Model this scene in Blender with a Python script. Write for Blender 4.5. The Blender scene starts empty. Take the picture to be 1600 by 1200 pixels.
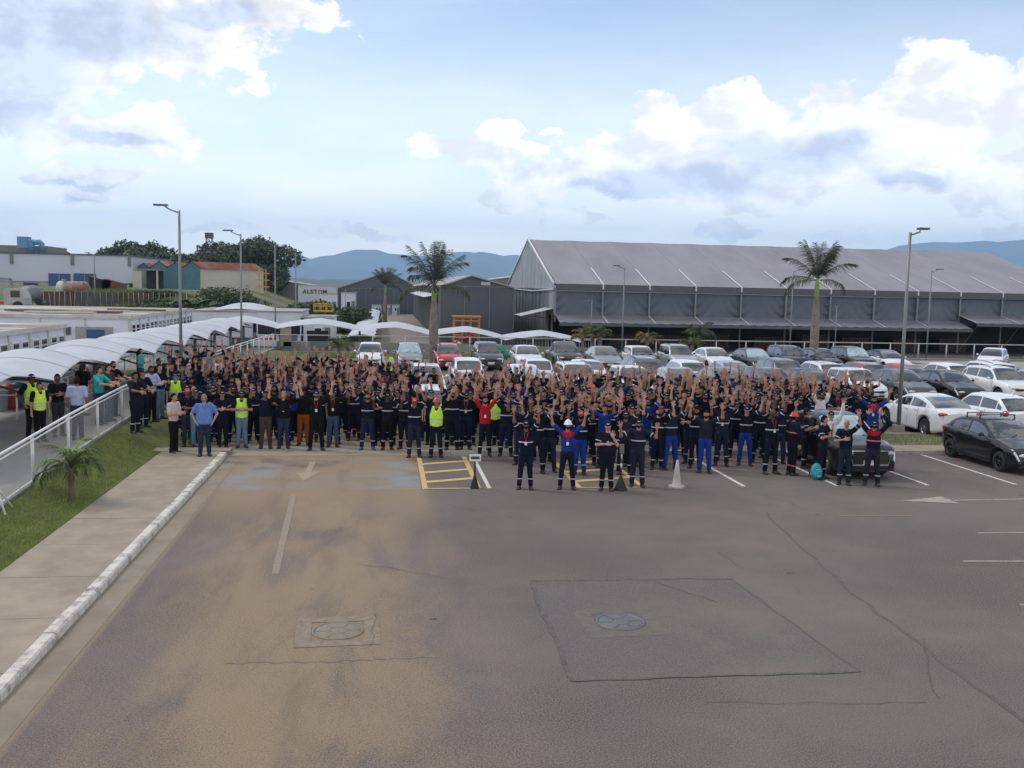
import bpy, bmesh, math, random
import numpy as np
from mathutils import Vector, Matrix, noise as mnoise
R = math.radians
rnd = random.Random(7)
scn = bpy.context.scene
COL = scn.collection

# ------------------------------------------------------------------ camera
CAM_H = 5.0
YAW, PITCH, ROLL, FPX = 7.67, 5.71, 1.2, 1500.0      # degrees; focal length in pixels of a 1600 px wide frame
_y, _p, _r = R(YAW), R(PITCH), R(ROLL)
_F = Vector((math.sin(_y)*math.cos(_p), math.cos(_y)*math.cos(_p), -math.sin(_p)))
_r0 = Vector((math.cos(_y), -math.sin(_y), 0.0))
_u0 = _r0.cross(_F)
_RT = _r0*math.cos(_r) + _u0*math.sin(_r)
_UP = _u0*math.cos(_r) - _r0*math.sin(_r)
cam_d = bpy.data.cameras.new('camera')
cam = bpy.data.objects.new('camera', cam_d); COL.objects.link(cam)
cam.matrix_world = Matrix(((_RT.x, _UP.x, -_F.x, 0), (_RT.y, _UP.y, -_F.y, 0), (_RT.z, _UP.z, -_F.z, CAM_H), (0, 0, 0, 1)))
cam_d.sensor_width = 36.0; cam_d.lens = 36.0*FPX/1600.0
cam_d.clip_start = 0.1; cam_d.clip_end = 60000.0
scn.camera = cam
CP = Vector((0, 0, CAM_H))
def ray(px, py): return _F*FPX + _RT*(px-800.0) - _UP*(py-600.0)
def g(px, py, z=0.0):
    """the spot in the place, at height z, that lies on the sight line of a photo pixel"""
    d = ray(px, py); t = (z-CAM_H)/d.z
    return CP + d*t
def atY(px, py, Y):
    d = ray(px, py); t = Y/d.y
    return CP + d*t

# ------------------------------------------------------------------ sun, sky, exposure
SUN_EL, SUN_AZ = 52.0, -62.0       # azimuth clockwise from +Y (the direction one looks in to see the sun)
sun_d = bpy.data.lights.new('sun', 'SUN'); sun = bpy.data.objects.new('sun', sun_d); COL.objects.link(sun)
sun_d.energy = 1.5; sun_d.angle = R(10); sun_d.color = (1.0, 0.95, 0.88)
_sd = Vector((math.sin(R(SUN_AZ))*math.cos(R(SUN_EL)), math.cos(R(SUN_AZ))*math.cos(R(SUN_EL)), math.sin(R(SUN_EL))))
sun.rotation_euler = _sd.to_track_quat('Z', 'Y').to_euler()
world = bpy.data.worlds.new('World'); scn.world = world; world.use_nodes = True
scn.view_settings.view_transform = 'Standard'; scn.view_settings.look = 'None'
scn.view_settings.exposure = 0.0; scn.view_settings.gamma = 1.0; scn.view_settings.use_curve_mapping = False
scn.cycles.use_denoising = True
scn.cycles.max_bounces = 6; scn.cycles.volume_bounces = 2; scn.cycles.transparent_max_bounces = 8
scn.cycles.caustics_reflective = False; scn.cycles.caustics_refractive = False

class NT:
    """small helper to write node trees"""
    def __init__(s, tree): s.t = tree; s.n = tree.nodes; s.l = tree.links
    def new(s, typ, **kw):
        n = s.n.new(typ)
        for k, v in kw.items(): setattr(n, k, v)
        return n
    def put(s, node, idx, v):
        if isinstance(v, bpy.types.NodeSocket): s.l.new(v, node.inputs[idx])
        elif v is not None: node.inputs[idx].default_value = v
    def math(s, op, a, b=None, c=None, clamp=False):
        n = s.new('ShaderNodeMath', operation=op); n.use_clamp = clamp
        s.put(n, 0, a); s.put(n, 1, b)
        if c is not None: s.put(n, 2, c)
        return n.outputs[0]
    def vmath(s, op, a, b=None):
        n = s.new('ShaderNodeVectorMath', operation=op); s.put(n, 0, a); s.put(n, 1, b)
        return n.outputs['Value' if op in ('LENGTH', 'DOT_PRODUCT', 'DISTANCE') else 'Vector']
    def noise(s, vec, scale, detail=4, rough=0.55, dist=0.0):
        n = s.new('ShaderNodeTexNoise'); s.put(n, 'Vector', vec); n.inputs['Scale'].default_value = scale
        n.inputs['Detail'].default_value = detail; n.inputs['Roughness'].default_value = rough; n.inputs['Distortion'].default_value = dist
        return n.outputs['Fac']
    def mix(s, fac, a, b, blend='MIX'):
        n = s.new('ShaderNodeMix', data_type='RGBA', blend_type=blend)
        s.put(n, 0, fac); s.put(n, 6, a); s.put(n, 7, b)
        return n.outputs[2]
    def ss(s, v, lo, hi, a=0.0, b=1.0):
        n = s.new('ShaderNodeMapRange', interpolation_type='SMOOTHSTEP'); s.put(n, 0, v)
        n.inputs[1].default_value = lo; n.inputs[2].default_value = hi; n.inputs[3].default_value = a; n.inputs[4].default_value = b
        return n.outputs[0]
    def sep(s, v):
        n = s.new('ShaderNodeSeparateXYZ'); s.put(n, 0, v); return n.outputs
    def comb(s, x, y, z):
        n = s.new('ShaderNodeCombineXYZ'); s.put(n, 0, x); s.put(n, 1, y); s.put(n, 2, z); return n.outputs[0]

def _azel(px, py):
    d = ray(px, py).normalized(); return math.atan2(d.x, d.y), math.asin(d.z)
def build_sky():
    w = NT(world.node_tree); w.n.clear()
    out = w.new('ShaderNodeOutputWorld'); bg = w.new('ShaderNodeBackground'); bg.inputs[1].default_value = 0.1
    w.l.new(bg.outputs[0], out.inputs[0])
    sky = w.new('ShaderNodeTexSky', sky_type='NISHITA'); sky.sun_disc = False
    sky.sun_elevation = R(SUN_EL); sky.sun_rotation = R(SUN_AZ); sky.altitude = 600; sky.air_density = 1.0; sky.dust_density = 1.6; sky.ozone_density = 1.5
    skyc = w.mix(1.0, sky.outputs[0], (SKY_GAIN[0], SKY_GAIN[1], SKY_GAIN[2], 1), 'MULTIPLY')
    tc = w.new('ShaderNodeTexCoord'); dirv = tc.outputs['Generated']
    x, y, z = w.sep(dirv)
    az = w.math('ARCTAN2', x, y); el = w.math('ARCSINE', z)
    p = w.comb(az, el, 0.0)
    def warp(sc, amt, off, det):
        n = w.new('ShaderNodeTexNoise'); w.put(n, 'Vector', w.comb(az, w.math('MULTIPLY', el, 1.3), off)); n.inputs['Scale'].default_value = sc
        n.inputs['Detail'].default_value = det; n.inputs['Roughness'].default_value = 0.6
        return w.vmath('MULTIPLY', w.vmath('SUBTRACT', n.outputs['Color'], (0.5, 0.5, 0.5)), (amt, amt*0.75, 0.0))
    p0 = p
    p = w.vmath('ADD', w.vmath('ADD', p, warp(9.0, 0.085, 1.0, 2)), warp(38.0, 0.034, 7.0, 8))
    # thin bright veil towards the horizon
    veil = w.ss(el, -0.02, 0.32, 0.92, 0.20)
    vn = w.noise(w.comb(az, w.math('MULTIPLY', el, 4.0), 2.0), 3.0, 5, 0.6)
    veil = w.math('MULTIPLY', veil, w.ss(vn, 0.25, 0.75, 0.72, 1.15), clamp=True)
    skyc = w.mix(veil, skyc, (14.6, 13.7, 12.2, 1))
    # cumulus: (px, py, half width, half height) as seen from the roof
    lobes = [(60, 10, 300, 88), (-150, 50, 290, 110), (300, 8, 190, 52), (165, 88, 62, 36), (20, 112, 90, 26), (330, 62, 52, 20), (430, 0, 80, 28),
             (185, 216, 122, 33), (235, 196, 60, 22), (120, 208, 58, 22), (125, 279, 76, 14), (152, 304, 42, 14),
             (1060, 238, 180, 44), (960, 257, 150, 34), (1180, 208, 180, 52), (1320, 192, 160, 55), (1440, 140, 60, 52), (1480, 165, 90, 55), (1040, 180, 60, 38), (1140, 175, 60, 36), (1290, 150, 60, 34),
             (740, 218, 75, 24), (860, 262, 80, 30), (1430, 262, 85, 36), (1120, 285, 150, 36), (1000, 290, 150, 26),
             (785, 181, 32, 12), (857, 198, 24, 7), (655, 233, 18, 7), (1168, 326, 40, 13), (1585, 103, 22, 16), (800, 310, 62, 24), (1560, 300, 72, 22), (1600, 250, 50, 36),
             (1145, 362, 42, 20), (1530, 350, 30, 16), (895, 305, 30, 12), (988, 264, 18, 8), (900, 355, 60, 14), (20, 345, 55, 16), (340, 350, 40, 9), (420, 362, 50, 12), (570, 372, 90, 9), (1330, 380, 50, 9), (1590, 350, 40, 14)]
    shades = [(40, 25, 240, 75), (-150, 70, 280, 120), (190, 222, 78, 17), (1060, 282, 150, 34), (1230, 232, 130, 42), (1300, 215, 90, 40), (1000, 300, 150, 18), (1430, 275, 70, 16), (1160, 372, 34, 10), (150, 310, 34, 5), (130, 286, 60, 4), (330, 20, 90, 22)]
    def field(lst, soft):
        acc = None
        for (px, py, rx, ry) in lst:
            a0, e0 = _azel(px, py); sx, sy = FPX/rx, FPX/ry
            q = w.vmath('MULTIPLY', w.vmath('SUBTRACT', p, (a0, e0, 0.0)), (sx, sy, 0.0))
            f = w.math('SUBTRACT', 1.0, w.vmath('LENGTH', q))
            acc = f if acc is None else w.math('SMOOTH_MAX', acc, f, soft)
        return acc
    f = field(lobes, 0.12)
    # the same kind of sky goes on outside the frame
    a_l = w.math('ABSOLUTE', w.math('SUBTRACT', az, R(YAW)))
    outside = w.math('MAXIMUM', w.ss(a_l, 0.62, 0.8), w.ss(el, 0.36, 0.5))
    zz = w.math('ADD', w.math('ABSOLUTE', z), 0.22)
    gen = w.noise(w.comb(w.math('DIVIDE', x, zz), w.math('DIVIDE', y, zz), 5.0), 2.4, 4, 0.55)
    gen = w.math('ADD', w.math('MULTIPLY_ADD', gen, 4.2, -2.15), w.ss(el, 0.7, 1.2, 0.0, 0.12))
    f = w.math('MAXIMUM', f, w.math('SUBTRACT', gen, w.math('MULTIPLY', w.math('SUBTRACT', 1.0, outside), 4.0)))
    pn = w.comb(az, w.math('MULTIPLY', el, 1.5), 0.0)
    n1 = w.noise(pn, 13.0, 11, 0.62, 0.15)
    n2 = w.noise(w.vmath('ADD', pn, (0.02, 0.035, 0.0)), 13.0, 11, 0.62, 0.15)
    n3 = w.noise(pn, 45.0, 6, 0.6)
    dens = w.math('ADD', f, w.math('MULTIPLY_ADD', n1, 2.5, -1.10))
    dens = w.math('ADD', dens, w.math('MULTIPLY_ADD', n3, 0.5, -0.25))
    d2 = w.math('MULTIPLY_ADD', n2, 2.3, -1.22)
    alpha = w.ss(dens, 0.0, 0.22)
    relief = w.math('SUBTRACT', w.math('MULTIPLY_ADD', n1, 2.3, -1.22), d2)
    sh = field(shades, 0.2)
    sh = w.ss(w.math('ADD', sh, w.math('MULTIPLY_ADD', n1, 1.2, -0.62)), -0.12, 0.5)
    up = w.ss(w.math('MULTIPLY', outside, w.ss(gen, 0.2, 0.9)), 0.3, 1.0)
    sh = w.math('MAXIMUM', sh, w.math('MULTIPLY', up, 0.6))
    lit = w.math('MULTIPLY_ADD', relief, 0.65, 0.98)
    lit = w.math('MINIMUM', w.math('MAXIMUM', lit, 0.84), 1.12)
    ccol = w.mix(sh, (11.8, 11.5, 11.2, 1), (7.6, 8.2, 9.9, 1))
    low = w.ss(el, 0.02, 0.16, 1.0, 0.0)
    ccol = w.mix(w.math('MULTIPLY', low, 0.35), ccol, (10.4, 10.0, 9.5, 1))
    ccol = w.vmath('SCALE', ccol, None); sc = ccol.node; w.l.new(lit, sc.inputs['Scale'])
    alpha = w.math('MULTIPLY', alpha, w.ss(el, -0.01, 0.10, 0.5, 1.0))
    allc = w.mix(alpha, skyc, ccol)
    glow = w.ss(el, 0.0, 0.34, 1.0, 0.0)
    allc = w.vmath('SCALE', allc, None); w.l.new(w.math('MULTIPLY_ADD', glow, 0.55, 1.0), allc.node.inputs['Scale'])
    below = w.ss(el, -0.03, -0.005)
    allc = w.mix(below, (1.2, 1.3, 1.3, 1), allc)
    w.l.new(allc, bg.inputs[0])
SKY_GAIN = (1.45, 1.66, 1.78)
build_sky()

# ------------------------------------------------------------------ materials
MATS = {}
def mat(name, col, rough=0.6, metal=0.0, var=0.10, scale=3.0, bump=0.0, bscale=30.0, spec=0.5, coat=0.0, detail=5, dirt=None, dirt_amt=0.0, dscale=0.6, stretch=None, obj=False):
    if name in MATS: return MATS[name]
    m = bpy.data.materials.new(name); m.use_nodes = True; t = NT(m.node_tree)
    b = t.n['Principled BSDF']
    co = t.new('ShaderNodeTexCoord').outputs['Object'] if obj else t.new('ShaderNodeNewGeometry').outputs['Position']
    if stretch: co = t.vmath('MULTIPLY', co, stretch)
    n = t.noise(co, scale, detail, 0.6)
    c = t.mix(t.ss(n, 0.25, 0.75), tuple(x*(1-var) for x in col)+(1,), tuple(min(1, x*(1+var)) for x in col)+(1,))
    if dirt:
        d = t.noise(t.vmath('ADD', co, (3.1, 7.7, 1.3)), dscale, 6, 0.65)
        c = t.mix(t.math('MULTIPLY', t.ss(d, 0.45, 0.72), dirt_amt), c, tuple(dirt)+(1,))
    t.l.new(c, b.inputs['Base Color'])
    b.inputs['Roughness'].default_value = rough; b.inputs['Metallic'].default_value = metal
    b.inputs['Specular IOR Level'].default_value = spec; b.inputs['Coat Weight'].default_value = coat; b.inputs['Coat Roughness'].default_value = 0.04
    if bump:
        bn = t.new('ShaderNodeBump'); bn.inputs['Strength'].default_value = bump; bn.inputs['Distance'].default_value = 0.02
        t.l.new(t.noise(co, bscale, 4, 0.6), bn.inputs['Height']); t.l.new(bn.outputs[0], b.inputs['Normal'])
    MATS[name] = m; return m

# ------------------------------------------------------------------ mesh helpers
class MB:
    def __init__(s): s.v = []; s.f = []; s.m = []; s.sm = []
    def add(s, vs, fs, mi=0, smooth=False):
        o = len(s.v); s.v.extend([tuple(v) for v in vs]); s.f.extend([tuple(i+o for i in f) for f in fs])
        s.m.extend([mi]*len(fs)); s.sm.extend([smooth]*len(fs)); return s
    def box(s, c, h, mi=0, rz=0.0, M=None):
        vs = []
        cz, sz = math.cos(rz), math.sin(rz)
        for x in (-1, 1):
            for y in (-1, 1):
                for z in (-1, 1):
                    px, py, pz = x*h[0], y*h[1], z*h[2]
                    if rz: px, py = px*cz-py*sz, px*sz+py*cz
                    v = Vector((c[0]+px, c[1]+py, c[2]+pz))
                    if M: v = M @ v
                    vs.append(v)
        s.add(vs, [(0,1,3,2),(4,6,7,5),(0,4,5,1),(2,3,7,6),(0,2,6,4),(1,5,7,3)], mi); return s
    def tube(s, pts, rad, n=8, mi=0, cap=True, smooth=True, sx=1.0, ref=None):
        pts = [Vector(p) for p in pts]
        if not hasattr(rad, '__len__'): rad = [rad]*len(pts)
        vs = []; prev = None
        for i, p in enumerate(pts):
            d = (pts[min(i+1, len(pts)-1)]-pts[max(i-1, 0)]).normalized()
            if prev is None:
                a = Vector(ref) if ref else (Vector((0, 0, 1)) if abs(d.z) < 0.9 else Vector((0, 1, 0)))
            else: a = prev
            a = (a - d*a.dot(d))
            if a.length < 1e-6: a = d.orthogonal()
            a.normalize(); b = d.cross(a); prev = a
            for k in range(n):
                t = 2*math.pi*k/n
                vs.append(p + a*(math.cos(t)*rad[i]) + b*(math.sin(t)*rad[i]*sx))
        fs = []
        for i in range(len(pts)-1):
            for k in range(n):
                k2 = (k+1) % n
                fs.append((i*n+k, i*n+k2, (i+1)*n+k2, (i+1)*n+k))
        s.add(vs, fs, mi, smooth)
        if cap:
            o = len(s.v)-len(vs)
            s.f.append(tuple(o+k for k in range(n))[::-1]); s.m.append(mi); s.sm.append(False)
            s.f.append(tuple(o+(len(pts)-1)*n+k for k in range(n))); s.m.append(mi); s.sm.append(False)
        return s
    def lathe(s, prof, n=16, c=(0, 0, 0), mi=0, smooth=True, axis='z'):
        vs = []
        for (r, z) in prof:
            for k in range(n):
                t = 2*math.pi*k/n; a, b = r*math.cos(t), r*math.sin(t)
                if axis == 'z': vs.append((c[0]+a, c[1]+b, c[2]+z))
                else: vs.append((c[0]+z, c[1]+a, c[2]+b))
        fs = []
        for i in range(len(prof)-1):
            for k in range(n):
                k2 = (k+1) % n; fs.append((i*n+k, i*n+k2, (i+1)*n+k2, (i+1)*n+k))
        s.add(vs, fs, mi, smooth); return s
    def ell(s, c, r, nu=12, nv=8, mi=0, M=None, z0=-1.0, z1=1.0):
        vs = []; a0, a1 = math.asin(z0), math.asin(z1)
        for j in range(nv+1):
            ph = a0+(a1-a0)*j/nv
            for i in range(nu):
                t = 2*math.pi*i/nu
                v = Vector((r[0]*math.cos(t)*math.cos(ph), r[1]*math.sin(t)*math.cos(ph), r[2]*math.sin(ph)))
                if M: v = M @ v
                vs.append(v+Vector(c))
        fs = [(j*nu+i, j*nu+(i+1) % nu, (j+1)*nu+(i+1) % nu, (j+1)*nu+i) for j in range(nv) for i in range(nu)]
        s.add(vs, fs, mi, True); return s
    def quad(s, a, b, c, d, mi=0): return s.add([a, b, c, d], [(0, 1, 2, 3)], mi)
    def grid(s, fn, us, vs_, mi=0, smooth=True):
        pts = [fn(u, v) for u in us for v in vs_]; nv = len(vs_)
        fs = [(i*nv+j, (i+1)*nv+j, (i+1)*nv+j+1, i*nv+j+1) for i in range(len(us)-1) for j in range(nv-1)]
        s.add(pts, fs, mi, smooth); return s
    def mesh(s, name):
        me = bpy.data.meshes.new(name); me.from_pydata(s.v, [], s.f)
        me.polygons.foreach_set('material_index', s.m); me.polygons.foreach_set('use_smooth', s.sm)
        me.update(); return me
    def build(s, name, mats, parent=None, loc=None, rz=0.0):
        return obj(name, s.mesh(name), mats, parent, loc, rz)
def obj(name, me, mats=None, parent=None, loc=None, rz=0.0):
    o = bpy.data.objects.new(name, me)
    if mats is not None and len(me.materials) == 0:
        for m in (mats if isinstance(mats, (list, tuple)) else [mats]): me.materials.append(m)
    COL.objects.link(o)
    if parent: o.parent = parent
    if loc is not None: o.location = loc
    if rz: o.rotation_euler = (0, 0, rz)
    return o
def tag(o, label, cat, group=None, kind=None):
    if label: o['label'] = label
    if cat: o['category'] = cat
    if group: o['group'] = group
    if kind: o['kind'] = kind
    return o
def struct(o, label=None):
    o['kind'] = 'structure'
    if label: o['label'] = label
    return o
def thing(name, label, cat, loc=(0, 0, 0), rz=0.0, group=None):
    o = bpy.data.objects.new(name, None); COL.objects.link(o); o.location = loc; o.rotation_euler = (0, 0, rz)
    o.empty_display_size = 0.2
    return tag(o, label, cat, group)
_kids = {}
def kids_of(o):
    return [c for c in o.children]
def copy_tree(o, parent=None, top=True):
    c = o.copy(); COL.objects.link(c)
    if parent: c.parent = parent
    for ch in list(o.children): copy_tree(ch, c, False)
    return c
def L(a, b, t): return a+(b-a)*t
def Lv(a, b, t): return Vector(a)*(1-t)+Vector(b)*t
HAZE = 1.1e-4
# ------------------------------------------------------------------ ground and paving
def m_asphalt():
    m = bpy.data.materials.new('asphalt'); m.use_nodes = True; t = NT(m.node_tree); b = t.n['Principled BSDF']
    P = t.new('ShaderNodeNewGeometry').outputs['Position']; x, y, z = t.sep(P)
    fine = t.noise(P, 48.0, 2, 0.8); big = t.noise(P, 0.22, 5, 0.6); mid = t.noise(P, 1.6, 6, 0.65)
    c = t.mix(t.ss(fine, 0.36, 0.66), (0.062, 0.052, 0.050, 1), (0.205, 0.175, 0.167, 1))
    c = t.mix(t.ss(big, 0.35, 0.65, 0.0, 0.62), c, (0.190, 0.160, 0.150, 1))
    c = t.mix(t.math('MULTIPLY', t.ss(mid, 0.5, 0.7, 0.0, 0.45), t.ss(fine, 0.5, 0.4)), c, (0.050, 0.046, 0.046, 1))
    # pale aggregate specks
    v = t.new('ShaderNodeTexVoronoi'); t.l.new(P, v.inputs['Vector']); v.inputs['Scale'].default_value = 28.0
    c = t.mix(t.ss(v.outputs['Distance'], 0.12, 0.05, 0.0, 0.35), c, (0.30, 0.28, 0.26, 1))
    # sand tracked in along the entrance lane
    lane = t.math('ABSOLUTE', t.math('ADD', x, t.math('MULTIPLY_ADD', y, 0.022, 0.95)))
    m1 = t.ss(lane, 0.2, 4.3, 1.0, 0.0)
    m1b = t.ss(lane, 2.2, 3.0, 1.0, 0.0)
    st = t.noise(t.vmath('MULTIPLY', P, (1.0, 0.32, 1.0)), 0.75, 7, 0.62, 0.4)
    s = t.math('MULTIPLY', m1, t.ss(st, 0.22, 0.62))
    s2 = t.math('MULTIPLY', m1b, t.math('MULTIPLY', t.ss(y, 16.0, 25.0), t.ss(st, 0.1, 0.5, 0.55, 1.0)))
    s = t.math('MAXIMUM', s, s2)
    edge = t.math('MULTIPLY', t.ss(t.math('ABSOLUTE', t.math('ADD', x, 4.25)), 0.20, 0.42, 1.0, 0.0), t.ss(y, 27.5, 28.5, 0.9, 0.0))
    s = t.math('MAXIMUM', s, edge)
    film = t.math('MULTIPLY', t.ss(t.noise(P, 0.35, 6, 0.7), 0.44, 0.66, 0.0, 0.26), t.ss(y, 34, 50, 1, 0))
    s = t.math('MAXIMUM', s, film)
    grain = t.noise(P, 24.0, 5, 0.7)
    s = t.math('MULTIPLY', t.ss(t.math('ADD', s, t.math('MULTIPLY_ADD', grain, 1.5, -0.75)), 0.02, 1.05), 1.0)
    s = t.math('MULTIPLY', s, t.ss(fine, 0.30, 0.60, 0.62, 1.0))
    c = t.mix(t.math('MULTIPLY', s, 0.86), c, (0.320, 0.236, 0.146, 1))
    # worn blue paint across the lane mouth
    bl = t.math('MULTIPLY', t.ss(y, 23.45, 23.5), t.ss(y, 27.0, 27.6, 1, 0))
    bl = t.math('MULTIPLY', bl, t.math('MULTIPLY', t.ss(x, -4.0, -3.95), t.ss(x, 0.93, 0.97, 1, 0)))
    bl = t.math('MULTIPLY', bl, t.ss(t.noise(P, 0.9, 6, 0.65, 0.3), 0.40, 0.62, 0.12, 0.85))
    bl = t.math('MULTIPLY', bl, t.ss(t.math('ABSOLUTE', t.math('ADD', x, 1.45)), 0.9, 2.0, 0.25, 1.0))
    c = t.mix(bl, c, (0.235, 0.262, 0.275, 1))
    vo = t.new('ShaderNodeTexVoronoi'); t.l.new(P, vo.inputs['Vector']); vo.inputs['Scale'].default_value = 1.1
    vr = t.sep(vo.outputs['Color'])[0]
    spot = t.math('MULTIPLY', t.ss(t.math('ADD', vo.outputs['Distance'], t.math('MULTIPLY_ADD', t.noise(P, 14.0, 3, 0.6), 0.10, -0.05)), 0.035, 0.075, 0.75, 0.0), t.ss(vr, 0.72, 0.76))
    c = t.mix(spot, c, (0.050, 0.044, 0.043, 1))
    trk = t.math('ABSOLUTE', t.math('SUBTRACT', t.math('ABSOLUTE', t.math('ADD', x, 1.75)), 0.78))
    trk = t.math('MULTIPLY', t.ss(trk, 0.10, 0.26, 0.32, 0.0), t.ss(t.noise(t.vmath('MULTIPLY', P, (1, .25, 1)), 1.3, 5, .7), .4, .65))
    c = t.mix(trk, c, (0.120, 0.098, 0.082, 1))
    # tyre-dark bays and oil
    oil = t.math('MULTIPLY', t.ss(t.noise(P, 0.5, 3, 0.5), 0.56, 0.70, 0.0, 0.5), t.ss(y, 24, 26))
    c = t.mix(oil, c, (0.055, 0.050, 0.050, 1))
    t.l.new(c, b.inputs['Base Color']); b.inputs['Roughness'].default_value = 0.88; b.inputs['Specular IOR Level'].default_value = 0.25
    bn = t.new('ShaderNodeBump'); bn.inputs['Strength'].default_value = 0.8; bn.inputs['Distance'].default_value = 0.014
    h = t.math('ADD', t.noise(P, 60.0, 3, 0.7), t.math('MULTIPLY', t.noise(P, 9.0, 4, 0.6), 0.6))
    t.l.new(h, bn.inputs['Height']); t.l.new(bn.outputs[0], b.inputs['Normal'])
    return m
M_ASPH = m_asphalt()
M_TAR = mat('tar_seam', (0.098, 0.087, 0.082), 0.8, var=0.3, scale=6)
M_PATCH = mat('asphalt_patch', (0.125, 0.108, 0.103), 0.9, var=0.42, scale=48, bump=0.5, bscale=70, dirt=(0.19, 0.155, 0.12), dirt_amt=0.5, dscale=0.5)
M_CONC = mat('concrete_slab', (0.300, 0.256, 0.196), 0.9, var=0.13, scale=2.2, bump=0.2, bscale=50, dirt=(0.20, 0.165, 0.122), dirt_amt=0.55, dscale=0.9)
M_CONC2 = mat('concrete_grey', (0.30, 0.285, 0.265), 0.9, var=0.14, scale=0.8, bump=0.15, bscale=40, dirt=(0.17, 0.16, 0.15), dirt_amt=0.6, dscale=0.5)
M_WALK = mat('concrete_walkway', (0.255, 0.240, 0.222), 0.9, var=0.10, scale=1.0, bump=0.1, bscale=40, dirt=(0.19, 0.175, 0.155), dirt_amt=0.5)
M_KERB = mat('kerb_white_paint', (0.60, 0.56, 0.50), 0.85, var=0.10, scale=5, bump=0.3, bscale=25, dirt=(0.20, 0.165, 0.125), dirt_amt=0.95, dscale=3.6)
M_KERBG = mat('kerb_concrete', (0.40, 0.37, 0.33), 0.9, var=0.12, scale=4, dirt=(0.22, 0.19, 0.16), dirt_amt=0.7, dscale=2.5)
M_GRASSB = mat('grass_ground', (0.120, 0.138, 0.038), 0.95, var=0.35, scale=2.2, bump=0.6, bscale=60, dirt=(0.145, 0.115, 0.055), dirt_amt=0.65, dscale=0.8)
M_FIELD = mat('field_ground', (0.085, 0.105, 0.035), 0.95, var=0.35, scale=0.08, dirt=(0.16, 0.14, 0.08), dirt_amt=0.7, dscale=0.03)
M_MED = mat('median_gravel', (0.17, 0.155, 0.125), 0.95, var=0.35, scale=9, bump=0.6, bscale=50, dirt=(0.07, 0.085, 0.03), dirt_amt=0.9, dscale=0.8)
M_LINEW = mat('road_paint_white', (0.62, 0.60, 0.56), 0.8, var=0.12, scale=9, dirt=(0.30, 0.27, 0.24), dirt_amt=0.8, dscale=7)
M_LINEW2 = mat('road_paint_worn', (0.33, 0.30, 0.26), 0.85, var=0.15, scale=9, dirt=(0.20, 0.17, 0.14), dirt_amt=0.8, dscale=6)
M_LINES = mat('road_paint_sandy', (0.315, 0.255, 0.185), 0.85, var=0.12, scale=9, dirt=(0.26, 0.20, 0.14), dirt_amt=0.8, dscale=5)
M_LINEY = mat('road_paint_yellow', (0.56, 0.39, 0.15), 0.8, var=0.12, scale=9, dirt=(0.33, 0.26, 0.16), dirt_amt=0.7, dscale=6)
M_ROAD2 = mat('far_road', (0.215, 0.185, 0.165), 0.9, var=0.12, scale=0.5, dirt=(0.26, 0.20, 0.15), dirt_amt=0.5, dscale=0.15)

def gh(X, Y):
    """height of the ground away from the car park"""
    def sst(a, b, t):
        t = max(0, min(1, (t-a)/(b-a))); return t*t*(3-2*t)
    h = -0.03 - 1.0*sst(71.5, 78, Y)
    e = sst(-16, -32, X)*sst(88, 145, Y)*4.2
    if X < -60: e = max(e, sst(60, 110, Y)*4.2*sst(-60, -75, X))
    return h+e-0.6*sst(-16, -22, X)*0
xs = sorted(set([-8000, -3000, -1200, -600, -400, -300]+list(range(-240, -20, 10))+list(range(-20, 121, 6))+[140, 180, 240, 320, 500, 900, 2500, 6000, 11000]))
ys = sorted(set([-280, -60]+list(range(-40, 71, 10))+list(range(70, 82, 2))+list(range(84, 160, 4))+[170, 190, 220, 260, 320, 400, 600, 1000, 2200, 5000, 9000, 13450]))
struct(MB().grid(lambda u, v: (u, v, gh(u, v)), xs, ys).build('ground', M_FIELD))
def sheet(name, x0, x1, y0, y1, z, m, nx=1, ny=1):
    return struct(MB().grid(lambda u, v: (u, v, z), [L(x0, x1, i/nx) for i in range(nx+1)], [L(y0, y1, i/ny) for i in range(ny+1)]).build(name, m))
sheet('car_park', -4.92, 85, -12, 70.3, 0.0, M_ASPH)

# tar joint rectangle and asphalt repair
def poly(name, pts, z, m, st=True):
    o = MB().add([(p[0], p[1], z) for p in pts], [tuple(range(len(pts)))]).build(name, m)
    # face up
    if o.data.polygons[0].normal.z < 0: o.data.flip_normals()
    return struct(o) if st else o
rp = [g(829, 908), g(1140, 904), g(1345, 1050), g(893, 1064)]
poly('asphalt_repair', rp, 0.004, M_PATCH)
def ribbon(mb, pts, w, z, jit=0.0, mi=0, n=14):
    P = []
    for a, b in zip(pts[:-1], pts[1:]):
        for i in range(n): P.append(Lv(a, b, i/n))
    P.append(Vector(pts[-1]))
    vs = []
    for i, p in enumerate(P):
        d = (P[min(i+1, len(P)-1)]-P[max(0, i-1)]); d.z = 0; d.normalize(); nrm = Vector((-d.y, d.x, 0))
        o = nrm*rnd.uniform(-jit, jit); ww = w*(1+rnd.uniform(-.4, .4)*(1 if jit else 0))
        vs += [p+o-nrm*ww/2, p+o+nrm*ww/2]
    vs = [(v.x, v.y, z) for v in vs]
    mb.add(vs, [(2*i, 2*i+2, 2*i+3, 2*i+1) for i in range(len(P)-1)], mi)
def up(o):
    me = o.data
    for p in me.polygons:
        if p.normal.z < 0: p.flip()
    me.update(); return o
mb = MB()
ribbon(mb, [rp[3], rp[0], rp[1]], 0.075, 0.008, 0.03); ribbon(mb, [rp[1], rp[2]], 0.035, 0.0075, 0.02); ribbon(mb, [rp[2], rp[3]], 0.045, 0.0085, 0.02)
struct(up(mb.build('tar_seam', M_TAR)))
mb = MB()
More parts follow.
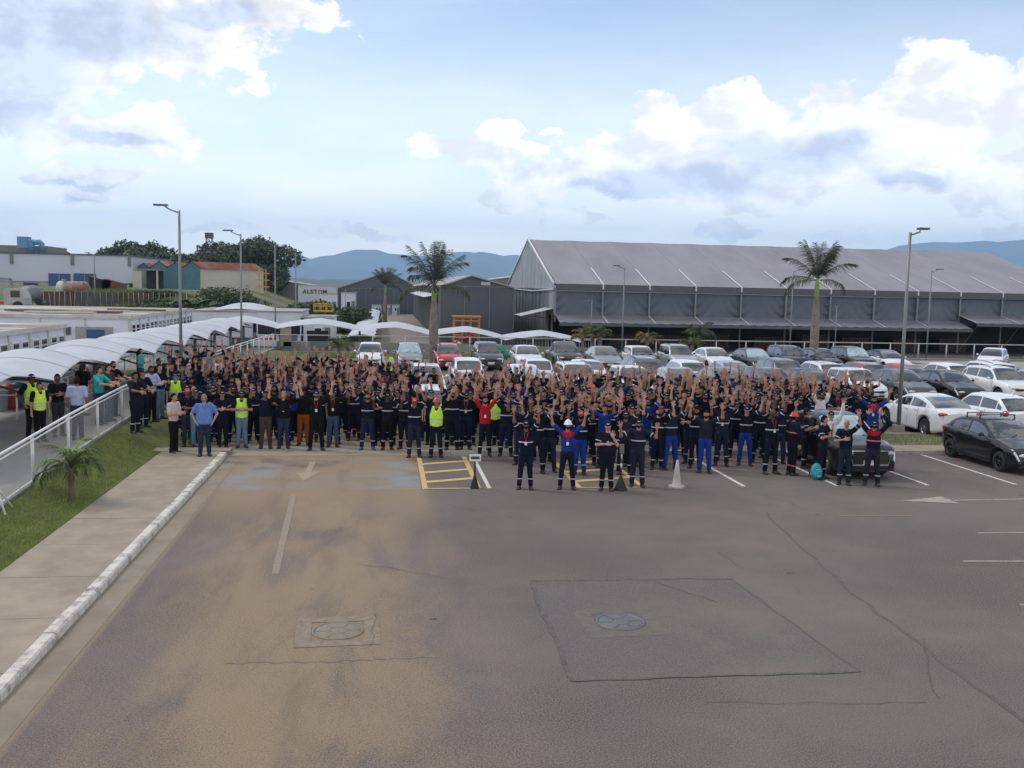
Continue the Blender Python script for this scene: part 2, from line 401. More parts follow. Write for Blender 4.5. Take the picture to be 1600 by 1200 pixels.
ribbon(mb, [g(1195, 800), g(1330, 925), g(1600, 1130)], 0.06, 0.004, 0.05); struct(up(mb.build('tar_seam', M_TAR)))
mb = MB(); ribbon(mb, [g(350, 1036), g(500, 1034), g(680, 1026)], 0.05, 0.004, 0.03)
struct(up(mb.build('tar_seam', mat('sandy_seam', (.19, .155, .12), .9, var=.3, scale=8))))
# hairline cracks
mb = MB()
for (a, b) in (((1010, 905), (1120, 940)), ((1440, 1000), (1465, 1090)), ((700, 790), (830, 812)), ((1120, 860), (1165, 890)), ((585, 960), (580, 1010)), ((1180, 770), (1260, 796)), ((560, 880), (700, 905)), ((1100, 1098), (1450, 1100))):
    pts = [g(L(a[0], b[0], i/6)+rnd.uniform(-4, 4), L(a[1], b[1], i/6)+rnd.uniform(-2, 2)) for i in range(7)]
    ribbon(mb, pts, 0.010, 0.0095, 0.015, n=3)
tag(up(mb.build('crack', mat('crack_dark', (.098, .085, .079), .9))), None, None, kind='stuff')
# manholes
M_IRON = mat('manhole_iron', (0.16, 0.16, 0.17), 0.55, metal=0.5, var=0.15, scale=20, dirt=(0.20, 0.165, 0.125), dirt_amt=0.6, dscale=5)
M_IRONS = mat('manhole_iron_sandy', (0.225, 0.19, 0.145), 0.75, metal=0.1, var=0.12, scale=20)
M_MFR = mat('manhole_surround', (0.135, 0.116, 0.102), 0.9, var=0.15, scale=8, bump=0.4)
def manhole(px, py, label, m, sq, frame):
    c = g(px, py); t = thing('manhole', label, 'manhole cover', (c.x, c.y, 0), 0.04)
    r = 0.33
    mb = MB(); mb.lathe([(r+0.04, 0.0), (r+0.04, 0.016), (r+0.012, 0.016), (r+0.006, 0.006)], 36); mb.build('frame', m, t)
    mb = MB(); n = 36
    mb.lathe([(0.0, 0.011), (r-.005, 0.011), (r, 0.008), (r, 0.0)], n)
    mb.build('cover', m, t)
    mb = MB()
    mb.lathe([(0.12, 0.0105), (0.12, 0.0155), (0.145, 0.0155), (0.145, 0.0105)], 24)
    for k in range(6):
        a = k*math.pi/3; mb.box((math.cos(a)*0.235, math.sin(a)*0.235, 0.0135), (0.088, 0.013, 0.0035), 0, a)
    mb.build('rib', m, t)
    if sq:
        mb = MB(); s1, s0 = sq, r+0.05
        for k in range(4):
            a = k*math.pi/2; R4 = Matrix.Rotation(a, 3, 'Z')
            mb.add([R4 @ Vector(v) for v in ((-s1, -s1, .0065), (s1, -s1, .0065), (s0, -s0, .0065), (-s0, -s0, .0065))], [(0, 1, 2, 3)])
        o = mb.build('surround', frame, t); up(o)
    return t
manhole(969, 972, 'grey iron manhole cover with spoke pattern set in the dark asphalt patch', M_IRON, 0.62, M_MFR)
manhole(528, 986, 'sand covered round manhole cover in the sandy entrance lane', M_IRONS, 0.60, mat('manhole_surround_dark', (0.225, 0.178, 0.128), 0.9, var=0.2, scale=8))

# painted markings (each line a piece of the paving)
def line(name, a, b, w, m, z=0.006):
    a, b = Vector(a), Vector(b); d = (b-a); d.z = 0; d.normalize(); n = Vector((-d.y, d.x, 0))*w/2
    return struct(up(MB().add([(a-n)[:2]+(z,), (b-n)[:2]+(z,), (b+n)[:2]+(z,), (a+n)[:2]+(z,)], [(0, 1, 2, 3)]).build(name, m)))
Y0, Y1 = 23.5, 28.2
for i, X in enumerate([2.65, 9.3, 11.85, 14.4, 16.95, 19.5, 22.0, 24.5]):
    line('bay_line', (X, Y0, 0), (X, Y1, 0), 0.10, M_LINEW)
def hatch(x0, x1, y0, y1):
    w = 0.13
    for a, b in (((x0, y0), (x0, y1)), ((x1, y0), (x1, y1))): line('hatch_line', (a[0], a[1]+0, 0), (b[0], b[1], 0), w, M_LINEY, 0.006)
    line('hatch_line', (x0-w/2, y0, 0), (x1+w/2, y0, 0), w*.7, M_LINEY, 0.0095)
    for k in range(3):
        yy = y0+0.9+k*1.25
        line('hatch_line', (x0, yy-.12, 0), (x1, yy+.38, 0), 0.24, M_LINEY, 0.0085)
hatch(1.05, 2.38, 23.5, 28.0); hatch(4.95, 6.6, 23.5, 27.9)
mb = MB()
a = g(480, 751); mb.add([(g(463, 737)[:2])+(.007,), (g(502, 737)[:2])+(.007,), (g(474, 752)[:2])+(.007,)], [(0, 1, 2)])
struct(up(mb.build('lane_arrow', M_LINES)))
line('lane_line', g(481, 738), g(489, 722), 0.16, M_LINES); line('lane_line', g(459, 772), g(430, 897), 0.13, mat('road_paint_buried', (.262, .212, .155), .9, var=.1, scale=9, dirt=(.25, .195, .14), dirt_amt=.8, dscale=4))
mb = MB(); mb.add([(g(1407, 783)[:2])+(.007,), (g(1470, 776)[:2])+(.007,), (g(1500, 787)[:2])+(.007,)], [(0, 1, 2)])
struct(up(mb.build('lane_arrow', M_LINEW2)))
line('lane_line', g(1490, 782), g(1640, 779), 0.10, M_LINEW2)
line('lane_line', g(1310, 806), g(1425, 806), 0.08, mat('road_paint_yellow_worn', (0.24, 0.16, 0.09), 0.85))
for a, b in (((1527, 833), (1640, 832)), ((1505, 877), (1640, 877)), ((1594, 945), (1640, 945))): line('lane_line', g(*a), g(*b), 0.08, M_LINEW2)

# left pavement, kerb, gutter
KX0, KX1 = -4.62, -4.45          # kerb
SX = -6.30                       # lawn edge of pavement
root = thing('pavement', None, None)
struct(root)
yy = -6.0; i = 0
SLAB = 2.02
while yy < 28.0:
    y2 = min(yy+SLAB, 28.3)
    mb = MB(); mb.box(((KX0+SX)/2, (yy+y2)/2, 0.055), ((KX0-SX)/2-0.004, (y2-yy)/2-0.009, 0.065+rnd.uniform(-.002, .002)))
    mb.build('slab', M_CONC, root); yy = y2
MB().box(((KX0+SX)/2, 11, -0.02), ((KX0-SX)/2-.01, 17.2, 0.12)).build('bed', M_TAR, root)
root = struct(thing('kerb', None, None))
yy = -5.0
while yy < 28.0:
    ln = 0.98+rnd.uniform(-.05, .05); y2 = min(yy+ln, 28.3)
    x0, x1, zt = KX0, KX1+.01, 0.135+rnd.uniform(-.006, .006)
    pr = [(x0, -.1), (x1, -.1), (x1-.01, zt-.03), (x1-.035, zt), (x0, zt)]
    ya, yb = yy+.008, y2-.008
    jx = rnd.uniform(-.008, .008)
    vs = [(p[0]+jx, ya, p[1]) for p in pr]+[(p[0]+jx, yb, p[1]) for p in pr]
    fs = [(0, 1, 2, 3, 4)[::-1], (5, 6, 7, 8, 9)]+[(k, (k+1) % 5, (k+1) % 5+5, k+5) for k in range(5)]
    MB().add(vs, fs).build('kerb_stone', M_KERB, root); yy = y2
sheet('gutter', -4.45, -4.02, -8, 27.8, 0.004, mat('gutter_concrete', (0.245, 0.205, 0.155), 0.9, var=0.15, scale=1.5, bump=.2, bscale=50, dirt=(0.17, 0.145, 0.12), dirt_amt=.6), 1, 12)
# lawn
LX = -7.75
def lawn_z(X, Y): return 0.05
def ramp_z(Y):
    pts = [(-10, 0.02), (18, 0.14), (20.6, 0.27), (23, 0.40), (26, 0.56), (31, 0.72), (40, 0.72), (56, 0.55), (68, 0.35), (90, 0.0)]
    for (a, b) in zip(pts[:-1], pts[1:]):
        if Y <= b[0]: return L(a[1], b[1], max(0, (Y-a[0])/(b[0]-a[0])))
    return 0.0
def lawnh(X, Y):
    t = max(0, min(1, (SX-X)/1.5)); t = t*t*(3-2*t)
    return L(0.085, max(0.085, ramp_z(Y)-0.06), t)+0.012*mnoise.noise(Vector((X*1.5, Y*1.5, 0)))
struct(MB().grid(lambda u, v: (u, v, lawnh(u, v)), [SX-i*(1.55/8) for i in range(9)], [-9+i*.5 for i in range(76)]).build('lawn', M_GRASSB))
# grass blades near the camera
def blades(name, n, fx, fh, mats, hmin=0.025, hmax=0.06, w=0.008):
    vs = np.zeros((n*3, 3)); k = 0
    for i in range(n):
        X, Y = fx(); z = fh(X, Y)
        a = rnd.uniform(0, 6.28); h = rnd.uniform(hmin, hmax); lx, ly = rnd.uniform(-.03, .03), rnd.uniform(-.03, .03)
        vs[k] = (X+math.cos(a)*w, Y+math.sin(a)*w, z-.004); vs[k+1] = (X-math.cos(a)*w, Y-math.sin(a)*w, z-.004); vs[k+2] = (X+lx, Y+ly, z+h); k += 3
    me = bpy.data.meshes.new(name); me.from_pydata(vs.tolist(), [], [(3*i, 3*i+1, 3*i+2) for i in range(n)])
    me.polygons.foreach_set('material_index', [rnd.choice(range(len(mats))) for _ in range(n)])
    o = obj(name, me, mats); o['kind'] = 'stuff'; o['category'] = 'grass'; return o
M_BL = [mat('grass_blade', (0.260, 0.310, 0.070), 0.8, var=0.3, scale=1.5), mat('grass_blade_dry', (0.260, 0.240, 0.110), 0.8, var=0.2, scale=2), mat('grass_blade_dark', (0.190, 0.250, 0.050), 0.8, var=0.2, scale=2)]
def fx():
    Y = 13+16*rnd.random()**1.25; return SX-rnd.random()*1.45, Y
o = blades('grass', 52000, fx, lawnh, M_BL); o['label'] = 'short green lawn between the mesh fence and the concrete pavement'

# raised walkway behind the fence
mb = MB(); ysr = [-9, 10, 18, 20, 21, 22, 23, 24, 25, 26, 28, 31, 36, 40, 48, 56, 62, 68, 72]
mb.grid(lambda u, v: (u, v, ramp_z(v)), [-7.85, -9, -10.5, -11.6], ysr)
mb.grid(lambda u, v: (-7.85, v, ramp_z(v)-(0.9 if u else 0)), [0, 1], ysr)
struct(mb.build('walkway', M_WALK))
# ground west of the walkway: lawn panels and concrete yard
struct(MB().grid(lambda u, v: (u, v, ramp_z(v)-0.03 if u > -13 else ramp_z(v)-0.05), [-11.6, -14.9, -40, -90], ysr).build('yard', M_CONC2))
# island west of crowd (grass and slab path)
struct(MB().grid(lambda u, v: (u, v, lawnh(u, v)*.999 if u < SX else .075), [SX-1.55, SX-1.3, SX-1, SX-.7, SX-.4, SX-.2, SX, -5.4, -4.9], [28.0, 28.5, 29, 30]+[31+i for i in range(0, 40, 3)]).build('verge', M_GRASSB))
MB_ = MB().box((-5.5, 28.6, 0.06), (1.1, 0.28, 0.08)); struct(MB_.build('stepping_slab', M_CONC))
# concrete crossing that runs behind the bays, median strip with its own kerb
sheet('crossing', -4.9, 1.0, 28.22, 29.9, 0.006, M_CONC, 6, 1)
for k, (x0, x1) in enumerate([(1.0, 60.0)]):
    root = struct(thing('median', None, None))
    MB().box(((x0+x1)/2, 28.75, 0.03), ((x1-x0)/2, 0.52, 0.09)).build('path', M_CONC, root)
    MB().box(((x0+x1)/2, 30.5, 0.02), ((x1-x0)/2, 1.23, 0.09)).build('bed', M_MED, root)
    mb = MB(); X = x0
    while X < x1:
        ln = 1.0; X2 = X+ln
        o = MB().box(((X+X2)/2, 28.17, 0.04), (ln/2-.006, 0.06, 0.105+rnd.uniform(-.004, .004))).build('kerb_stone', M_KERBG, root)
        X = X2
        if X > 32: break
    MB().box((31.4, 31.8, .04), (30.4, .06, .1)).build('kerb', M_KERBG, root)
def fx2():
    return rnd.uniform(13, 26), rnd.uniform(29.3, 31.6)
o = blades('grass', 9000, fx2, lambda x, y: .11, M_BL, .04, .12); o['label'] = 'sparse grass on the gravel strip by the white sedan'
# strip with grass and fence kerb behind the last car row
sheet('rear_verge', -7.8, 40, 66.5, 70.2, 0.03, M_GRASSB, 8, 1)
def fx3(): return rnd.uniform(-7.6, 36), rnd.uniform(66.6, 70.1)
o = blades('grass', 14000, fx3, lambda x, y: .03, M_BL, .06, .22, .02); o['label'] = 'strip of grass below the long white fence behind the last parked cars'
sheet('far_drive', 34, 85, 62.5, 70.0, 0.004, M_CONC2, 4, 1)
# access road beyond
sheet('access_road', -0.9, 7.6, 78.5, 205, -0.99, M_ROAD2, 2, 10)
line('road_line', (-0.2, 79, -0.98), (-0.2, 140, -0.98), 0.15, M_LINES, -0.98)
struct(MB().box((7.75, 141, -0.9), (0.18, 62, 0.16)).build('road_kerb', M_LINEW))
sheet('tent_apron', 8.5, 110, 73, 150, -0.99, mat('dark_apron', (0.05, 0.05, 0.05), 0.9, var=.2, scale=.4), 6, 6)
# concrete retaining wall below the fence
rt = thing('retaining_wall', 'long grey concrete wall with stains below the white fence behind the parked cars', 'wall')
xw = -9.0
while xw < 16:
    MB().box((xw+1.48, 71.6, -0.15), (1.475, 0.12, 0.95-0.015*max(0, xw))).build('panel', M_CONC2, rt); xw += 2.96

# ------------------------------------------------------------------ mountains and haze
def mountains():
    prof = [(-900, 430), (-500, 420), (-200, 405), (100, 408), (250, 402), (380, 403), (419, 399), (467, 397), (486, 404), (500, 400), (520, 398), (542, 392), (555, 389), (575, 389), (590, 389), (600, 393), (607, 395), (630, 397), (650, 399), (690, 398), (710, 393), (730, 392), (742, 394), (750, 392), (770, 395), (787, 399), (800, 397), (850, 401), (950, 404), (1050, 402), (1150, 398), (1250, 394), (1300, 392), (1350, 388), (1385, 389), (1405, 382), (1430, 379), (1460, 376), (1495, 377), (1540, 374), (1560, 376), (1600, 372), (1700, 364), (1900, 366), (2300, 380), (2900, 380), (3400, 400)]
    azs = []; tel = []
    for px, py in prof:
        a, e = _azel(px, py); azs.append(a); tel.append(math.tan(e))
    n = 620; m = 26
    A = np.linspace(-0.60, 0.92, n)
    Tl = np.interp(A, azs, tel)
    vs = []; R0, R1, RP = 7000.0, 13400.0, 12500.0
    def fb(x, y, s, o=5):
        return mnoise.fractal(Vector((x*s, y*s, 3.3)), 1.0, 2.0, o)
    for i in range(n):
        for j in range(m):
            r = L(R0, R1, j/(m-1)); x, y = math.sin(A[i])*r, math.cos(A[i])*r
            top = Tl[i]*RP+5+18
            q = (r-R0)/(RP-R0) if r < RP else 1-(r-RP)/(R1-RP)*0.7
            q = max(0, min(1, q)); q = q**1.5
            ridge = 0.16*top*fb(x, y, 1/1500.0)*(1-abs(q-0.5)*0.4)*(0.0 if q > 0.985 else 1) + (17*mnoise.noise(Vector((A[i]*130, 0, 0)))+8*mnoise.noise(Vector((A[i]*500, 4, 0))))*(q > .985)
            z = top*q+ridge*(1 if q > 0.02 else 0)
            lim = Tl[i]*r*(1.0 if r >= RP else (0.97))+5+8
            if r != RP: z = min(z, lim)
            vs.append((x, y, z-3))
    fs = [(i*m+j, (i+1)*m+j, (i+1)*m+j+1, i*m+j+1) for i in range(n-1) for j in range(m-1)]
    mm = mat('mountain_forest', (0.060, 0.075, 0.045), 0.95, var=0.45, scale=0.0016, detail=8, dirt=(0.12, 0.115, 0.07), dirt_amt=0.6, dscale=0.0022)
    struct(MB().add(vs, fs, 0, True).build('mountains', mm))
    # low foothills
    vs = []; m = 8
    for i in range(n):
        hgt = 16+22*max(0, 0.4+mnoise.fractal(Vector((A[i]*14, 2.0, 0)), 1.0, 2.0, 5))
        for j in range(m):
            r = L(2600, 4200, j/(m-1)); x, y = math.sin(A[i])*r, math.cos(A[i])*r
            q = math.sin(math.pi*j/(m-1))
            vs.append((x, y, -4+hgt*q*(1+0.25*mnoise.noise(Vector((x/160, y/160, 0))))))
    fs = [(i*m+j, (i+1)*m+j, (i+1)*m+j+1, i*m+j+1) for i in range(n-1) for j in range(m-1)]
    struct(MB().add(vs, fs, 0, True).build('foothills', mat('foothill', (0.060, 0.075, 0.040), 0.95, var=0.4, scale=0.01, dirt=(0.17, 0.15, 0.12), dirt_amt=0.5, dscale=0.012)))
mountains()
hz = MB().box((1500, 6600, 433), (9600, 6900, 435)).build('haze', None)
hz['kind'] = 'stuff'; hz['label'] = 'thin blue haze over the far valley and mountains'
hm = bpy.data.materials.new('haze_air'); hm.use_nodes = True; t = NT(hm.node_tree); t.n.clear()
o_ = t.new('ShaderNodeOutputMaterial'); pv = t.new('ShaderNodeVolumePrincipled'); pv.inputs['Color'].default_value = (0.41, 0.65, 1.0, 1); pv.inputs['Density'].default_value = HAZE
pv.inputs['Anisotropy'].default_value = 0.0
t.l.new(pv.outputs[0], o_.inputs['Volume']); hz.data.materials.append(hm)
# ------------------------------------------------------------------ shared materials for the buildings
M_STEEL = mat('galvanised_steel', (0.20, 0.21, 0.22), 0.5, metal=0.4, var=0.08, scale=4)
M_STEELD = mat('dark_steel', (0.075, 0.08, 0.082), 0.5, metal=0.2, var=0.1)
M_STEELP = mat('canopy_post_grey', (0.15, 0.17, 0.17), 0.55, var=0.1, dirt=(0.1, .1, .1), dirt_amt=.3)
M_RAILW = mat('rail_white_paint', (0.72, 0.73, 0.74), 0.45, var=0.05, scale=5, dirt=(0.45, 0.43, 0.40), dirt_amt=0.4, dscale=3)
M_RAILG = mat('rail_grey_paint', (0.42, 0.42, 0.43), 0.5, var=0.08)
M_WIRE = mat('fence_wire', (0.40, 0.40, 0.40), 0.5, metal=0.3)
M_MEMB = mat('membrane', (0.47, 0.48, 0.525), 0.55, var=0.05, scale=0.5, dirt=(0.36, 0.36, 0.375), dirt_amt=0.55, dscale=0.6)
M_CAB = mat('cabin_panel', (0.62, 0.65, 0.74), 0.5, var=0.04, scale=0.6, dirt=(0.45, 0.45, 0.46), dirt_amt=0.4, dscale=0.7)
M_CABF = mat('cabin_frame', (0.50, 0.48, 0.44), 0.6, var=0.08, dirt=(0.30, 0.27, 0.23), dirt_amt=0.6, dscale=0.9)
M_SEAM = mat('membrane_seam', (0.36, 0.37, 0.40), 0.6)
M_CABR = mat('cabin_roof', (0.33, 0.30, 0.26), 0.85, var=0.25, scale=0.5, dirt=(0.16, 0.12, 0.09), dirt_amt=0.8, dscale=0.35)
M_GLASSD = mat('window_glass', (0.025, 0.03, 0.035), 0.06, var=0.3, scale=0.5, spec=0.8)
M_FRAMEW = mat('window_frame_white', (0.70, 0.72, 0.78), 0.45, var=0.03)
M_BLACK = mat('matt_black', (0.012, 0.012, 0.013), 0.7)
M_ROOF = mat('tent_roof', (0.240, 0.232, 0.258), 0.62, var=0.09, scale=0.3, dirt=(0.170, 0.160, 0.175), dirt_amt=0.65, dscale=0.22, stretch=(1, 0.25, 1))
M_TENT = mat('tent_wall', (0.085, 0.105, 0.135), 0.55, var=0.12, scale=0.7, dirt=(0.13, 0.14, 0.16), dirt_amt=0.45, dscale=0.4)
M_TENTF = mat('tent_fascia', (0.085, 0.088, 0.105), 0.6, var=0.1)
M_TENTG = mat('tent_gable', (0.21, 0.235, 0.255), 0.5, var=0.15, scale=0.9, dirt=(0.40, 0.43, 0.45), dirt_amt=0.5, dscale=0.35, stretch=(1, 1, 0.3))
M_CANO = mat('awning_fabric', (0.165, 0.165, 0.185), 0.65, var=0.1, scale=0.5, dirt=(0.11, 0.11, 0.12), dirt_amt=0.5, dscale=0.5)
M_STRAP = mat('aluminium_strap', (0.62, 0.62, 0.64), 0.45, var=0.05)
M_GHANG = mat('grey_sheet_cladding', (0.070, 0.082, 0.105), 0.5, var=0.08, scale=0.3, dirt=(0.10, .11, .13), dirt_amt=.4, dscale=.2)
M_GHANG2 = mat('grey_wall_cladding', (0.18, 0.175, 0.175), 0.6, var=0.1, scale=0.3, dirt=(0.26, .24, .22), dirt_amt=.4, dscale=.3)
M_GROOF = mat('grey_roof_sheet', (0.30, 0.29, 0.28), 0.6, var=0.1, scale=0.2)
M_WHW = mat('warehouse_white', (0.50, 0.53, 0.62), 0.6, var=0.04, scale=0.05, dirt=(0.40, .42, .48), dirt_amt=.3, dscale=.04)
M_BLUE = mat('blue_door', (0.025, 0.075, 0.20), 0.5, var=0.1, scale=0.6)
M_DUCT = mat('blue_duct', (0.10, 0.26, 0.42), 0.5, var=0.1)
M_TEAL = mat('teal_sheet', (0.055, 0.16, 0.18), 0.6, var=0.12, scale=0.4, dirt=(0.10, .19, .21), dirt_amt=.4, dscale=.2)
M_RUST = mat('rust_roof', (0.20, 0.052, 0.035), 0.8, var=0.2, scale=0.3, dirt=(0.34, .20, .15), dirt_amt=.7, dscale=.15)
M_CREAM = mat('cream_wall', (0.50, 0.47, 0.40), 0.8, var=0.06, scale=0.2, dirt=(0.38, .35, .30), dirt_amt=.5, dscale=.15)
M_YEL = mat('yellow_paint', (0.45, 0.27, 0.03), 0.5, var=0.1, scale=2)
M_ORA = mat('orange_paint', (0.55, 0.22, 0.03), 0.5, var=0.12, scale=2)
M_RED = mat('red_paint', (0.45, 0.03, 0.02), 0.5, var=0.12, scale=2)
M_LEAF = [mat('leaf_dark', (0.028, 0.046, 0.018), 0.7, var=0.35, scale=0.4), mat('leaf_mid', (0.048, 0.075, 0.025), 0.7, var=0.35, scale=0.4), mat('leaf_light', (0.080, 0.110, 0.035), 0.7, var=0.3, scale=0.5)]
M_BARK = mat('bark', (0.12, 0.095, 0.075), 0.9, var=0.3, scale=4)
M_PTRUNK = mat('palm_trunk', (0.215, 0.185, 0.165), 0.9, var=0.25, scale=3, dirt=(0.12, .10, .085), dirt_amt=.7, dscale=2, bump=.4, bscale=14)
M_PSHAFT = mat('palm_crownshaft', (0.17, 0.27, 0.05), 0.45, var=0.15, scale=3)
M_PLEAF = [mat('palm_leaf', (0.045, 0.062, 0.024), 0.55, var=0.3, scale=0.8), mat('palm_leaf_dark', (0.035, 0.052, 0.022), 0.55, var=0.3, scale=0.8), mat('palm_leaf_dry', (0.23, 0.16, 0.07), 0.7, var=0.3, scale=1)]

def P3(px, py, Y): return atY(px, py, Y)

# ------------------------------------------------------------------ tents / halls
def big_tent():
    C0 = Vector((17.2, 96.5, 0)); NB = 12; BAY = 4.9; Wd = 35.5; ZE = 5.55; ZR = 10.8; ZG = -1.02
    t = thing('event_tent', 'huge grey fabric hall with pitched roof, long side awnings and open dark ground floor', 'tent hall', (C0.x, C0.y, ZG))
    def W(x, y, z): return (x, y, z-ZG)
    Ln = NB*BAY
    for i in range(NB):
        x0, x1 = i*BAY+.006, (i+1)*BAY-.006
        mb = MB()
        for (ya, za, yb, zb) in ((-.35, ZE-.02, Wd/2, ZR), (Wd/2, ZR, Wd+.35, ZE-.02)):
            def f(u, v):
                x = L(x0, x1, u); y = L(ya, yb, v); z = L(za, zb, v)-0.06*math.sin(math.pi*u)
                return W(x, y, z)
            mb.grid(f, [0, .25, .5, .75, 1], [0, .2, .4, .6, .8, 1])
        mb.build('roof_panel', M_ROOF, t)
        mb = MB(); mb.box(W((x0+x1)/2, -.37, ZE-.36), ((x1-x0)/2, .03, .35)); mb.build('fascia', M_TENTF, t)
        # draped upper wall
        def f2(u, v):
            x = L(x0, x1, u); z = L(ZE-.75, ZE-3.55, v)
            e = min(u, 1-u)
            rr = math.hypot(e*4.2, (v)*1.6)
            fold = math.sin(rr*9.0+v*5+i)*0.16*math.exp(-e*5.5)*(0.25+v)
            return W(x, -.05+fold-0.22*v*v*math.sin(math.pi*u), z)
        MB().grid(f2, [k/44 for k in range(45)], [k/14 for k in range(15)]).build('wall_panel', M_TENT, t)
        # lower awning
        hi = 0.0
        if i >= 9: hi = 0.62
        zt, zb, out = 2.45+hi, 1.72+hi, (2.8 if i < 9 else 3.4)
        def f3(u, v):
            x = L(x0+.02, x1-.02, u); e = min(u, 1-u)
            return W(x, -.1-out*v, L(zt, zb, v)-.10*math.sin(math.pi*u)*math.sin(math.pi*min(1, v*1.2))+.03*math.sin(u*26+v*5)*v)
        MB().grid(f3, [k/24 for k in range(25)], [0, .25, .5, .75, 1]).build('awning_panel', M_CANO, t)
        MB().box(W((x0+x1)/2, -.12-out, zb-.17), ((x1-x0)/2, .03, .16)).build('awning_fascia', M_TENTF, t)
    for i in range(NB+1):
        x = i*BAY
        mb = MB(); mb.box(W(x, -.30, (ZE+1.7)/2-.3), (.09, .07, (ZE-1.7)/2-.3)); mb.build('post', M_STEEL, t)
        if i > 0:
            mb = MB(); mb.box(W(x, -.30, (ZG+2.0)/2), (.07, .06, (2.0-ZG)/2)); mb.build('post', M_STEELP, t)
            # white strap over the lower third of the roof and over the awning
            k = 0.34; a = Vector((x, -.40, ZE+.02)); b = Vector((x, -.40+(Wd/2+.4)*k, L(ZE, ZR, k)+.05))
            w = .075
            mb = MB(); mb.add([W(a.x-w, a.y, a.z), W(a.x+w, a.y, a.z), W(b.x+w, b.y, b.z), W(b.x-w, b.y, b.z)], [(0, 1, 2, 3)])
            mb.add([W(a.x-w, a.y-.01, a.z-.5), W(a.x+w, a.y-.01, a.z-.5), W(a.x+w, a.y-.01, a.z), W(a.x-w, a.y-.01, a.z)], [(0, 1, 2, 3)])
            mb.build('strap', M_STRAP, t)
            hi = 0.62 if i >= 9 else 0
            out = 2.8 if i < 9 else 3.4
            mb = MB(); mb.add([W(x-.05, -.1, 2.5+hi), W(x+.05, -.1, 2.5+hi), W(x+.05, -.12-out, 1.77+hi), W(x-.05, -.12-out, 1.77+hi)], [(0, 1, 2, 3)]); mb.build('awning_strap', M_STRAP, t)
            mb = MB(); mb.tube([W(x, -.25, ZG), W(x+2.2, -.25, 1.9)], .04, 6); 
            if i in (9, 10): mb.build('brace', M_STEELP, t)
    # gable end (west)
    mb = MB(); n = 26
    for k in range(n):
        y0, y1 = Wd*k/n, Wd*(k+1)/n
        def roofz(y): return L(ZE, ZR, 1-abs(y-Wd/2)/(Wd/2))-.06
        x = -.02 if k % 2 else .04
        if y0 < 3.9: continue
        mb.quad(W(x, y0, ZG), W(x, y1, ZG), W(x, y1, 5.0), W(x, y0, 5.0))
        mb.quad(W(-.02, y1, ZG), W(.04, y1, ZG), W(.04, y1, 5.0), W(-.02, y1, 5.0))
    mb.build('gable_cladding', mat('tent_gable_panel', (0.13, 0.155, 0.18), .5, var=.15, scale=.5, dirt=(.3, .32, .34), dirt_amt=.4, dscale=.4), t)
    def fg(u, v):
        y = u*Wd; top = roofz(y); z = L(5.0, top, v)
        return W(-.10-.10*abs(math.sin(y*1.3))*math.sin(math.pi*min(1, v+.1))-.12*(v < .05), y, z)
    MB().grid(fg, [k/70 for k in range(71)], [0, .15, .4, .7, 1]).build('gable_fabric', M_TENTG, t)
    MB().box(W(0, 1.95, 3.7), (.06, 1.95, 1.35)).build('gable_fabric', M_TENTG, t)
    for y in (1.3, 3.9): MB().box(W(-.02, y, .9), (.08, .08, 1.95)).build('post', M_STEEL, t)
    mb = MB()
    for y in range(3, 36, 3):
        mb.box(W(-.16, y, 2.0), (.03, .03, 3.0))
    mb.build('gable_rib', M_STEEL, t)
    mb = MB(); mb.tube([W(-.2, 0, 4.95), W(-.2, 14, 4.72), W(-.2, Wd, 4.95)], .07, 6); mb.build('gable_rail', M_STRAP, t)
    mb = MB(); mb.tube([W(-.22, -.4, ZE), W(-.22, Wd/2, ZR+.05), W(-.22, Wd+.4, ZE)], .12, 6); mb.build('gable_edge', M_STRAP, t)
    # side awning over the west door
    mb = MB(); mb.grid(lambda u, v: W(-.1-3.3*v, .3+5.2*u, L(3.0, 2.2, v)), [0, .5, 1], [0, .5, 1]); mb.build('door_awning', mat('light_canvas', (.42, .43, .42), .6, var=.1), t)
    mb = MB()
    for y in (.4, 2.9, 5.4): mb.tube([W(-.1, y, 1.9), W(-3.3, y, 2.15)], .03, 5)
    mb.build('awning_strut', M_STEEL, t)
    # inside: floor, far wall, crates and racks
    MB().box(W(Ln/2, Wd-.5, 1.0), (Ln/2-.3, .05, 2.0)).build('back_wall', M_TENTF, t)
    MB().box(W(Ln/2, 6.0, 1.1), (Ln/2-.3, .05, 2.0)).build('interior_shade_sheet', mat('interior_shade_sheet', (.022, .023, .027), .8), t)  # near-black sheet: the shade inside the open hall put into its colour
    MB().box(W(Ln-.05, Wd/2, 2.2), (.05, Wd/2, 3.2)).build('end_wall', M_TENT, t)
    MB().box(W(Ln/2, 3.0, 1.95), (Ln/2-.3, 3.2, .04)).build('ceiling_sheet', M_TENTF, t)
    return t, C0, ZG
TENT, TC, TZ = big_tent()
M_CRATE = mat('stored_goods_brown', (0.060, 0.034, 0.026), 0.8, var=0.2)
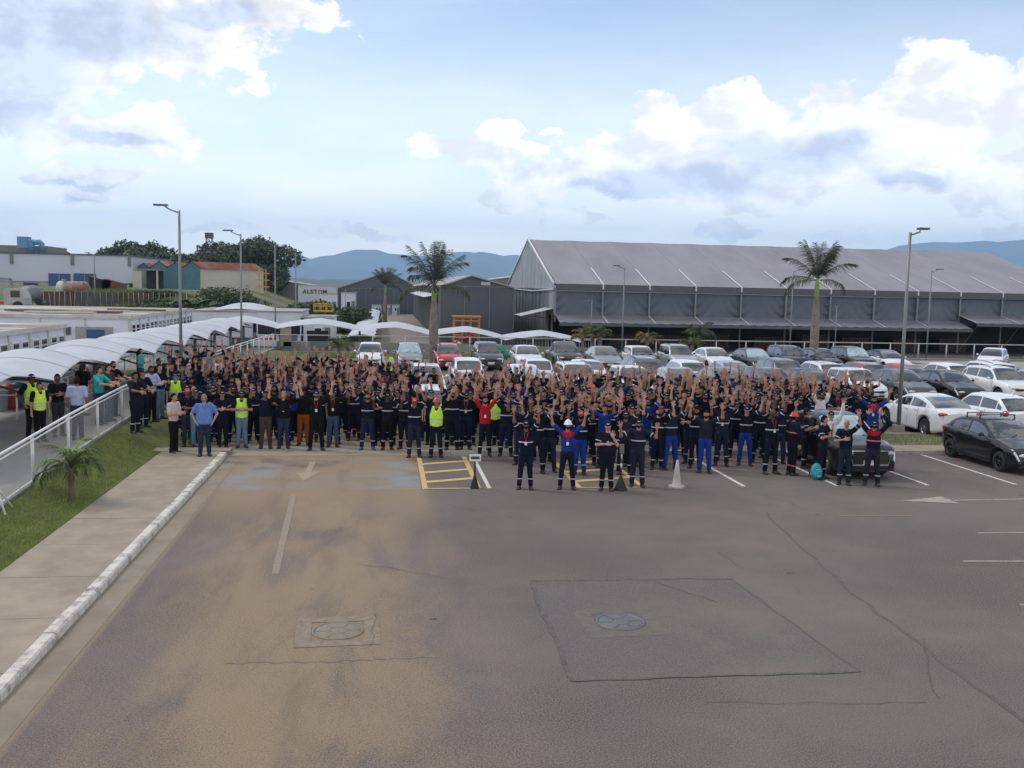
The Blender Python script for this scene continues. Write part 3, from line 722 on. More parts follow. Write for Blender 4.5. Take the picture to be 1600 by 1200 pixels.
for k in range(8):
    X = TC.x+8+k*5.3+rnd.uniform(-.6, .6); n = rnd.uniform(1.3, 2.0)
    t = thing('storage_crate', ['low brown crate pile', 'tall brown crate pile'][n > 1.65]+' in the dark opening of the fabric hall, '+['by its left end', 'second from the left', 'third from the left', 'fourth from the left', 'fourth from the right', 'third from the right', 'second from the right', 'by its right end'][k], 'crate', (X, TC.y+3.5, TZ), 0, 'crates stored inside the hall')
    mb = MB(); mb.box((0, 0, n/2), (1.6, .9, n/2)); mb.build('box', M_CRATE, t)
    mb = MB()
    for q in range(4): mb.box((-1.45+q*.96, -.93, n/2), (.05, .025, n/2))
    mb.box((0, -.93, n*.5), (1.6, .03, .04)); mb.build('slat', mat('crate_frame', (.11, .075, .055), .8), t)

def gable_hall(name, label, x0, x1, y0, y1, ze, zr, zg, mw, mr, ms, left_pitch=0.5, ribs=True, extras=None):
    t = thing(name, label, 'hall', (x0, y0, zg))
    W = x1-x0; D = y1-y0; H = ze-zg; HR = zr-zg; xa = W*left_pitch
    mb = MB(); mb.add([(0, 0, 0), (W, 0, 0), (W, 0, H), (xa, 0, HR), (0, 0, H)], [(0, 1, 2, 3, 4)]); mb.build('front_wall', mw, t)
    MB().add([(0, D, 0), (W, D, 0), (W, D, H), (xa, D, HR), (0, D, H)], [(4, 3, 2, 1, 0)]).build('back_wall', mw, t)
    for x in (0, W): MB().quad((x, 0, 0), (x, D, 0), (x, D, H), (x, 0, H)).build('side_wall', ms, t)
    for (xb, xc) in ((-.35, xa), (W+.35, xa)):
        zb = H-(HR-H)/(xa if xb < 0 else W-xa)*.35
        mb = MB(); mb.add([(xb, -.3, zb+.06), (xc, -.3, HR+.06), (xc, D+.3, HR+.06), (xb, D+.3, zb+.06), (xb, -.3, zb-.10), (xc, -.3, HR-.10)], [(0, 1, 2, 3), (0, 4, 5, 1)]); mb.build('roof', mr, t)
    if ribs:
        mb = MB(); n = max(2, int(W/2.6))
        for i in range(n+1): mb.box((W*i/n if 0 < i < n else (W*i/n+(.06 if i == 0 else -.06)), -.05, H/2), (.06, .05, H/2))
        mb.box((W/2, -.03, H+.02), (W/2, .03, .06)); mb.build('frame_post', M_STEELP, t)
        mb = MB(); k = 0
        while k*1.2 < D: 
            for x in (-.03,): mb.box((x, k*1.2, H/2), (.03, .04, H/2))
            k += 1
        mb.build('cladding_rib', M_STEEL, t)
    return t
a = P3(686, 533, 104); b = P3(795, 533, 104)
h2 = gable_hall('grey_hall', 'small dark grey gabled hall between the access road and the huge fabric hall', a.x, b.x+.5, 104, 196, 5.05, P3(731, 430, 104).z, -1.05, M_GHANG, M_GROOF, M_GHANG2, 0.42)
mb = MB(); mb.grid(lambda u, v: (-.1-1.5*u, v*60+2, 5.2-.35*u), [0, 1], [0, .5, 1]); mb.build('side_awning', mat('light_awning', (.5, .5, .5), .6), h2)
for k in range(14):
    mb = MB(); mb.box((-.05, 4+k*5.5, 4.5), (.05, .9, .35)); mb.build('window', M_GLASSD, h2)
MB().box((P3(759, 443, 104).x-a.x, -.06, P3(759, 443, 104).z+1.05), (.5, .03, .18)).build('sign_plate', mat('pale_plate', (.5, .5, .5), .5), h2)
a = P3(528, 450, 205); b = P3(659, 450, 205)
gable_hall('far_hall', 'dark grey gabled hall at the end of the access road', a.x, b.x, 205, 260, P3(528, 450, 205).z, P3(607, 424, 205).z, -1.05, M_GHANG, M_GROOF, M_GHANG, 0.6)
a = P3(436, 450, 260); b = P3(482, 450, 260)
gable_hall('distant_hall', 'distant grey hall with pale roof behind the lettered container', a.x-6, b.x+2, 262, 300, P3(482, 447, 260).z, P3(440, 437, 260).z, -1.05, M_GHANG2, M_GROOF, M_GHANG, 0.25)
# roofs between the halls
a = P3(740, 434, 230); b = P3(815, 434, 230)
gable_hall('pale_roofed_hall', 'hall with pale ribbed roof seen between the small grey hall and the fabric hall', a.x, b.x+8, 232, 270, P3(740, 440, 230).z, P3(800, 425, 230).z, -1.05, M_GHANG2, mat('pale_roof', (.42, .41, .38), .6, var=.1), M_GHANG2, 0.9)
# lettered container
a = P3(466, 446, 200); b = P3(526, 463, 200)
t = thing('lettered_container', 'white container wall carrying the word ALSTOM in dark letters', 'container', (a.x, 200, -1.0))
Wc = b.x-a.x+.0; Hc = a.z+1.0
MB().box((Wc/2, 3, Hc/2), (Wc/2, 3, Hc/2)).build('shell', mat('container_white', (.48, .50, .56), .5, var=.05, scale=.1), t)
mb = MB(); mb.box((Wc/2, 3, Hc+.08), (Wc/2+.1, 3.1, .08)); mb.build('roof', mat('container_roof', (.36, .37, .38), .6), t)
def letters(txt, parent, x, y, z, h, m, bold=.02, colours=None, gap=1.0):
    cx = x
    for i, ch in enumerate(txt):
        cu = bpy.data.curves.new('letter', 'FONT'); cu.body = ch; cu.size = h*1.38; cu.extrude = h*.03; cu.offset = bold*h
        o = bpy.data.objects.new('tmp', cu); COL.objects.link(o); bpy.context.view_layer.update()
        me = bpy.data.meshes.new_from_object(o.evaluated_get(bpy.context.evaluated_depsgraph_get()))
        COL.objects.unlink(o); bpy.data.objects.remove(o)
        xsb = [v.co.x for v in me.vertices]; x0, x1 = min(xsb), max(xsb)
        me.materials.clear(); me.materials.append((colours or {}).get(i, m))
        l = obj('letter', me, None, parent); l.rotation_euler = (math.pi/2, 0, 0); l.location = (cx-x0, y, z)
        l['label'] = 'letter '+ch
        cx += (x1-x0)+h*.16*gap
    return cx-x
M_LET = mat('letter_navy', (0.015, 0.018, 0.05), 0.5)
la = P3(475, 457.5, 200); wl = P3(505, 457, 200).x-la.x
hh = P3(475, 452, 200).z-P3(475, 457.5, 200).z
letters('ALSTOM', t, la.x-a.x-.3, -.06, la.z+.9, hh*1.15, M_LET, .035, {4: mat('letter_red', (.35, .01, .03), .5)}, 1.0)
# lattice of small far huts and clutter
def hut(px0, px1, pyt, Y, zg, label, mw, mr, depth=3.0, cat='hut', name='site_hut', windows=1, roof='flat'):
    a = P3(px0, pyt, Y); b = P3(px1, pyt, Y); W = b.x-a.x; H = a.z-zg
    t = thing(name, label, cat, (a.x, Y, zg))
    MB().box((W/2, depth/2, H/2), (W/2, depth/2, H/2)).build('wall', mw, t)
    MB().box((W/2, depth/2, H+.05), (W/2+.12, depth/2+.12, .05)).build('roof', mr, t)
    for k in range(windows):
        x = W*(k+.5)/windows
        w = MB().box((x, -.03, H*.58), (min(.5, W*.14), .03, H*.17)).build('window', M_FRAMEW, t)
        MB().box((x, -.07, H*.58), (min(.5, W*.14)*.8, .015, H*.13)).build('pane', M_GLASSD, w)
    MB().box((W*.82, -.03, H*.38), (min(.45, W*.1), .03, H*.36)).build('door', M_STEELP, t)
    return t
hut(500, 527, 459, 150, -1.0, 'small white site hut just right of the lettered container', M_CAB, M_CABR)
hut(533, 556, 457.5, 150, -1.0, 'small white site hut against the far grey hall', M_CAB, M_CABR)
for k, (p0, p1) in enumerate(((581, 596), (599, 610), (612.5, 624))):
    hut(p0, p1, 476.5, 196, -1.0, 'white cabin at the end of the access road, '+['leftmost of three', 'middle one of three', 'rightmost of three'][k], mat('cabin_white', (.55, .57, .62), .5), M_STEEL, 3, windows=1)
# far roofs on the horizon at right
t = gable_hall('valley_warehouse', 'low pale warehouse far behind on the horizon above the access road', P3(560, 440, 700).x, P3(650, 440, 700).x, 700, 760, 8.5, 11, -1.2, M_CREAM, mat('pale_far_roof', (.5, .48, .44), .6), M_CREAM, .5, ribs=False)

# ------------------------------------------------------------------ prefab office cabins on the left
def cabin(name, label, x_face, y0, y1, depth, z0, z1, nwin, south_door=False):
    t = thing(name, label, 'site cabin', (x_face, y0, z0)); H = z1-z0; D = y1-y0
    MB().box((-depth/2, D/2, H/2), (depth/2, D/2, H/2)).build('wall', M_CAB, t)
    mb = MB(); mb.box((-depth/2, D/2, H+.07), (depth/2+.12, D/2+.12, .10)); mb.build('roof_edge', M_CABF, t)
    MB().grid(lambda u, v: (-depth*u, v*D, H+.176+.05*mnoise.noise(Vector((u*9, v*D, 0)))), [i/8 for i in range(9)], [i/16 for i in range(17)]).build('roof', M_CABR, t)
    n = max(1, round(D/2.45))
    for i in range(n+1):
        MB().box((.02, D*i/n, H/2), (.03, .06, H/2)).build('frame_post', M_CABF, t)
    for i in range(n):
        for dx in (.28, .72):
            y = D*(i+dx)/n
            w = MB().box((.03, y, H-.78), (.045, .38, .46)).build('window', M_FRAMEW, t)
            for q in range(3): MB().box((.085, y, H-.78-.27+q*.27), (.012, .28, .105)).build('pane', M_GLASSD, w)
    m = max(1, round(depth/2.5)); mb = MB()
    for i in range(m+1): mb.box((-depth*i/m, -.02, H/2), (.04, .025, H/2))
    mb.build('panel_joint', M_CABF, t)
    if south_door:
        # entrance recess, notice and ventilation boxes on the south face
        MB().box((-2.0, -.03, .95), (1.05, .05, 1.05)).build('porch', mat('porch_grey', (.30, .29, .28), .7), t)
        d = MB().box((-1.9, -.10, .9), (.5, .02, .95)).build('door', M_BLUE, t)
        MB().box((-3.6, -.06, 1.75), (.28, .05, .22)).build('air_vent', M_STEELD, t)
        MB().box((-10.1, -.06, 1.3), (.55, .05, .42)).build('notice_frame', M_BLACK, t)
        MB().box((-10.1, -.12, 1.3), (.16, .01, .24)).build('notice_print', M_STRAP, t)
    return t
cabin('office_cabin', 'nearest white prefab office cabin at the left edge, windows facing the canopy', -14.95, 34.0, 47.7, 14, .35, 2.72, 6)
cabin('office_cabin', 'long white prefab office block with a row of paired windows behind the canopy', -14.95, 59.5, 78.0, 40, .2, 2.72, 8, True)
# roof clutter
BOARDS = []
M_SCR = mat('scrap_board', (.13, .05, .035), .8, var=.3)
for k in range(16):
    px, py = rnd.uniform(10, 215), rnd.uniform(485, 492)
    p = g(px, py, 2.92)
    if p.y < 61 or p.x > -16.5 or p.y > 77 or p.x < -53: continue
    m = [M_SCR, M_CABF, M_STEELD][k % 3]
    o = MB().box((0, 0, .05), (rnd.uniform(.5, 2.0), rnd.uniform(.15, .5), .05)).build('scrap_board', m, None, (p.x, p.y, 2.93), rnd.uniform(-.2, .2))
    BOARDS.append((p.x, k % 3, o))
_cn = {}
for x_, c_, o in sorted(BOARDS, key=lambda q: q[0]):
    _cn[c_] = _cn.get(c_, 0)+1
    tag(o, ['first', 'second', 'third', 'fourth', 'fifth', 'sixth'][_cn[c_]-1]+' '+['rusty', 'pale', 'dark'][c_]+' board from the left on the long cabin roof', 'board', 'boards lying on the cabin roof')
# rear buildings behind the canopy
t = hut(300, 425, 486, 92, -.9, 'long low building with grey roof and white tensile top behind the canopy', M_CAB, M_CABR, 12, 'building', 'low_building', 3)
a = P3(330, 480, 96); b = P3(425, 480, 96)
mb = MB(); mb.grid(lambda u, v: (L(a.x, b.x, u), 94+10*v, a.z-.3+(.75*math.sin(math.pi*u)**.8)*(.3+.7*math.sin(math.pi*v))), [i/16 for i in range(17)], [i/6 for i in range(7)])
o = mb.build('shade_roof', M_MEMB); tag(o, 'white tensile shade roof rising above the low grey building', 'shade roof')
t = hut(402, 470, 487, 84, -.9, 'white building with dark window strip at the corner of the two canopies', M_CAB, M_GROOF, 9, 'building', 'low_building', 4)
t = hut(474, 520, 497, 84, -.9, 'white service building with dark open doorway below the yellow platform', M_CAB, M_GROOF, 7, 'building', 'low_building', 1)
MB().box((1.2, -.08, .95), (.9, .03, .95)).build('doorway', M_BLACK, t)
# notice boards and screens behind the cross fence
for k, (p0, p1, y0, y1, m, lb) in enumerate(((438, 455, 512, 541, mat('board_beige', (.30, .27, .22), .8, var=.15, scale=4), 'tall beige notice board with small faded print by the lamp post'), (360, 392, 527, 549, M_STEELP, 'dark grey screen panel left of the red topped board'), (443, 462, 534, 552, M_STEELP, 'dark grey screen panel below the beige board'), (486, 512, 533, 554, M_STEELP, 'dark grey screen panel behind the rear fence'))):
    a = P3(p0, y0, 70.9); b = P3(p1, y1, 70.9)
    t = thing('screen_panel' if k else 'notice_board', lb, 'panel', (a.x, 70.9, 0))
    MB().box(((b.x-a.x)/2, 0, (a.z+b.z)/2), ((b.x-a.x)/2, .03, (a.z-b.z)/2)).build('board', m, t)
    for x in (0.05, b.x-a.x-.05): MB().box((x, .05, a.z/2), (.03, .03, a.z/2)).build('leg', M_STEELP, t)
a = P3(393, 527, 71); b = P3(432, 541, 71)
t = thing('notice_board', 'white notice board with a red header band behind the fence corner', 'panel', (a.x, 71, 0))
MB().box(((b.x-a.x)/2, 0, (a.z+b.z)/2), ((b.x-a.x)/2, .03, (a.z-b.z)/2)).build('board', M_CAB, t)
MB().box(((b.x-a.x)/2, -.04, a.z-.08), ((b.x-a.x)/2, .01, .08)).build('header', M_RED, t)

# ------------------------------------------------------------------ tensile canopies
def membrane_mesh(n=18, m=12, half=1.72, ln=6.0, rise=.46):
    def f(u, v):
        s = math.sin(math.pi*u)
        w = half*(1-.10*s)
        z = rise*(.55*s**.8+.45*(1-abs(2*u-1))**1.3)*(1-.35*v*v)+.20*(1-abs(v)**1.6)-.10*abs(v)**3*(1-s)
        return (v*w, u*ln, z)
    mb = MB(); mb.grid(f, [i/n for i in range(n+1)], [-1+2*j/m for j in range(m+1)])
    return mb.mesh('membrane')
def seam_mesh():
    mb = MB()
    for u in (.25, .5, .75):
        def f(a_, v):
            s = math.sin(math.pi*u); z = .46*(.55*s**.8+.45*(1-abs(2*u-1))**1.3)*(1-.35*v*v)+.20*(1-abs(v)**1.6)-.10*abs(v)**3*(1-s)
            return (v*1.72*(1-.10*s), u*6.0+a_, z+.008)
        mb.grid(f, [-.022, .022], [-1+j/8 for j in range(17)])
    for v0 in (-.985, .985):
        def f2(u, a_):
            s = math.sin(math.pi*u); v = v0+a_; z = .46*(.55*s**.8+.45*(1-abs(2*u-1))**1.3)*(1-.35*v*v)+.20*(1-abs(v)**1.6)-.10*abs(v)**3*(1-s)
            return (v*1.72*(1-.10*s), u*6.0, z+.008)
        mb.grid(f2, [i/18 for i in range(19)], [-.015, .015])
    return mb.mesh('seam')
SEAMM = seam_mesh(); SEAMM.materials.append(M_SEAM)
MEMB = membrane_mesh(); MEMB.materials.append(M_MEMB)
MEMB2 = membrane_mesh(half=1.95, rise=.52); MEMB2.materials.append(M_MEMB)
MEMB3 = membrane_mesh(half=1.15, rise=.12); MEMB3.materials.append(M_MEMB)
def canopy_run(name, posts, zs, label, cx, group, side=1, mesh=MEMB):
    """posts: list of (x, y) along the run, zs: membrane spring height at each"""
    t = thing(name, label, 'canopy', (posts[0][0], posts[0][1], 0), 0, group)
    p0 = Vector((posts[0][0], posts[0][1], 0))
    for i, (a, b) in enumerate(zip(posts[:-1], posts[1:])):
        d = Vector((b[0]-a[0], b[1]-a[1], 0)); ln = d.length; rz = -math.atan2(d.x, d.y)
        n = Vector((d.y, -d.x, 0)).normalized()
        if mesh is MEMB:
            for u_ in (.5,):
                q_ = obj('seam', SEAMM, None, t); q_.location = Vector((a[0], a[1], zs[i]))-p0+n*cx; q_.rotation_euler = (math.atan2(zs[i+1]-zs[i], ln), 0, rz); q_.scale = (1, ln/6.0, 1)
        o = obj('membrane', mesh, None, t); o.location = Vector((a[0], a[1], zs[i]))-p0+n*cx; 
        tilt = math.atan2(zs[i+1]-zs[i], ln)
        o.rotation_euler = (tilt, 0, rz); o.scale = (1, ln/6.0, 1)
    for i, a in enumerate(posts):
        b = posts[min(i+1, len(posts)-1)]; c = posts[max(i-1, 0)]
        d = Vector((b[0]-c[0], b[1]-c[1], 0)).normalized(); n = Vector((d.y, -d.x, 0))
        zb = (ramp_z(a[1]) if side == 1 else -0.95)-.05
        q = Vector((a[0], a[1], 0))-p0
        mb = MB(); mb.tube([q+Vector((0, 0, zb)), q+Vector((0, 0, zs[i]-.12))], .085, 10); mb.build('post', M_STEELP, t)
        mb = MB()
        pts = [q+n*(cx+s*1.62)+Vector((0, 0, zs[i]-.13+.12*(1-s*s))) for s in (-1, -.5, 0, .5, 1)]
        mb.tube(pts, [.03, .05, .06, .05, .03], 8); 
        mb.tube([q+Vector((0, 0, zs[i]-.55)), q+n*(cx*1.4)+Vector((0, 0, zs[i]-.08))], .035, 6)
        mb.build('arm', M_STEELD, t)
    return t
ps = [(-10.0, 23.2)]+[(-10.0, 29.1+6.0*i) for i in range(8)]
canopy_run('walkway_canopy', ps, [2.16, 2.14, 2.12, 2.1, 2.05, 2.0, 1.95, 1.9, 1.9], 'white tensile walkway canopy on grey posts running away along the left side', -1.05, 'white tensile canopies', 1)
ps = [(P3(x, 515, 74).x, 74.0) for x in (330, 438, 562, 673, 785, 905, 950)]
canopy_run('walkway_canopy', ps[:4], [1.85, 1.78, 1.68, 1.42], 'white tensile canopy crossing behind the rear fence, left run ending at the access road', 0.0, 'white tensile canopies', 2, MEMB2)
canopy_run('walkway_canopy', ps[3:6], [1.42, 1.15, 1.0], 'white tensile canopy crossing behind the parked cars, right of the access road', 0.0, 'white tensile canopies', 2, MEMB2)
ps = [(L(-1.75, -1.65, i/13), 76+i*6.0) for i in range(14)]
canopy_run('walkway_canopy', ps, [.95]*14, 'white tensile canopy following the access road to the far grey hall', 0.0, 'white tensile canopies', 2, MEMB3)

# ------------------------------------------------------------------ fences
def fence(name, label, pts, H, sp, m, mesh_fill=0.0, rails=(1.0, .88, .06), post_r=.035, rail_r=.028, group=None, pickets=0, cat='fence'):
    t = thing(name, label, cat, pts[0], 0, group); p0 = Vector(pts[0])
    posts = []
    for a, b in zip(pts[:-1], pts[1:]):
        a, b = Vector(a), Vector(b); n = max(1, round((b-a).length/sp))
        for i in range(n): posts.append(Lv(a, b, i/n))
    posts.append(Vector(pts[-1])); posts = [p-p0 for p in posts]
    for p in posts:
        mb = MB(); mb.tube([p, p+Vector((0, 0, H))], post_r, 8); mb.build('post', m, t)
    for r in rails:
        mb = MB()
        for p, q in zip(posts[:-1], posts[1:]): mb.tube([p+Vector((0, 0, H*r)), q+Vector((0, 0, H*r))], rail_r if r > .95 else rail_r*.62, 8, cap=False)
        mb.build('rail', m, t)
    if mesh_fill:
        mb = MB(); s = mesh_fill
        for p, q in zip(posts[:-1], posts[1:]):
            d = q-p; ln = d.length; h = H*(rails[1]-.06) if len(rails) > 1 else H*.9
            e = d/ln; base = p+Vector((0, 0, H*.06))
            k = -h
            while k < ln:
                for sg in (1, -1):
                    s0, s1 = max(0, k), min(ln, k+h)
                    if s1 > s0:
                        za, zb = (s0-k, s1-k) if sg == 1 else (h-(s0-k), h-(s1-k))
                        A = base+e*s0+Vector((0, 0, za)); B = base+e*s1+Vector((0, 0, zb)); nn = Vector((-e.y, e.x, 0))
                        w = .0015
                        upv = Vector((0, 0, w*1.4))
                        mb.add([A-upv, B-upv, B+nn*w*1.6, A+nn*w*1.6, A+upv, B+upv], [(0, 1, 2, 3), (3, 2, 5, 4), (4, 5, 1, 0)])
                k += s
        o = mb.build('wire_mesh', M_WIRE, t); o['kind'] = 'stuff'
    if pickets:
        mb = MB()
        for p, q in zip(posts[:-1], posts[1:]):
            n = max(1, round((q-p).length/pickets))
            for i in range(1, n): c = Lv(p, q, i/n); mb.box((c.x, c.y, c.z+H*.5), (.014, .014, H*.43))
        mb.build('picket', m, t)['kind'] = 'stuff'
    return t
xf = -7.86
ysf = [15.0, 20.2, 22.7, 25.2, 27.7, 30.2, 32.7, 37, 44, 52, 60, 70.4]
fence('mesh_fence', 'white tubular handrail fence with wire mesh along the lawn, nearest one', [(xf, y, ramp_z(y)) for y in ysf[1:7]], 1.06, 2.5, M_RAILW, 0.062, (1.0, .90, .05), .038, .034)
fence('mesh_fence', 'white handrail fence climbing behind the left part of the crowd', [(xf, y, ramp_z(y)) for y in ysf[6:]], 1.06, 2.4, M_RAILW, 0, (1.0, .88, .05), .03, .028, pickets=0)
mb = MB()  # strut on the first post
t = thing('fence_brace', 'white slanted double brace at the left end of the mesh fence', 'brace', (xf, 20.2, ramp_z(20.2)))
mb.tube([(.02, .1, .9), (.35, -.1, 0)], .022, 6); mb.tube([(-.02, -.1, .9), (.30, .42, .04)], .022, 6); mb.tube([(0, .0, .95), (-.3, -.4, 0)], .022, 6); mb.build('strut', M_RAILW, t)
fence('mesh_fence', 'white railing along the far side of the walkway beside the canopy posts', [(-10.62, y, ramp_z(y)+.08) for y in (33.5, 44, 56, 68)], 1.05, 2.4, M_RAILW, 0, (1.0, .86, .05), .028, .025, pickets=0)
fence('mesh_fence', 'low white railing in front of the recycling bins at the left edge', [(-15.5, 30.6, .62), (-11.0, 30.6, .62), (-10.7, 34.4, .65)], 1.0, 1.5, M_RAILW, 0, (1.0, .84, .05), .03, .028, pickets=0)
fence('mesh_fence', 'white railing in front of the cabins behind the first canopy posts', [(-13.4, 40.2, .68), (-13.2, 50.2, .6), (-13.1, 66, .4)], 1.35, 2.2, M_RAILW, 0, (1.0, .80, .05), .026, .022, pickets=.55)
fence('rear_fence', 'long white and grey post and rail fence behind the last row of parked cars', [(-7.86, 70.45, .0), (77, 70.45, .0)], 1.32, 2.36, M_RAILG, 0.0, (1.0, .10), .05, .035)
fence('rear_fence', 'pale picket railing across the road end by the parked pickup', [(9.2, 73.0, -.9), (16.0, 73.0, -.9)], 2.0, 1.7, M_RAILG, 0.0, (1.0, .10), .04, .03, pickets=.25)
# yard fence far left with brown cloth
def yfence():
    t = thing('yard_fence', 'brown cloth screened yard fence with leaning posts in front of the white warehouse', 'fence', (0, 0, 0))
    pts = [P3(60, 455, 118), P3(118, 456, 120), P3(185, 457, 124), P3(240, 458, 126), P3(300, 458, 130)]
    for i, (a, b) in enumerate(zip(pts[:-1], pts[1:])):
        m = [mat('brown_cloth', (.085, .066, .055), .9, var=.3, scale=.5), mat('grey_cloth', (.10, .095, .095), .9, var=.3, scale=.5)][i % 2]
        zb = 1.3
        if i < 3: MB().quad((a.x, a.y, zb), (b.x, b.y, zb), (b.x, b.y, b.z), (a.x, a.y, a.z)).build('screen_cloth', m, t)
        n = 7
        for k in range(n):
            c = Lv(a, b, k/n)
            mb = MB(); mb.tube([(c.x+rnd.uniform(-.25, .25), c.y-.15, zb-.5), (c.x, c.y-.15, c.z+rnd.uniform(-.1, .15))], .045, 5); mb.build('post', M_CABR, t)
yfence()

# ------------------------------------------------------------------ lamps
def lamp(x, y, zt, zb, arm, label, r=.065, armlen=1.35, tilt=.12):
    t = thing('street_lamp', label, 'street lamp', (x, y, zb), 0, 'tall grey street lamps')
    H = zt-zb
    MB().tube([(0, 0, 0), (0, 0, H*.45), (0, 0, H)], [r*1.25, r, r*.8], 10).build('pole', M_STEEL, t)
    mb = MB(); s = arm
    mb.tube([(0, 0, H-.1), (s*.35, 0, H+.02), (s*armlen*.6, 0, H+.02+tilt*.5)], .03, 6); mb.build('arm', M_STEEL, t)
    mb = MB(); M4 = Matrix.Rotation(-s*.12, 4, 'Y')
    mb.box((s*armlen*.78, 0, H+.08+tilt*.5), (armlen*.30, .12, .035), 0, 0)
    mb.build('lamp_head', M_STEELD, t)
    mb = MB(); mb.box((0, 0, .15), (.16, .16, .15)); mb.build('base', M_CONC2, t)
    return t
lamp(-8.57, 42.4, 7.95, .6, -1, 'tallest grey street lamp standing among the people at the left, head pointing left', .062, .95, .25)
lamp(-8.5, 59.5, 7.87, .45, -1, 'grey street lamp with left-pointing head, second along the canopy walkway', .06, .95, .22)
lamp(-8.8, 80.5, 8.1, -1, -1, 'grey street lamp in front of the mountains, third along the canopy walkway', .06, .95, .2)
lamp(-8.8, 99.0, 8.0, -1, -1, 'grey street lamp farthest along the canopy walkway, above the lettered container', .065, .95, .2)
p = g(1403, 680); lamp(p.x, p.y, 7.25, .08, 1, 'large grey street lamp beside the white sedan on the gravel median', .062, .62, .12)
def lamp_at(pxt, pyt, Y, arm, label, r=.075, zb=-1):
    p = P3(pxt, pyt, Y); lamp(p.x, Y, p.z, zb, arm, label, r*.75, .9, .12)
lamp_at(1456, 423, 74, 1, 'street lamp between the median lamp and the right edge, in front of the awnings', .08)
lamp_at(976, 418, 78, -1, 'street lamp before the second and third bays of the fabric hall', .08)
lamp_at(1240, 423, 78, 1, 'street lamp just left of the right royal palm', .07)
lamp_at(925, 469, 86, -1, 'short lamp post behind the small palms, before the first awning bay', .06)
lamp_at(1308, 478, 86, -1, 'short lamp post right of the right royal palm', .06)
lamp_at(147, 397, 112, -1, 'thin lamp post in front of the white warehouse', .10, 1.5)
lamp_at(540, 452, 130, -1, 'thin lamp post before the far hall, left end of the row', .07); lamp_at(556, 455, 150, -1, 'thin lamp post before the far hall, right end of the row', .07)

# ------------------------------------------------------------------ far left: warehouse, sheds, yard
def warehouse():
    Y = 250.0
    a = P3(-60, 391, Y); b = P3(207, 400.5, Y); zb = P3(150, 446, Y).z; gz = 3.0
    t = thing('white_warehouse', 'big white warehouse with two blue doors and a blue roof duct', 'warehouse', (a.x, Y, gz))
    W = b.x-a.x; H = b.z-gz
    MB().box((W/2, 20, H/2+.6), (W/2, 20, H/2-.6)).build('wall', M_WHW, t)
    MB().box((W/2, 20.3, .6), (W/2-1, 19.9, .59)).build('plinth', mat('plinth_white', (.42, .42, .44), .7), t)
    MB().box((W/2, 20, H+.15), (W/2+.3, 20.3, .15)).build('roof_edge', M_STEELD, t)
    for p0, p1 in ((76, 110.5), (115, 150.5)):
        c = P3(p0, 427, Y); e = P3(p1, 452, Y)
        d = MB().box(((c.x+e.x)/2-a.x, -.12, (c.z+gz)/2-gz), ((e.x-c.x)/2, .1, (c.z-gz)/2)).build('door', M_BLUE, t)
        MB().box(((c.x+e.x)/2-a.x, -.3, (c.z+gz)/2-gz), (.12, .05, (c.z-gz)/2)).build('door_frame', M_STEEL, d)
    for p0 in (18, 113, 202):
        c = P3(p0, 394, Y); MB().box((c.x-a.x, -.2, H-1.2), (.35, .15, 1.3)).build('downpipe', M_STEELP, t)
    # higher rear part with ducts
    c = P3(82, 385.5, Y+30); e = P3(-60, 381, Y+30)
    MB().box(((c.x+e.x)/2-a.x, 34, (c.z-gz)/2), ((c.x-e.x)/2, 8, (c.z-gz)/2)).build('upper_block', mat('brown_cladding', (.22, .18, .16), .7), t)
    def q(px, py, yy=22): v = P3(px, py, Y+yy); return (v.x-a.x, yy, v.z-gz)
    mb = MB(); mb.tube([q(39, 379), q(46, 379), q(47.5, 381), q(48, 394)], 1.1, 10); mb.build('duct', M_DUCT, t)
    mb = MB(); mb.tube([q(50, 378.5), q(62, 378.5), q(65, 381), q(65.5, 394)], .75, 10); mb.build('duct', M_DUCT, t)
    c = q(38, 379); MB().box((c[0], 22, c[2]), (1.3, 1.5, 1.5)).build('fan_box', M_DUCT, t)
    c = P3(48, 448, Y); MB().box((c.x-a.x, -.1, c.z-gz), (1.6, .1, 1.0)).build('window', mat('violet_blue', (.03, .03, .15), .5), t)
warehouse()
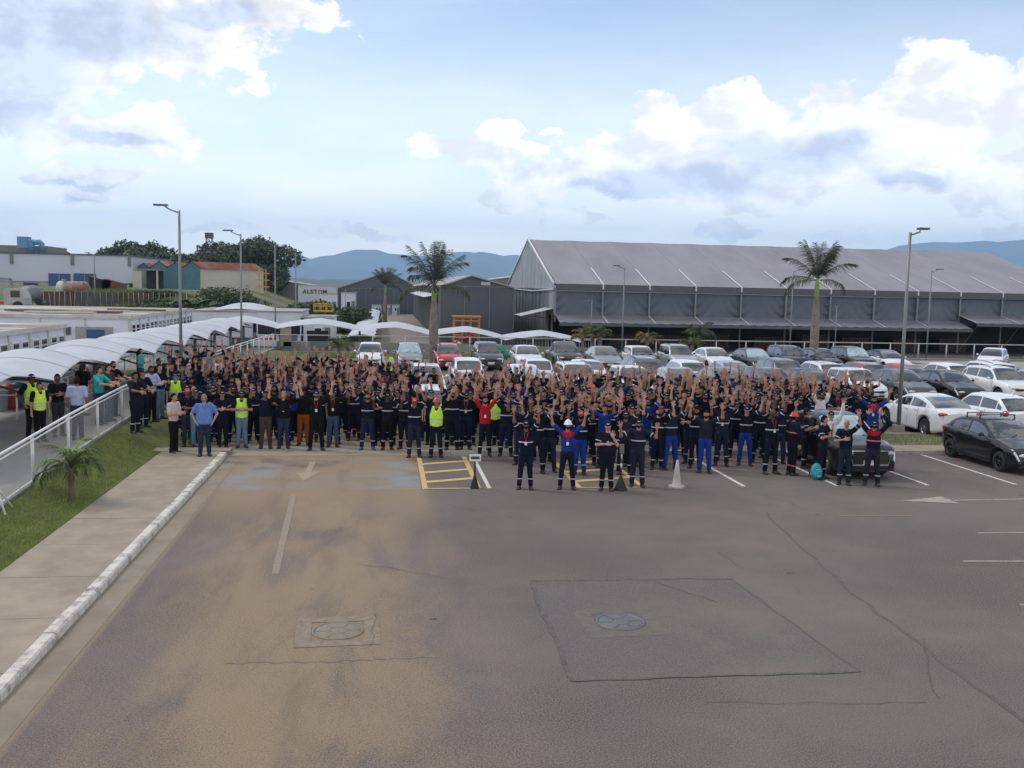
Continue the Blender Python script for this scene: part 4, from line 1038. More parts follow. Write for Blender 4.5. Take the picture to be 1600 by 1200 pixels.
def shed(px0, px1, pxr, pye, pyr, Y, label, mwall, deep=24, zg=2.5):
    a = P3(px0, pye, Y); b = P3(px1, pye, Y); r = P3((px0+px1)/2, pyr, Y)
    t = thing('gabled_shed', label, 'shed', (a.x, Y, zg)); W = b.x-a.x; H = a.z-zg; HR = r.z-zg
    MB().add([(0, 0, 0), (W, 0, 0), (W, 0, H), (W/2, 0, HR), (0, 0, H)], [(0, 1, 2, 3, 4)]).build('front_wall', M_TEAL, t)
    ln = P3(pxr, pye, Y).x-a.x-W
    # the shed runs away to the right: side wall and roof seen obliquely
    dx, dy = ln, deep
    MB().quad((W, 0, 0), (W+dx, dy, 0), (W+dx, dy, H), (W, 0, H)).build('side_wall', mwall, t)
    MB().quad((-.4, -.3, H-.1), (W/2, -.3, HR+.1), (W/2+dx, dy, HR+.1), (-.4+dx, dy, H-.1)).build('roof', M_RUST, t)
    MB().quad((W+.5, -.3, H-.15), (W/2, -.3, HR+.1), (W/2+dx, dy, HR+.1), (W+.5+dx, dy, H-.15)).build('roof', M_RUST, t)
    mb = MB()
    if ln > 15:
        for k in range(4):
            u0, u1 = k/4+.10, k/4+.115
            mb.quad(*[(W/2+(W/2+.5)*s+dx*u, -.3+dy*u, L(HR+.1, H-.15, s)+.03) for u, s in ((u0, 0), (u1, 0), (u1, 1), (u0, 1))])
        mb.build('roof_light', M_CREAM, t)
        mb = MB()
        for k in range(6): u = k/6+.04; mb.quad(*[(W+.03+dx*uu, -.05+dy*uu, zz) for uu, zz in ((u, 0), (u+.004, 0), (u+.004, H*.9), (u, H*.9))])
        mb.build('wall_joint', M_STEELP, t)
    return t
shed(285, 313, 403, 418, 409, 222, 'gabled shed with red rust roof, teal gable and long cream side wall', M_CREAM, 10)
shed(262, 287, 296, 418, 410, 232, 'teal gabled shed with rusty roof, second from the right of the row', M_TEAL, 22)
shed(236, 262, 284, 418, 408, 242, 'teal gabled shed with rusty roof, third from the right of the row', M_TEAL, 22)
shed(212, 236, 262, 420, 411, 255, 'teal gabled shed with rusty roof next to the white warehouse', M_TEAL, 22)
a = P3(219, 421, 215); b = P3(246, 455, 215)
t = thing('open_shelter', 'dark open shelter with a flat roof in front of the teal sheds', 'shelter', (a.x, 215, 2.4))
W = b.x-a.x; H = a.z-2.4
MB().box((W/2, 3, H), (W/2+.5, 3.3, .15)).build('roof', M_STEEL, t); MB().box((W/2, 5.9, H/2), (W/2, .1, H/2-.2)).build('back_wall', M_BLACK, t)
for x in (0, W): MB().box((x, 0, H/2), (.15, .15, H/2)).build('post', M_CREAM, t)
a = P3(207, 423, 245); b = P3(222, 450, 245)
o = MB().box((0, 0, 0), ((b.x-a.x)/2, 2, (a.z-2.4)/2)).build('beige_annex', M_CREAM, None, ((a.x+b.x)/2, 247, (a.z+2.4)/2)); tag(o, 'narrow beige annex between the white warehouse and the teal sheds', 'annex')
# yellow lattice by the sheds
a = P3(405, 436, 225)
t = thing('yellow_gantry', 'yellow steel gantry at the right end of the cream shed', 'gantry', (a.x, 225, 2.0))
H = a.z-2+2.2
for x in (0, 1.5): MB().box((x, 0, H/2), (.12, .12, H/2)).build('post', M_YEL, t)
for z in (.35, .6, .85): MB().box((.75, 0, H*z), (1.6, .1, .12)).build('beam', M_YEL, t)
# rusty tank
c = P3(116, 450, 128)
t = thing('storage_tank', 'rusty white cylindrical tank lying behind the brown screened fence', 'tank', (c.x, 128, 1.2))
zc = c.z-1.2; R_ = .85
mb = MB(); mb.tube([(-1.1, 0, zc), (1.35, 0, zc)], R_, 18); mb.ell((1.35, 0, zc), (.5, R_, R_), 18, 8); mb.build('shell', mat('tank_rust', (.23, .12, .10), .8, var=.35, scale=1.2, dirt=(.42, .38, .36), dirt_amt=.8, dscale=1.3), t)
mb = MB(); mb.tube([(-1.7, 0, zc), (-1.1, 0, zc)], R_+.01, 18); mb.ell((-1.7, 0, zc), (.45, R_, R_), 18, 8); mb.build('shell_end', mat('tank_white', (.50, .48, .44), .7, var=.1), t)
mb = MB(); mb.lathe([(.3, 0), (.3, .3), (.0, .32)], 10, (-1.2, 0, zc+R_-.05)); mb.build('hatch', M_STEEL, t)
for x in (-1.2, 1): MB().box((x, 0, (zc-R_)/2+.15), (.15, 1, (zc-R_)/2+.3)).build('cradle', M_STEELP, t)
# scrap machines
for k, (px, lb, mm) in enumerate(((160, 'black tracked machine with raised dump body behind the yard fence', M_BLACK), (180, 'brown skip like machine right of the black one behind the yard fence', M_SCR))):
    c = P3(px, 441, 150); t = thing('yard_machine', lb, 'machine', (c.x, 150, 2.6)); H = c.z-2.6
    mb = MB(); mb.add([(-1.5, -1, .8), (1.3, -1, .8), (1.5, -1, H+.3-(.5*k)), (-1.3 if k else -.6, -1, H+.5), (-1.7, -1, H+.9-k), (-1.5, 1, .8), (1.3, 1, .8), (1.5, 1, H+.3-(.5*k)), (-1.3 if k else -.6, 1, H+.5), (-1.7, 1, H+.9-k)], [(0, 1, 2, 3, 4), (9, 8, 7, 6, 5), (0, 5, 6, 1), (1, 6, 7, 2), (2, 7, 8, 3), (3, 8, 9, 4), (4, 9, 5, 0)]); mb.build('body', mm, t)
    for s in (-1, 1): MB().tube([(-1.2, s*.9, .4), (1.2, s*.9, .4)], .4, 10).build('track', M_BLACK, t)
# lorry with portal frame at far left
c = P3(28, 470, 95)
t = thing('old_lorry', 'pale old lorry cab with red chassis parked in the yard at the far left', 'lorry', (c.x, 95, 1.9))
M_CABP = mat('old_cab_paint', (.38, .38, .37), .6, var=.12)
mb = MB(); mb.add([(-.9, -.9, .6), (.9, -.9, .6), (.9, -.9, 1.25), (.55, -.9, 2.1), (-.9, -.9, 2.1), (-.9, .9, .6), (.9, .9, .6), (.9, .9, 1.25), (.55, .9, 2.1), (-.9, .9, 2.1)], [(0, 1, 2, 3, 4), (9, 8, 7, 6, 5), (0, 5, 6, 1), (1, 6, 7, 2), (2, 7, 8, 3), (3, 8, 9, 4), (4, 9, 5, 0)]); mb.build('cab', M_CABP, t)
MB().box((.1, -.92, 1.6), (.4, .02, .3)).build('window', M_GLASSD, t); MB().box((-2.2, 0, .75), (1.6, .8, .15)).build('chassis', M_RED, t)
for x in (-3, .3):
    for s in (-.85, .85): MB().lathe([(0, -.12), (.48, -.12), (.5, 0), (.48, .12), (0, .12)], 14, (0, 0, 0)).build('wheel', M_BLACK, t, (x, s, .45)).rotation_euler = (math.pi/2, 0, 0)
c0 = P3(0, 435.5, 96); c1 = P3(17, 435.5, 96)
t = thing('portal_frame', 'grey goalpost shaped steel frame at the far left edge', 'frame', (c0.x-2, 96, 1.9))
W = c1.x-c0.x+2; H = c0.z-1.9
for x in (0, W): MB().box((x, 0, H/2), (.1, .1, H/2)).build('post', M_STEEL, t)
MB().box((W/2, 0, H), (W/2, .1, .1)).build('beam', M_STEEL, t)
c = P3(47, 462, 105)
t = thing('concrete_mixer', 'grey drum mixer standing between the old lorry and the brown fence', 'mixer', (c.x, 105, 2.2))
mb = MB(); mb.tube([(-1.3, 0, 1.0), (-.6, 0, 1.1), (.5, 0, 1.25), (1.2, 0, 1.5)], [.35, .8, .85, .3], 12); mb.build('drum', M_STEELP, t)
MB().box((0, 0, .35), (1.4, .5, .12)).build('chassis', M_STEELP, t)
for x in (-1, 1): MB().tube([(x, -.6, .35), (x, .6, .35)], .34, 10).build('wheel', M_BLACK, t)
# lattice mast
c = P3(327, 372, 330)
t = thing('lattice_mast', 'thin lattice mast beside the big dark tree', 'mast', (c.x, 330, 3)); H = c.z-3
mb = MB()
for s in ((-1, -1), (1, -1), (1, 1), (-1, 1)): mb.tube([(s[0]*1.7, s[1]*1.7, 0), (s[0]*.9, s[1]*.9, H)], .13, 4)
for k in range(12):
    z0, z1 = H*k/12, H*(k+1)/12; w0, w1 = L(1.7, .9, k/12), L(1.7, .9, (k+1)/12)
    mb.tube([(-w0, -w0, z0), (w1, -w1, z1)], .08, 4); mb.tube([(w0, -w0, z0), (-w1, -w1, z1)], .08, 4); mb.tube([(-w0, -w0, z0), (w0, -w0, z0)], .08, 4)
mb.build('lattice', M_STEEL, t); MB().box((0, 0, H+.8), (1.2, 1.2, .9)).build('head', M_STEELD, t)

# yellow platform and orange scaffold
def scaffold(label, px0, px1, pyt, pyb, Y, m, full):
    a = P3(px0, pyt, Y); b = P3(px1, pyb, Y); W = b.x-a.x; zg = -1.0 if full else b.z
    t = thing('work_platform', label, 'platform', (a.x, Y, zg)); H = a.z-zg; D = 1.6
    for x in [0, W/3, 2*W/3, W]:
        for y in (0, D): MB().box((x, y, H/2), (.055 if full else .03, .055, H/2)).build('post', m, t)
    for z in ((H*.98, H*.72, .1) if not full else (H*.98, H*.86, H*.60, H*.35)):
        for y in (0, D): MB().box((W/2, y-.08, z), (W/2+.03, .02, .05 if full or z < .2 else .03)).build('rail', m, t)
    MB().box((W/2, D/2, .05 if not full else H*.58), (W/2, D/2, .05)).build('deck', m, t)
    if full:
        MB().box((W/2, D/2, H+.05), (W/2+.15, D/2+.2, .06)).build('roof', m, t)
        mb = MB(); mb.tube([(W*.35, -.15, .5), (W*.95, -.2, H*.55)], .16, 6); mb.tube([(W*.6, -.2, H*.6), (W*.95, -.2, H*.45)], .2, 6); mb.tube([(W*.05, -.2, .2), (W*.55, -.2, H*.5)], .08, 6); mb.build('lift_arm', M_RED, t)
    return t
scaffold('bright yellow railed platform standing on the white service building', 490, 519, 474.5, 488, 86, M_YEL, False)
scaffold('orange scaffold platform with red lifting arms before the small grey hall', 710, 749, 495, 520, 100, M_ORA, True)
# skips under the canopy
for px, lb in ((724, 'left stack of dark pallets under the right canopy'), (752, 'right stack of dark pallets under the right canopy')):
    c = P3(px, 540, 76); t = thing('pallet_stack', lb, 'pallet stack', (c.x, 76, -.95))
    for k in range(7): MB().box((0, 0, .1+k*.22), (1.1, .7, .045)).build('pallet', mat('pallet_dark', (.06, .05, .045), .8), t)
# green sacks
for k, (px, w, h) in enumerate(((781, .62, .95), (791, .5, .6))):
    c = P3(px, 550, 67); o = MB().ell((0, 0, h*.55), (w*.6, w*.5, h*.55), 14, 10).build('green_cover', mat('green_plastic', (.02, .28, .18), .4, var=.2, scale=4, bump=.8, bscale=5), None, (c.x, 67, 0.02))
    tag(o, ['taller bright green plastic cover between the dark minivan and the white sedan', 'lower bright green plastic cover behind the white sedan'][k], 'plastic cover')

# ------------------------------------------------------------------ trees and plants
def leaf_mesh(name, lobes, n, size, seed, spread=1.0):
    r = np.random.RandomState(seed); V = []; Fm = []
    wts = np.array([l[3]*l[3]*l[4] for l in lobes]); wts = wts/wts.sum()
    idx = r.choice(len(lobes), n, p=wts)
    d = r.normal(size=(n, 3)); d /= np.linalg.norm(d, axis=1)[:, None]
    rad = r.uniform(.55, 1.0, n)**.6
    ctr = np.array([l[:3] for l in lobes])[idx]; rr = np.array([(l[3], l[3], l[4]) for l in lobes])[idx]
    bump = 1+.22*np.sin(d[:, 0]*7+idx)*np.cos(d[:, 1]*6+idx*2)*np.sin(d[:, 2]*5)
    P = ctr+d*rr*(rad*bump)[:, None]
    a = r.normal(size=(n, 3)); a -= d*(a*d).sum(1)[:, None]*.5; a /= np.linalg.norm(a, axis=1)[:, None]
    b = np.cross(d+r.normal(size=(n, 3))*.5, a); b /= np.linalg.norm(b, axis=1)[:, None]
    s = (size*r.uniform(.6, 1.35, n))[:, None]
    V = np.stack([P-a*s, P-b*s*.55, P+a*s, P+b*s*.55], 1).reshape(-1, 3)
    me = bpy.data.meshes.new(name); me.from_pydata(V.tolist(), [], [(4*i, 4*i+1, 4*i+2, 4*i+3) for i in range(n)])
    hgt = (P[:, 2]-P[:, 2].min())/(np.ptp(P[:, 2])+1e-6)
    pick = r.rand(n)*.75+((idx*37) % 11)/11*.45
    mi = np.where(pick < .5, 0, np.where(pick < .92, 1, 2))
    me.polygons.foreach_set('material_index', mi.astype(np.int32)); me.update(); return me
def tree(name, label, x, y, z, H, Wd, seed, n=3500, leaf=.35, group=None, trunk_h=.35, flat=1.0, mats=None):
    r = random.Random(seed); t = thing(name, label, 'tree', (x, y, z), 0, group)
    lobes = []; k = 13
    for i in range(k):
        a = r.uniform(0, 6.28); q = r.random()**.6*Wd*.36
        zz = H*(trunk_h+.18+(1-trunk_h-.32)*r.random()*(1-.45*(q/(Wd*.36))))
        lobes.append((math.cos(a)*q, math.sin(a)*q, zz, Wd*r.uniform(.14, .24), H*(1-trunk_h)*r.uniform(.13, .22)*flat))
    me = leaf_mesh('crown', lobes, n, leaf, seed)
    obj('crown', me, mats or M_LEAF, t)
    mb = MB(); mb.tube([(0, 0, -.3), (.05*Wd*.1, 0, H*trunk_h*.6), (0, 0, H*(trunk_h+.15))], [H*.035, H*.026, H*.018], 8)
    for l in lobes[:8]: mb.tube([(0, 0, H*trunk_h*r.uniform(.7, 1.1)), (l[0]*.5, l[1]*.5, l[2]*.8), (l[0], l[1], l[2])], [H*.014, H*.009, H*.004], 5)
    mb.build('trunk', M_BARK, t); return t
# big spreading tree
c = P3(378, 440, 265); tree('spreading_tree', 'large dark spreading tree behind the red roofed shed', c.x, 265, 2.5, P3(378, 366, 265).z-2.5, P3(436, 440, 265).x-P3(314, 440, 265).x+9, 11, 14000, .5, None, .18, 1.35)
c = P3(425, 446, 258); tree('spreading_tree', 'smaller dark tree at the right foot of the large spreading tree', c.x, 258, 1.5, P3(425, 408, 258).z-1.5, 9, 12, 2500, .42, None, .15, 1.2)
for k, (px, py, w, Y) in enumerate(((108, 391, 22, 330), (140, 391, 24, 335), (172, 388, 26, 332), (200, 379, 40, 325), (232, 381, 34, 330), (262, 388, 30, 328), (292, 394, 30, 330), (312, 397, 26, 335), (95, 392, 20, 330), (220, 392, 30, 315), (250, 395, 30, 318), (186, 392, 26, 320), (280, 400, 30, 315))):
    c = P3(px, py, Y); wd = (P3(px+w*.75, py, Y).x-P3(px-w*.75, py, Y).x)
    tree('dark_tree', 'dark tree in the belt behind warehouse and sheds, '+['leftmost low one', 'low one right of the leftmost', 'third low one from the left', 'highest one', 'second highest one', 'one above the teal sheds', 'one left of the lamp post', 'one beside the mast', 'one at the duct', 'front one below the highest', 'front one above the shelter', 'front one by the warehouse corner', 'front one near the big tree'][k], c.x, Y, 3, (c.z-3)*1.12, wd*1.9, 40+k, 4200, .6, 'dark trees behind the sheds', .12, 1.15)
# bushes and banana clumps on the bank
def bush(px, pyt, Y, w, label, seed, mats=None, name='bush', zg=None, n=1400, leaf=.22):
    c = P3(px, pyt, Y); zg = gh(c.x, Y) if zg is None else zg; H = max(.8, c.z-zg)
    t = thing(name, label, 'bush', (c.x, Y, zg), 0, 'bushes on the bank and along the road')
    r = random.Random(seed); lobes = [(r.uniform(-.35, .35)*w, r.uniform(-.3, .3)*w, H*r.uniform(.35, .8), w*r.uniform(.16, .28), H*r.uniform(.16, .30)) for _ in range(9)]
    obj('crown', leaf_mesh('crown', lobes, n, leaf, seed), mats or M_LEAF, t)
    mb = MB()
    for l in lobes[:5]: mb.tube([(0, 0, -.3), (l[0], l[1], l[2])], [.06, .03], 5)
    mb.build('stem', M_BARK, t); return t
bs = [(352, 447, 140, 9, 'broad bush on the bank below the cream shed, left part'), (378, 450, 142, 8, 'broad bush on the bank below the cream shed, right part'), (218, 466, 128, 8, 'dark bush on the grassy bank by the yard fence'), (244, 472, 118, 7, 'low bush on the bank before the teal sheds'), (236, 463, 135, 6, 'rounded bush on top of the grassy bank'),
      (462, 474, 120, 6, 'green bush left of the yellow platform'), (478, 471, 128, 6, 'tall bush behind the left corner of the yellow platform'), (530, 474, 122, 5, 'tall bush right of the yellow platform'), (545, 480, 110, 5.5, 'bush beside the access road canopy, middle one'), (560, 482, 105, 5, 'bush beside the access road canopy, near one'), (572, 480, 140, 5, 'bush beside the access road canopy, far one'), (520, 486, 108, 5, 'low bush at the foot of the yellow platform'), (448, 482, 110, 6, 'low bush behind the white corner building'), (425, 484, 100, 4, 'small bush between the lamp posts')]
for i, (px, py, Y, w, lb) in enumerate(bs): bush(px, py, Y, w, lb, 70+i)
def banana(px, pyb, pyt, Y, label, seed):
    c = P3(px, pyb, Y); top = P3(px, pyt, Y).z; zg = gh(c.x, Y); r = random.Random(seed)
    t = thing('banana_plant', label, 'banana plant', (c.x, Y, zg), 0, 'banana plants on the bank'); H = top-zg
    mb = MB()
    for k in range(3): mb.tube([(r.uniform(-.8, .8), r.uniform(-.5, .5), 0), (r.uniform(-.6, .6), 0, H*.5)], .14, 6)
    mb.build('stem', M_PSHAFT, t)
    for k in range(15):
        a = r.uniform(0, 6.28); ln = H*r.uniform(.45, .7); h0 = H*r.uniform(.3, .5); mb = MB(); bx = r.uniform(-.9, .9)
        pts = []
        for j in range(7):
            s = j/6; pts.append(Vector((bx+math.cos(a)*ln*s*.75, math.sin(a)*ln*s*.75, h0+ln*(s*1.0-s*s*.62))))
        d = Vector((-math.sin(a), math.cos(a), 0)); vs = []
        for j, p in enumerate(pts):
            w = .30*math.sin(math.pi*min(1, .08+j/6*.92)); vs += [p-d*w-Vector((0, 0, w*.4)), p, p+d*w-Vector((0, 0, w*.4))]
        fs = []
        for j in range(6): fs += [(3*j, 3*j+3, 3*j+4, 3*j+1), (3*j+1, 3*j+4, 3*j+5, 3*j+2)]
        mb.add(vs, fs).build('leaf', M_LEAF[1+(k % 2)], t)
banana(292, 478, 446, 118, 'banana clump with broad leaves right of the tallest street lamp', 1); banana(312, 474, 452, 124, 'smaller banana clump beside the broad bush', 2); banana(272, 476, 458, 120, 'low banana clump behind the tallest street lamp', 3)
# tall grass on the bank
def fxb():
    px, py = rnd.uniform(120, 470), rnd.uniform(460, 488)
    Y = rnd.uniform(92, 150); p = P3(px, py, Y); return p.x, Y
o = blades('grass', 26000, fxb, gh, [mat('bank_grass', (.085, .125, .025), .8, var=.3, scale=.1), mat('bank_grass_dry', (.16, .15, .06), .8, var=.3, scale=.1), M_BL[2]], .25, .7, .06); o['label'] = 'rough green and dry grass on the bank below the sheds'

def frond_mesh(seed, ln, droop, npair=30, w=.02, ll=.5, stiff=.2):
    r = random.Random(seed); mb = MB(); pts = []; a = R(30); x = z = 0.0; st = ln/12
    for j in range(13):
        pts.append(Vector((x, r.uniform(-.01, .01)*ln, z))); x += math.cos(a)*st; z += math.sin(a)*st
        a -= (droop*2.2)*(0.35+j/8.0)/12
    mb.tube(pts, [.03*(1-.85*j/12) for j in range(13)], 5, 0)
    def at(s):
        f = s*12; i = min(11, int(f)); return pts[i].lerp(pts[i+1], f-i), (pts[i+1]-pts[i]).normalized()
    for k in range(npair):
        s = .12+.88*k/npair; p, d = at(s)
        l = ll*math.sin(math.pi*(.14+.80*s))**.6
        for sg in (-1, 1):
            out = (Vector((0, sg, 0))*r.uniform(.7, 1)+d*r.uniform(.5, 1.0)+Vector((0, 0, r.uniform(-.75, .2)))).normalized()
            l2 = l*r.uniform(.75, 1.15); mid = p+out*l2*.55; q2 = p+out*l2*.95+Vector((0, 0, -l2*.45))
            mb.add([p-d*w*.5, p+d*w*.5, mid+d*w*.5, q2, mid-d*w*.5], [(0, 1, 2, 3, 4)], 0)
    return mb.mesh('frond')
def royal_palm(label, x, y, zb, zt, seed, lean=0.0):
    t = thing('royal_palm', label, 'palm tree', (x, y, zb), 0, 'tall royal palms'); H = zt-zb
    prof = []
    for i in range(40):
        s = i/39; r = .285+.03*math.sin(s*3.1)-.115*s**3; prof.append((r+.007*(i % 2), s*H*.80))
    MB().lathe(prof, 14).build('trunk', M_PTRUNK, t)
    MB().lathe([(.155, H*.80), (.175, H*.84), (.15, H*.94), (.10, H*1.0), (.03, H*1.05)], 12).build('crownshaft', M_PSHAFT, t)
    r = random.Random(seed)
    specs = [(78, .02, 2.9, 0), (62, .12, 3.0, 0), (55, .22, 3.0, 1), (84, .0, 2.6, 1), (45, .35, 2.9, 0), (70, .06, 3.1, 0), (58, .15, 2.8, 1), (66, .1, 3.0, 0), (50, .3, 3.0, 1), (74, .03, 2.9, 0), (30, .35, 2.9, 1), (12, .50, 2.8, 2), (8, .55, 2.7, 0), (22, .45, 2.8, 1), (64, .1, 2.9, 1), (80, .02, 2.8, 0)]
    cache = {}
    for k, (el, dr, ln, mi) in enumerate(specs):
        key = (round(dr, 1), k % 3)
        me = frond_mesh(seed+k, ln*1.04, dr*1.05+.14, 60, .027, .74)
        o = obj('frond', me, [M_PLEAF[0] if mi == 0 else M_PLEAF[1] if mi == 1 else M_PLEAF[0]], t)
        o.location = (0, 0, H*(1.0 if el > 25 else .985)); az = k*2.399+seed+r.uniform(-.3, .3)
        if k in (11, 12): az = (0.25 if k == 11 else math.pi-.2)
        o.rotation_euler = (0, -R(el-30), az)
    return t
royal_palm('tall royal palm with feathery crown standing between the silver hatch and the red car', P3(677, 560, 63.3).x, 63.3, 0.02, P3(680, 446, 63.3).z, 5)
royal_palm('tall royal palm with drooping fronds in front of the fabric hall roof', P3(1271, 560, 66.5).x, 66.5, 0.02, P3(1274, 437, 66.5).z, 9)
royal_palm('small distant royal palm before the far grey hall', P3(602, 480, 150).x, 150, -1, P3(604, 446, 150).z, 14)
def small_palm(label, x, y, zb, th, ln, n, seed, mats, r0=.10, droop=.42, elr=(20, 75), npair=22):
    t = thing('small_palm', label, 'palm', (x, y, zb), 0, 'small young palms'); r = random.Random(seed)
    prof = [(r0*(1.25 if i % 2 else 1.0)*(1-.15*i/14), th*i/14) for i in range(15)]
    MB().lathe(prof+[(0.02, th*1.03)], 10).build('trunk', M_PTRUNK if r0 > .11 else M_BARK, t)
    for k in range(n):
        me = frond_mesh(seed*31+k, ln*r.uniform(.8, 1.1), droop*r.uniform(.8, 1.5)*1.5, npair, .008*ln+(.014 if ln > 1 else 0), ln*.30)
        o = obj('frond', me, [r.choice(mats)], t); o.location = (0, 0, th); o.rotation_euler = (0, -R(r.uniform(*elr)-30), k*2.399+r.uniform(-.2, .2))
p = g(112, 778, .20)
small_palm('young palm with fine arching leaves growing on the front lawn', p.x, p.y, lawnh(p.x, p.y), .74, .95, 30, 3, [M_LEAF[2], M_PSHAFT, M_PLEAF[0]], .060, .55, (5, 82), 30)
for k, (px, pyb, pyt, Y, dry, lb) in enumerate(((910, 545, 521, 67.5, 1, 'small palm with yellowing leaves behind the grey pickup'), (936, 545, 517, 68.5, 0, 'greener small palm just right of the yellowing one'), (925, 545, 515, 69, 0, 'small palm squeezed between the two behind the silver car'), (1011, 545, 526, 68, 1, 'small yellow green palm behind the white hatchback'), (1092, 545, 519, 68.5, 0, 'bushy dark green palm behind the silver compact'), (1080, 545, 533, 67.5, 0, 'light green low palm left of the bushy one'), (529, 560, 536, 66.5, 0, 'small palm on the grass strip at the left of the parked cars'))):
    z = P3(px, pyt, Y).z; small_palm(lb, P3(px, pyb, Y).x, Y, .02, max(.5, z-.3), 1.15 if k != 4 else 1.5, 18, 20+k, [M_PLEAF[2], M_LEAF[2]] if dry else [M_LEAF[2], M_PLEAF[0]], .12)

# ------------------------------------------------------------------ small street furniture
def cone():
    p = g(1057, 761); t = thing('traffic_cone', 'tall pale grey traffic cone standing alone before the crowd', 'traffic cone', (p.x, p.y, 0.0))
    m = mat('cone_plastic', (.44, .385, .38), .6, var=.08, scale=6, dirt=(.33, .28, .26), dirt_amt=.5, dscale=5)
    MB().lathe([(.135, .035), (.13, .05), (.112, .07), (.086, .30), (.056, .52), (.028, .70), (.0, .705)], 24).build('body', m, t)
    mb = MB(); mb.add([(math.cos(a)*.215, math.sin(a)*.215, z) for z in (.0, .04) for a in [R(22.5+45*k) for k in range(8)]], [tuple(range(8))[::-1], tuple(range(8, 16))]+[(k, (k+1) % 8, (k+1) % 8+8, k+8) for k in range(8)]); mb.build('base', m, t)
    for z, w in ((.27, .03), (.49, .03)):
        r_ = L(.112, .028, (z-.07)/.63)+.003; MB().lathe([(r_+.003, z-w), (r_-.004, z+w)], 24).build('band', mat('cone_band', (.60, .56, .56), .5), t)
cone()
def sign_stand(px, py, H, label, plate):
    q = .62 if plate else .9
    p = g(px, py); t = thing('sign_stand', label, 'sign stand', (p.x, p.y, 0))
    MB().lathe([(.19*q, 0), (.18*q, .03), (.10*q, .20), (.035*q, .36), (.0, .365)], 20).build('base', M_BLACK, t)
    mb = MB(); mb.tube([(0, 0, .3), (0, 0, H)], .022, 8); mb.build('pole', M_BLACK if plate else M_STEELD, t)
    if not plate:
        for z in (.62, .86): MB().tube([(0, 0, z-.06), (0, 0, z+.06)], .024, 8).build('band', M_STRAP, t)
        MB().box((0, 0, H+.1), (.05, .05, .11)).build('head', M_STEELP, t)
    else:
        MB().box((0, -.03, H+.02), (.145, .012, .085)).build('plate', M_RAILW, t)
        MB().box((0, -.045, H+.02), (.105, .004, .035)).build('print', mat('sign_print', (.03, .06, .07), .5), t)
sign_stand(741.5, 763, .76, 'short black sign stand with a small white plate on the left yellow hatching', True)
sign_stand(969.5, 765.5, .95, 'black striped pole on a cone foot between two men on the right yellow hatching', False)
def backpack():
    p = g(1275, 749); t = thing('backpack', 'bright turquoise backpack standing on the asphalt beside the parked black car', 'backpack', (p.x, p.y, 0), .15)
    m = mat('turquoise_cloth', (.02, .30, .34), .6, var=.15, scale=14, bump=.6, bscale=18, obj=True)
    mb = MB(); mb.ell((0, 0, .22), (.17, .11, .235), 16, 12); mb.build('bag', m, t)
    MB().ell((0, -.08, .15), (.13, .06, .12), 12, 8).build('front_pocket', m, t)
    mb = MB(); mb.tube([(-.05, .02, .44), (-.04, .02, .50), (.04, .02, .50), (.05, .02, .44)], .01, 6); mb.build('handle', M_BLACK, t)
    for x, z, w in ((-.02, .29, .07), (.02, .24, .05), (0, .12, .06)): MB().box((x, -.145 if z < .2 else -.108, z), (w, .006, .007)).build('print', M_RAILW, t)
    for s in (-.1, .1): mb = MB(); mb.tube([(s, .1, .38), (s*1.3, .17, .22), (s, .1, .06)], .014, 6); mb.build('strap', M_BLACK, t)
backpack()
for k, (px, colr, lb) in enumerate(((2, (.30, .33, .38), 'grey domed recycling bin at the left edge'), (9.5, (.36, .05, .06), 'red domed recycling bin between the grey and the blue ones'), (16, (.04, .13, .30), 'blue domed recycling bin right of the red one'))):
    p = g(px, 648, .55); t = thing('recycling_bin', lb, 'recycling bin', (p.x-.1, p.y+k*.5, .5), 0, 'domed recycling bins')
    m = mat('bin_%s' % ['grey', 'red', 'blue'][k], colr, .5, var=.08)
    MB().lathe([(.25, 0), (.29, .1), (.31, .55), (.30, .75)], 18).build('barrel', m, t); MB().lathe([(.32, .73), (.31, .85), (.22, .98), (.0, 1.03)], 18).build('lid', m, t)
    MB().box((0, -.31, .5), (.07, .008, .09)).build('sticker', M_RAILW, t)
# cupboard on the walkway by the bins, round hedge tubs
p = g(27, 612, .6); t = thing('service_kiosk', 'beige service cupboard with a yellow notice behind the first canopy post', 'cupboard', (p.x, p.y+2.0, .55))
MB().box((0, 0, .75), (.62, .4, .75)).build('body', M_CREAM, t); MB().box((0, -.42, 1.25), (.45, .02, .1)).build('notice', M_YEL, t); MB().box((.35, -.42, .6), (.14, .02, .05)).build('label_plate', M_RED, t)
struct(MB().grid(lambda u, v: (u, v, ramp_z(v)+.02), [-14.6, -12.2], [24, 27, 30.3]).build('lawn_panel', M_GRASSB))
struct(MB().grid(lambda u, v: (u, v, ramp_z(v)+.0), [-13.0, -11.0], [42, 45, 49]).build('lawn_panel', M_GRASSB))
for k, (px, py) in enumerate(((118, 597), (158, 590))):
    p = g(px, py, .7); o = MB().ell((0, 0, .45), (.55, .55, .5), 14, 10).build('stone_tub', M_CONC2, None, (p.x, p.y, .62)); tag(o, ['left', 'right'][k]+' rounded grey block on the lawn panel behind the canopy posts', 'block')
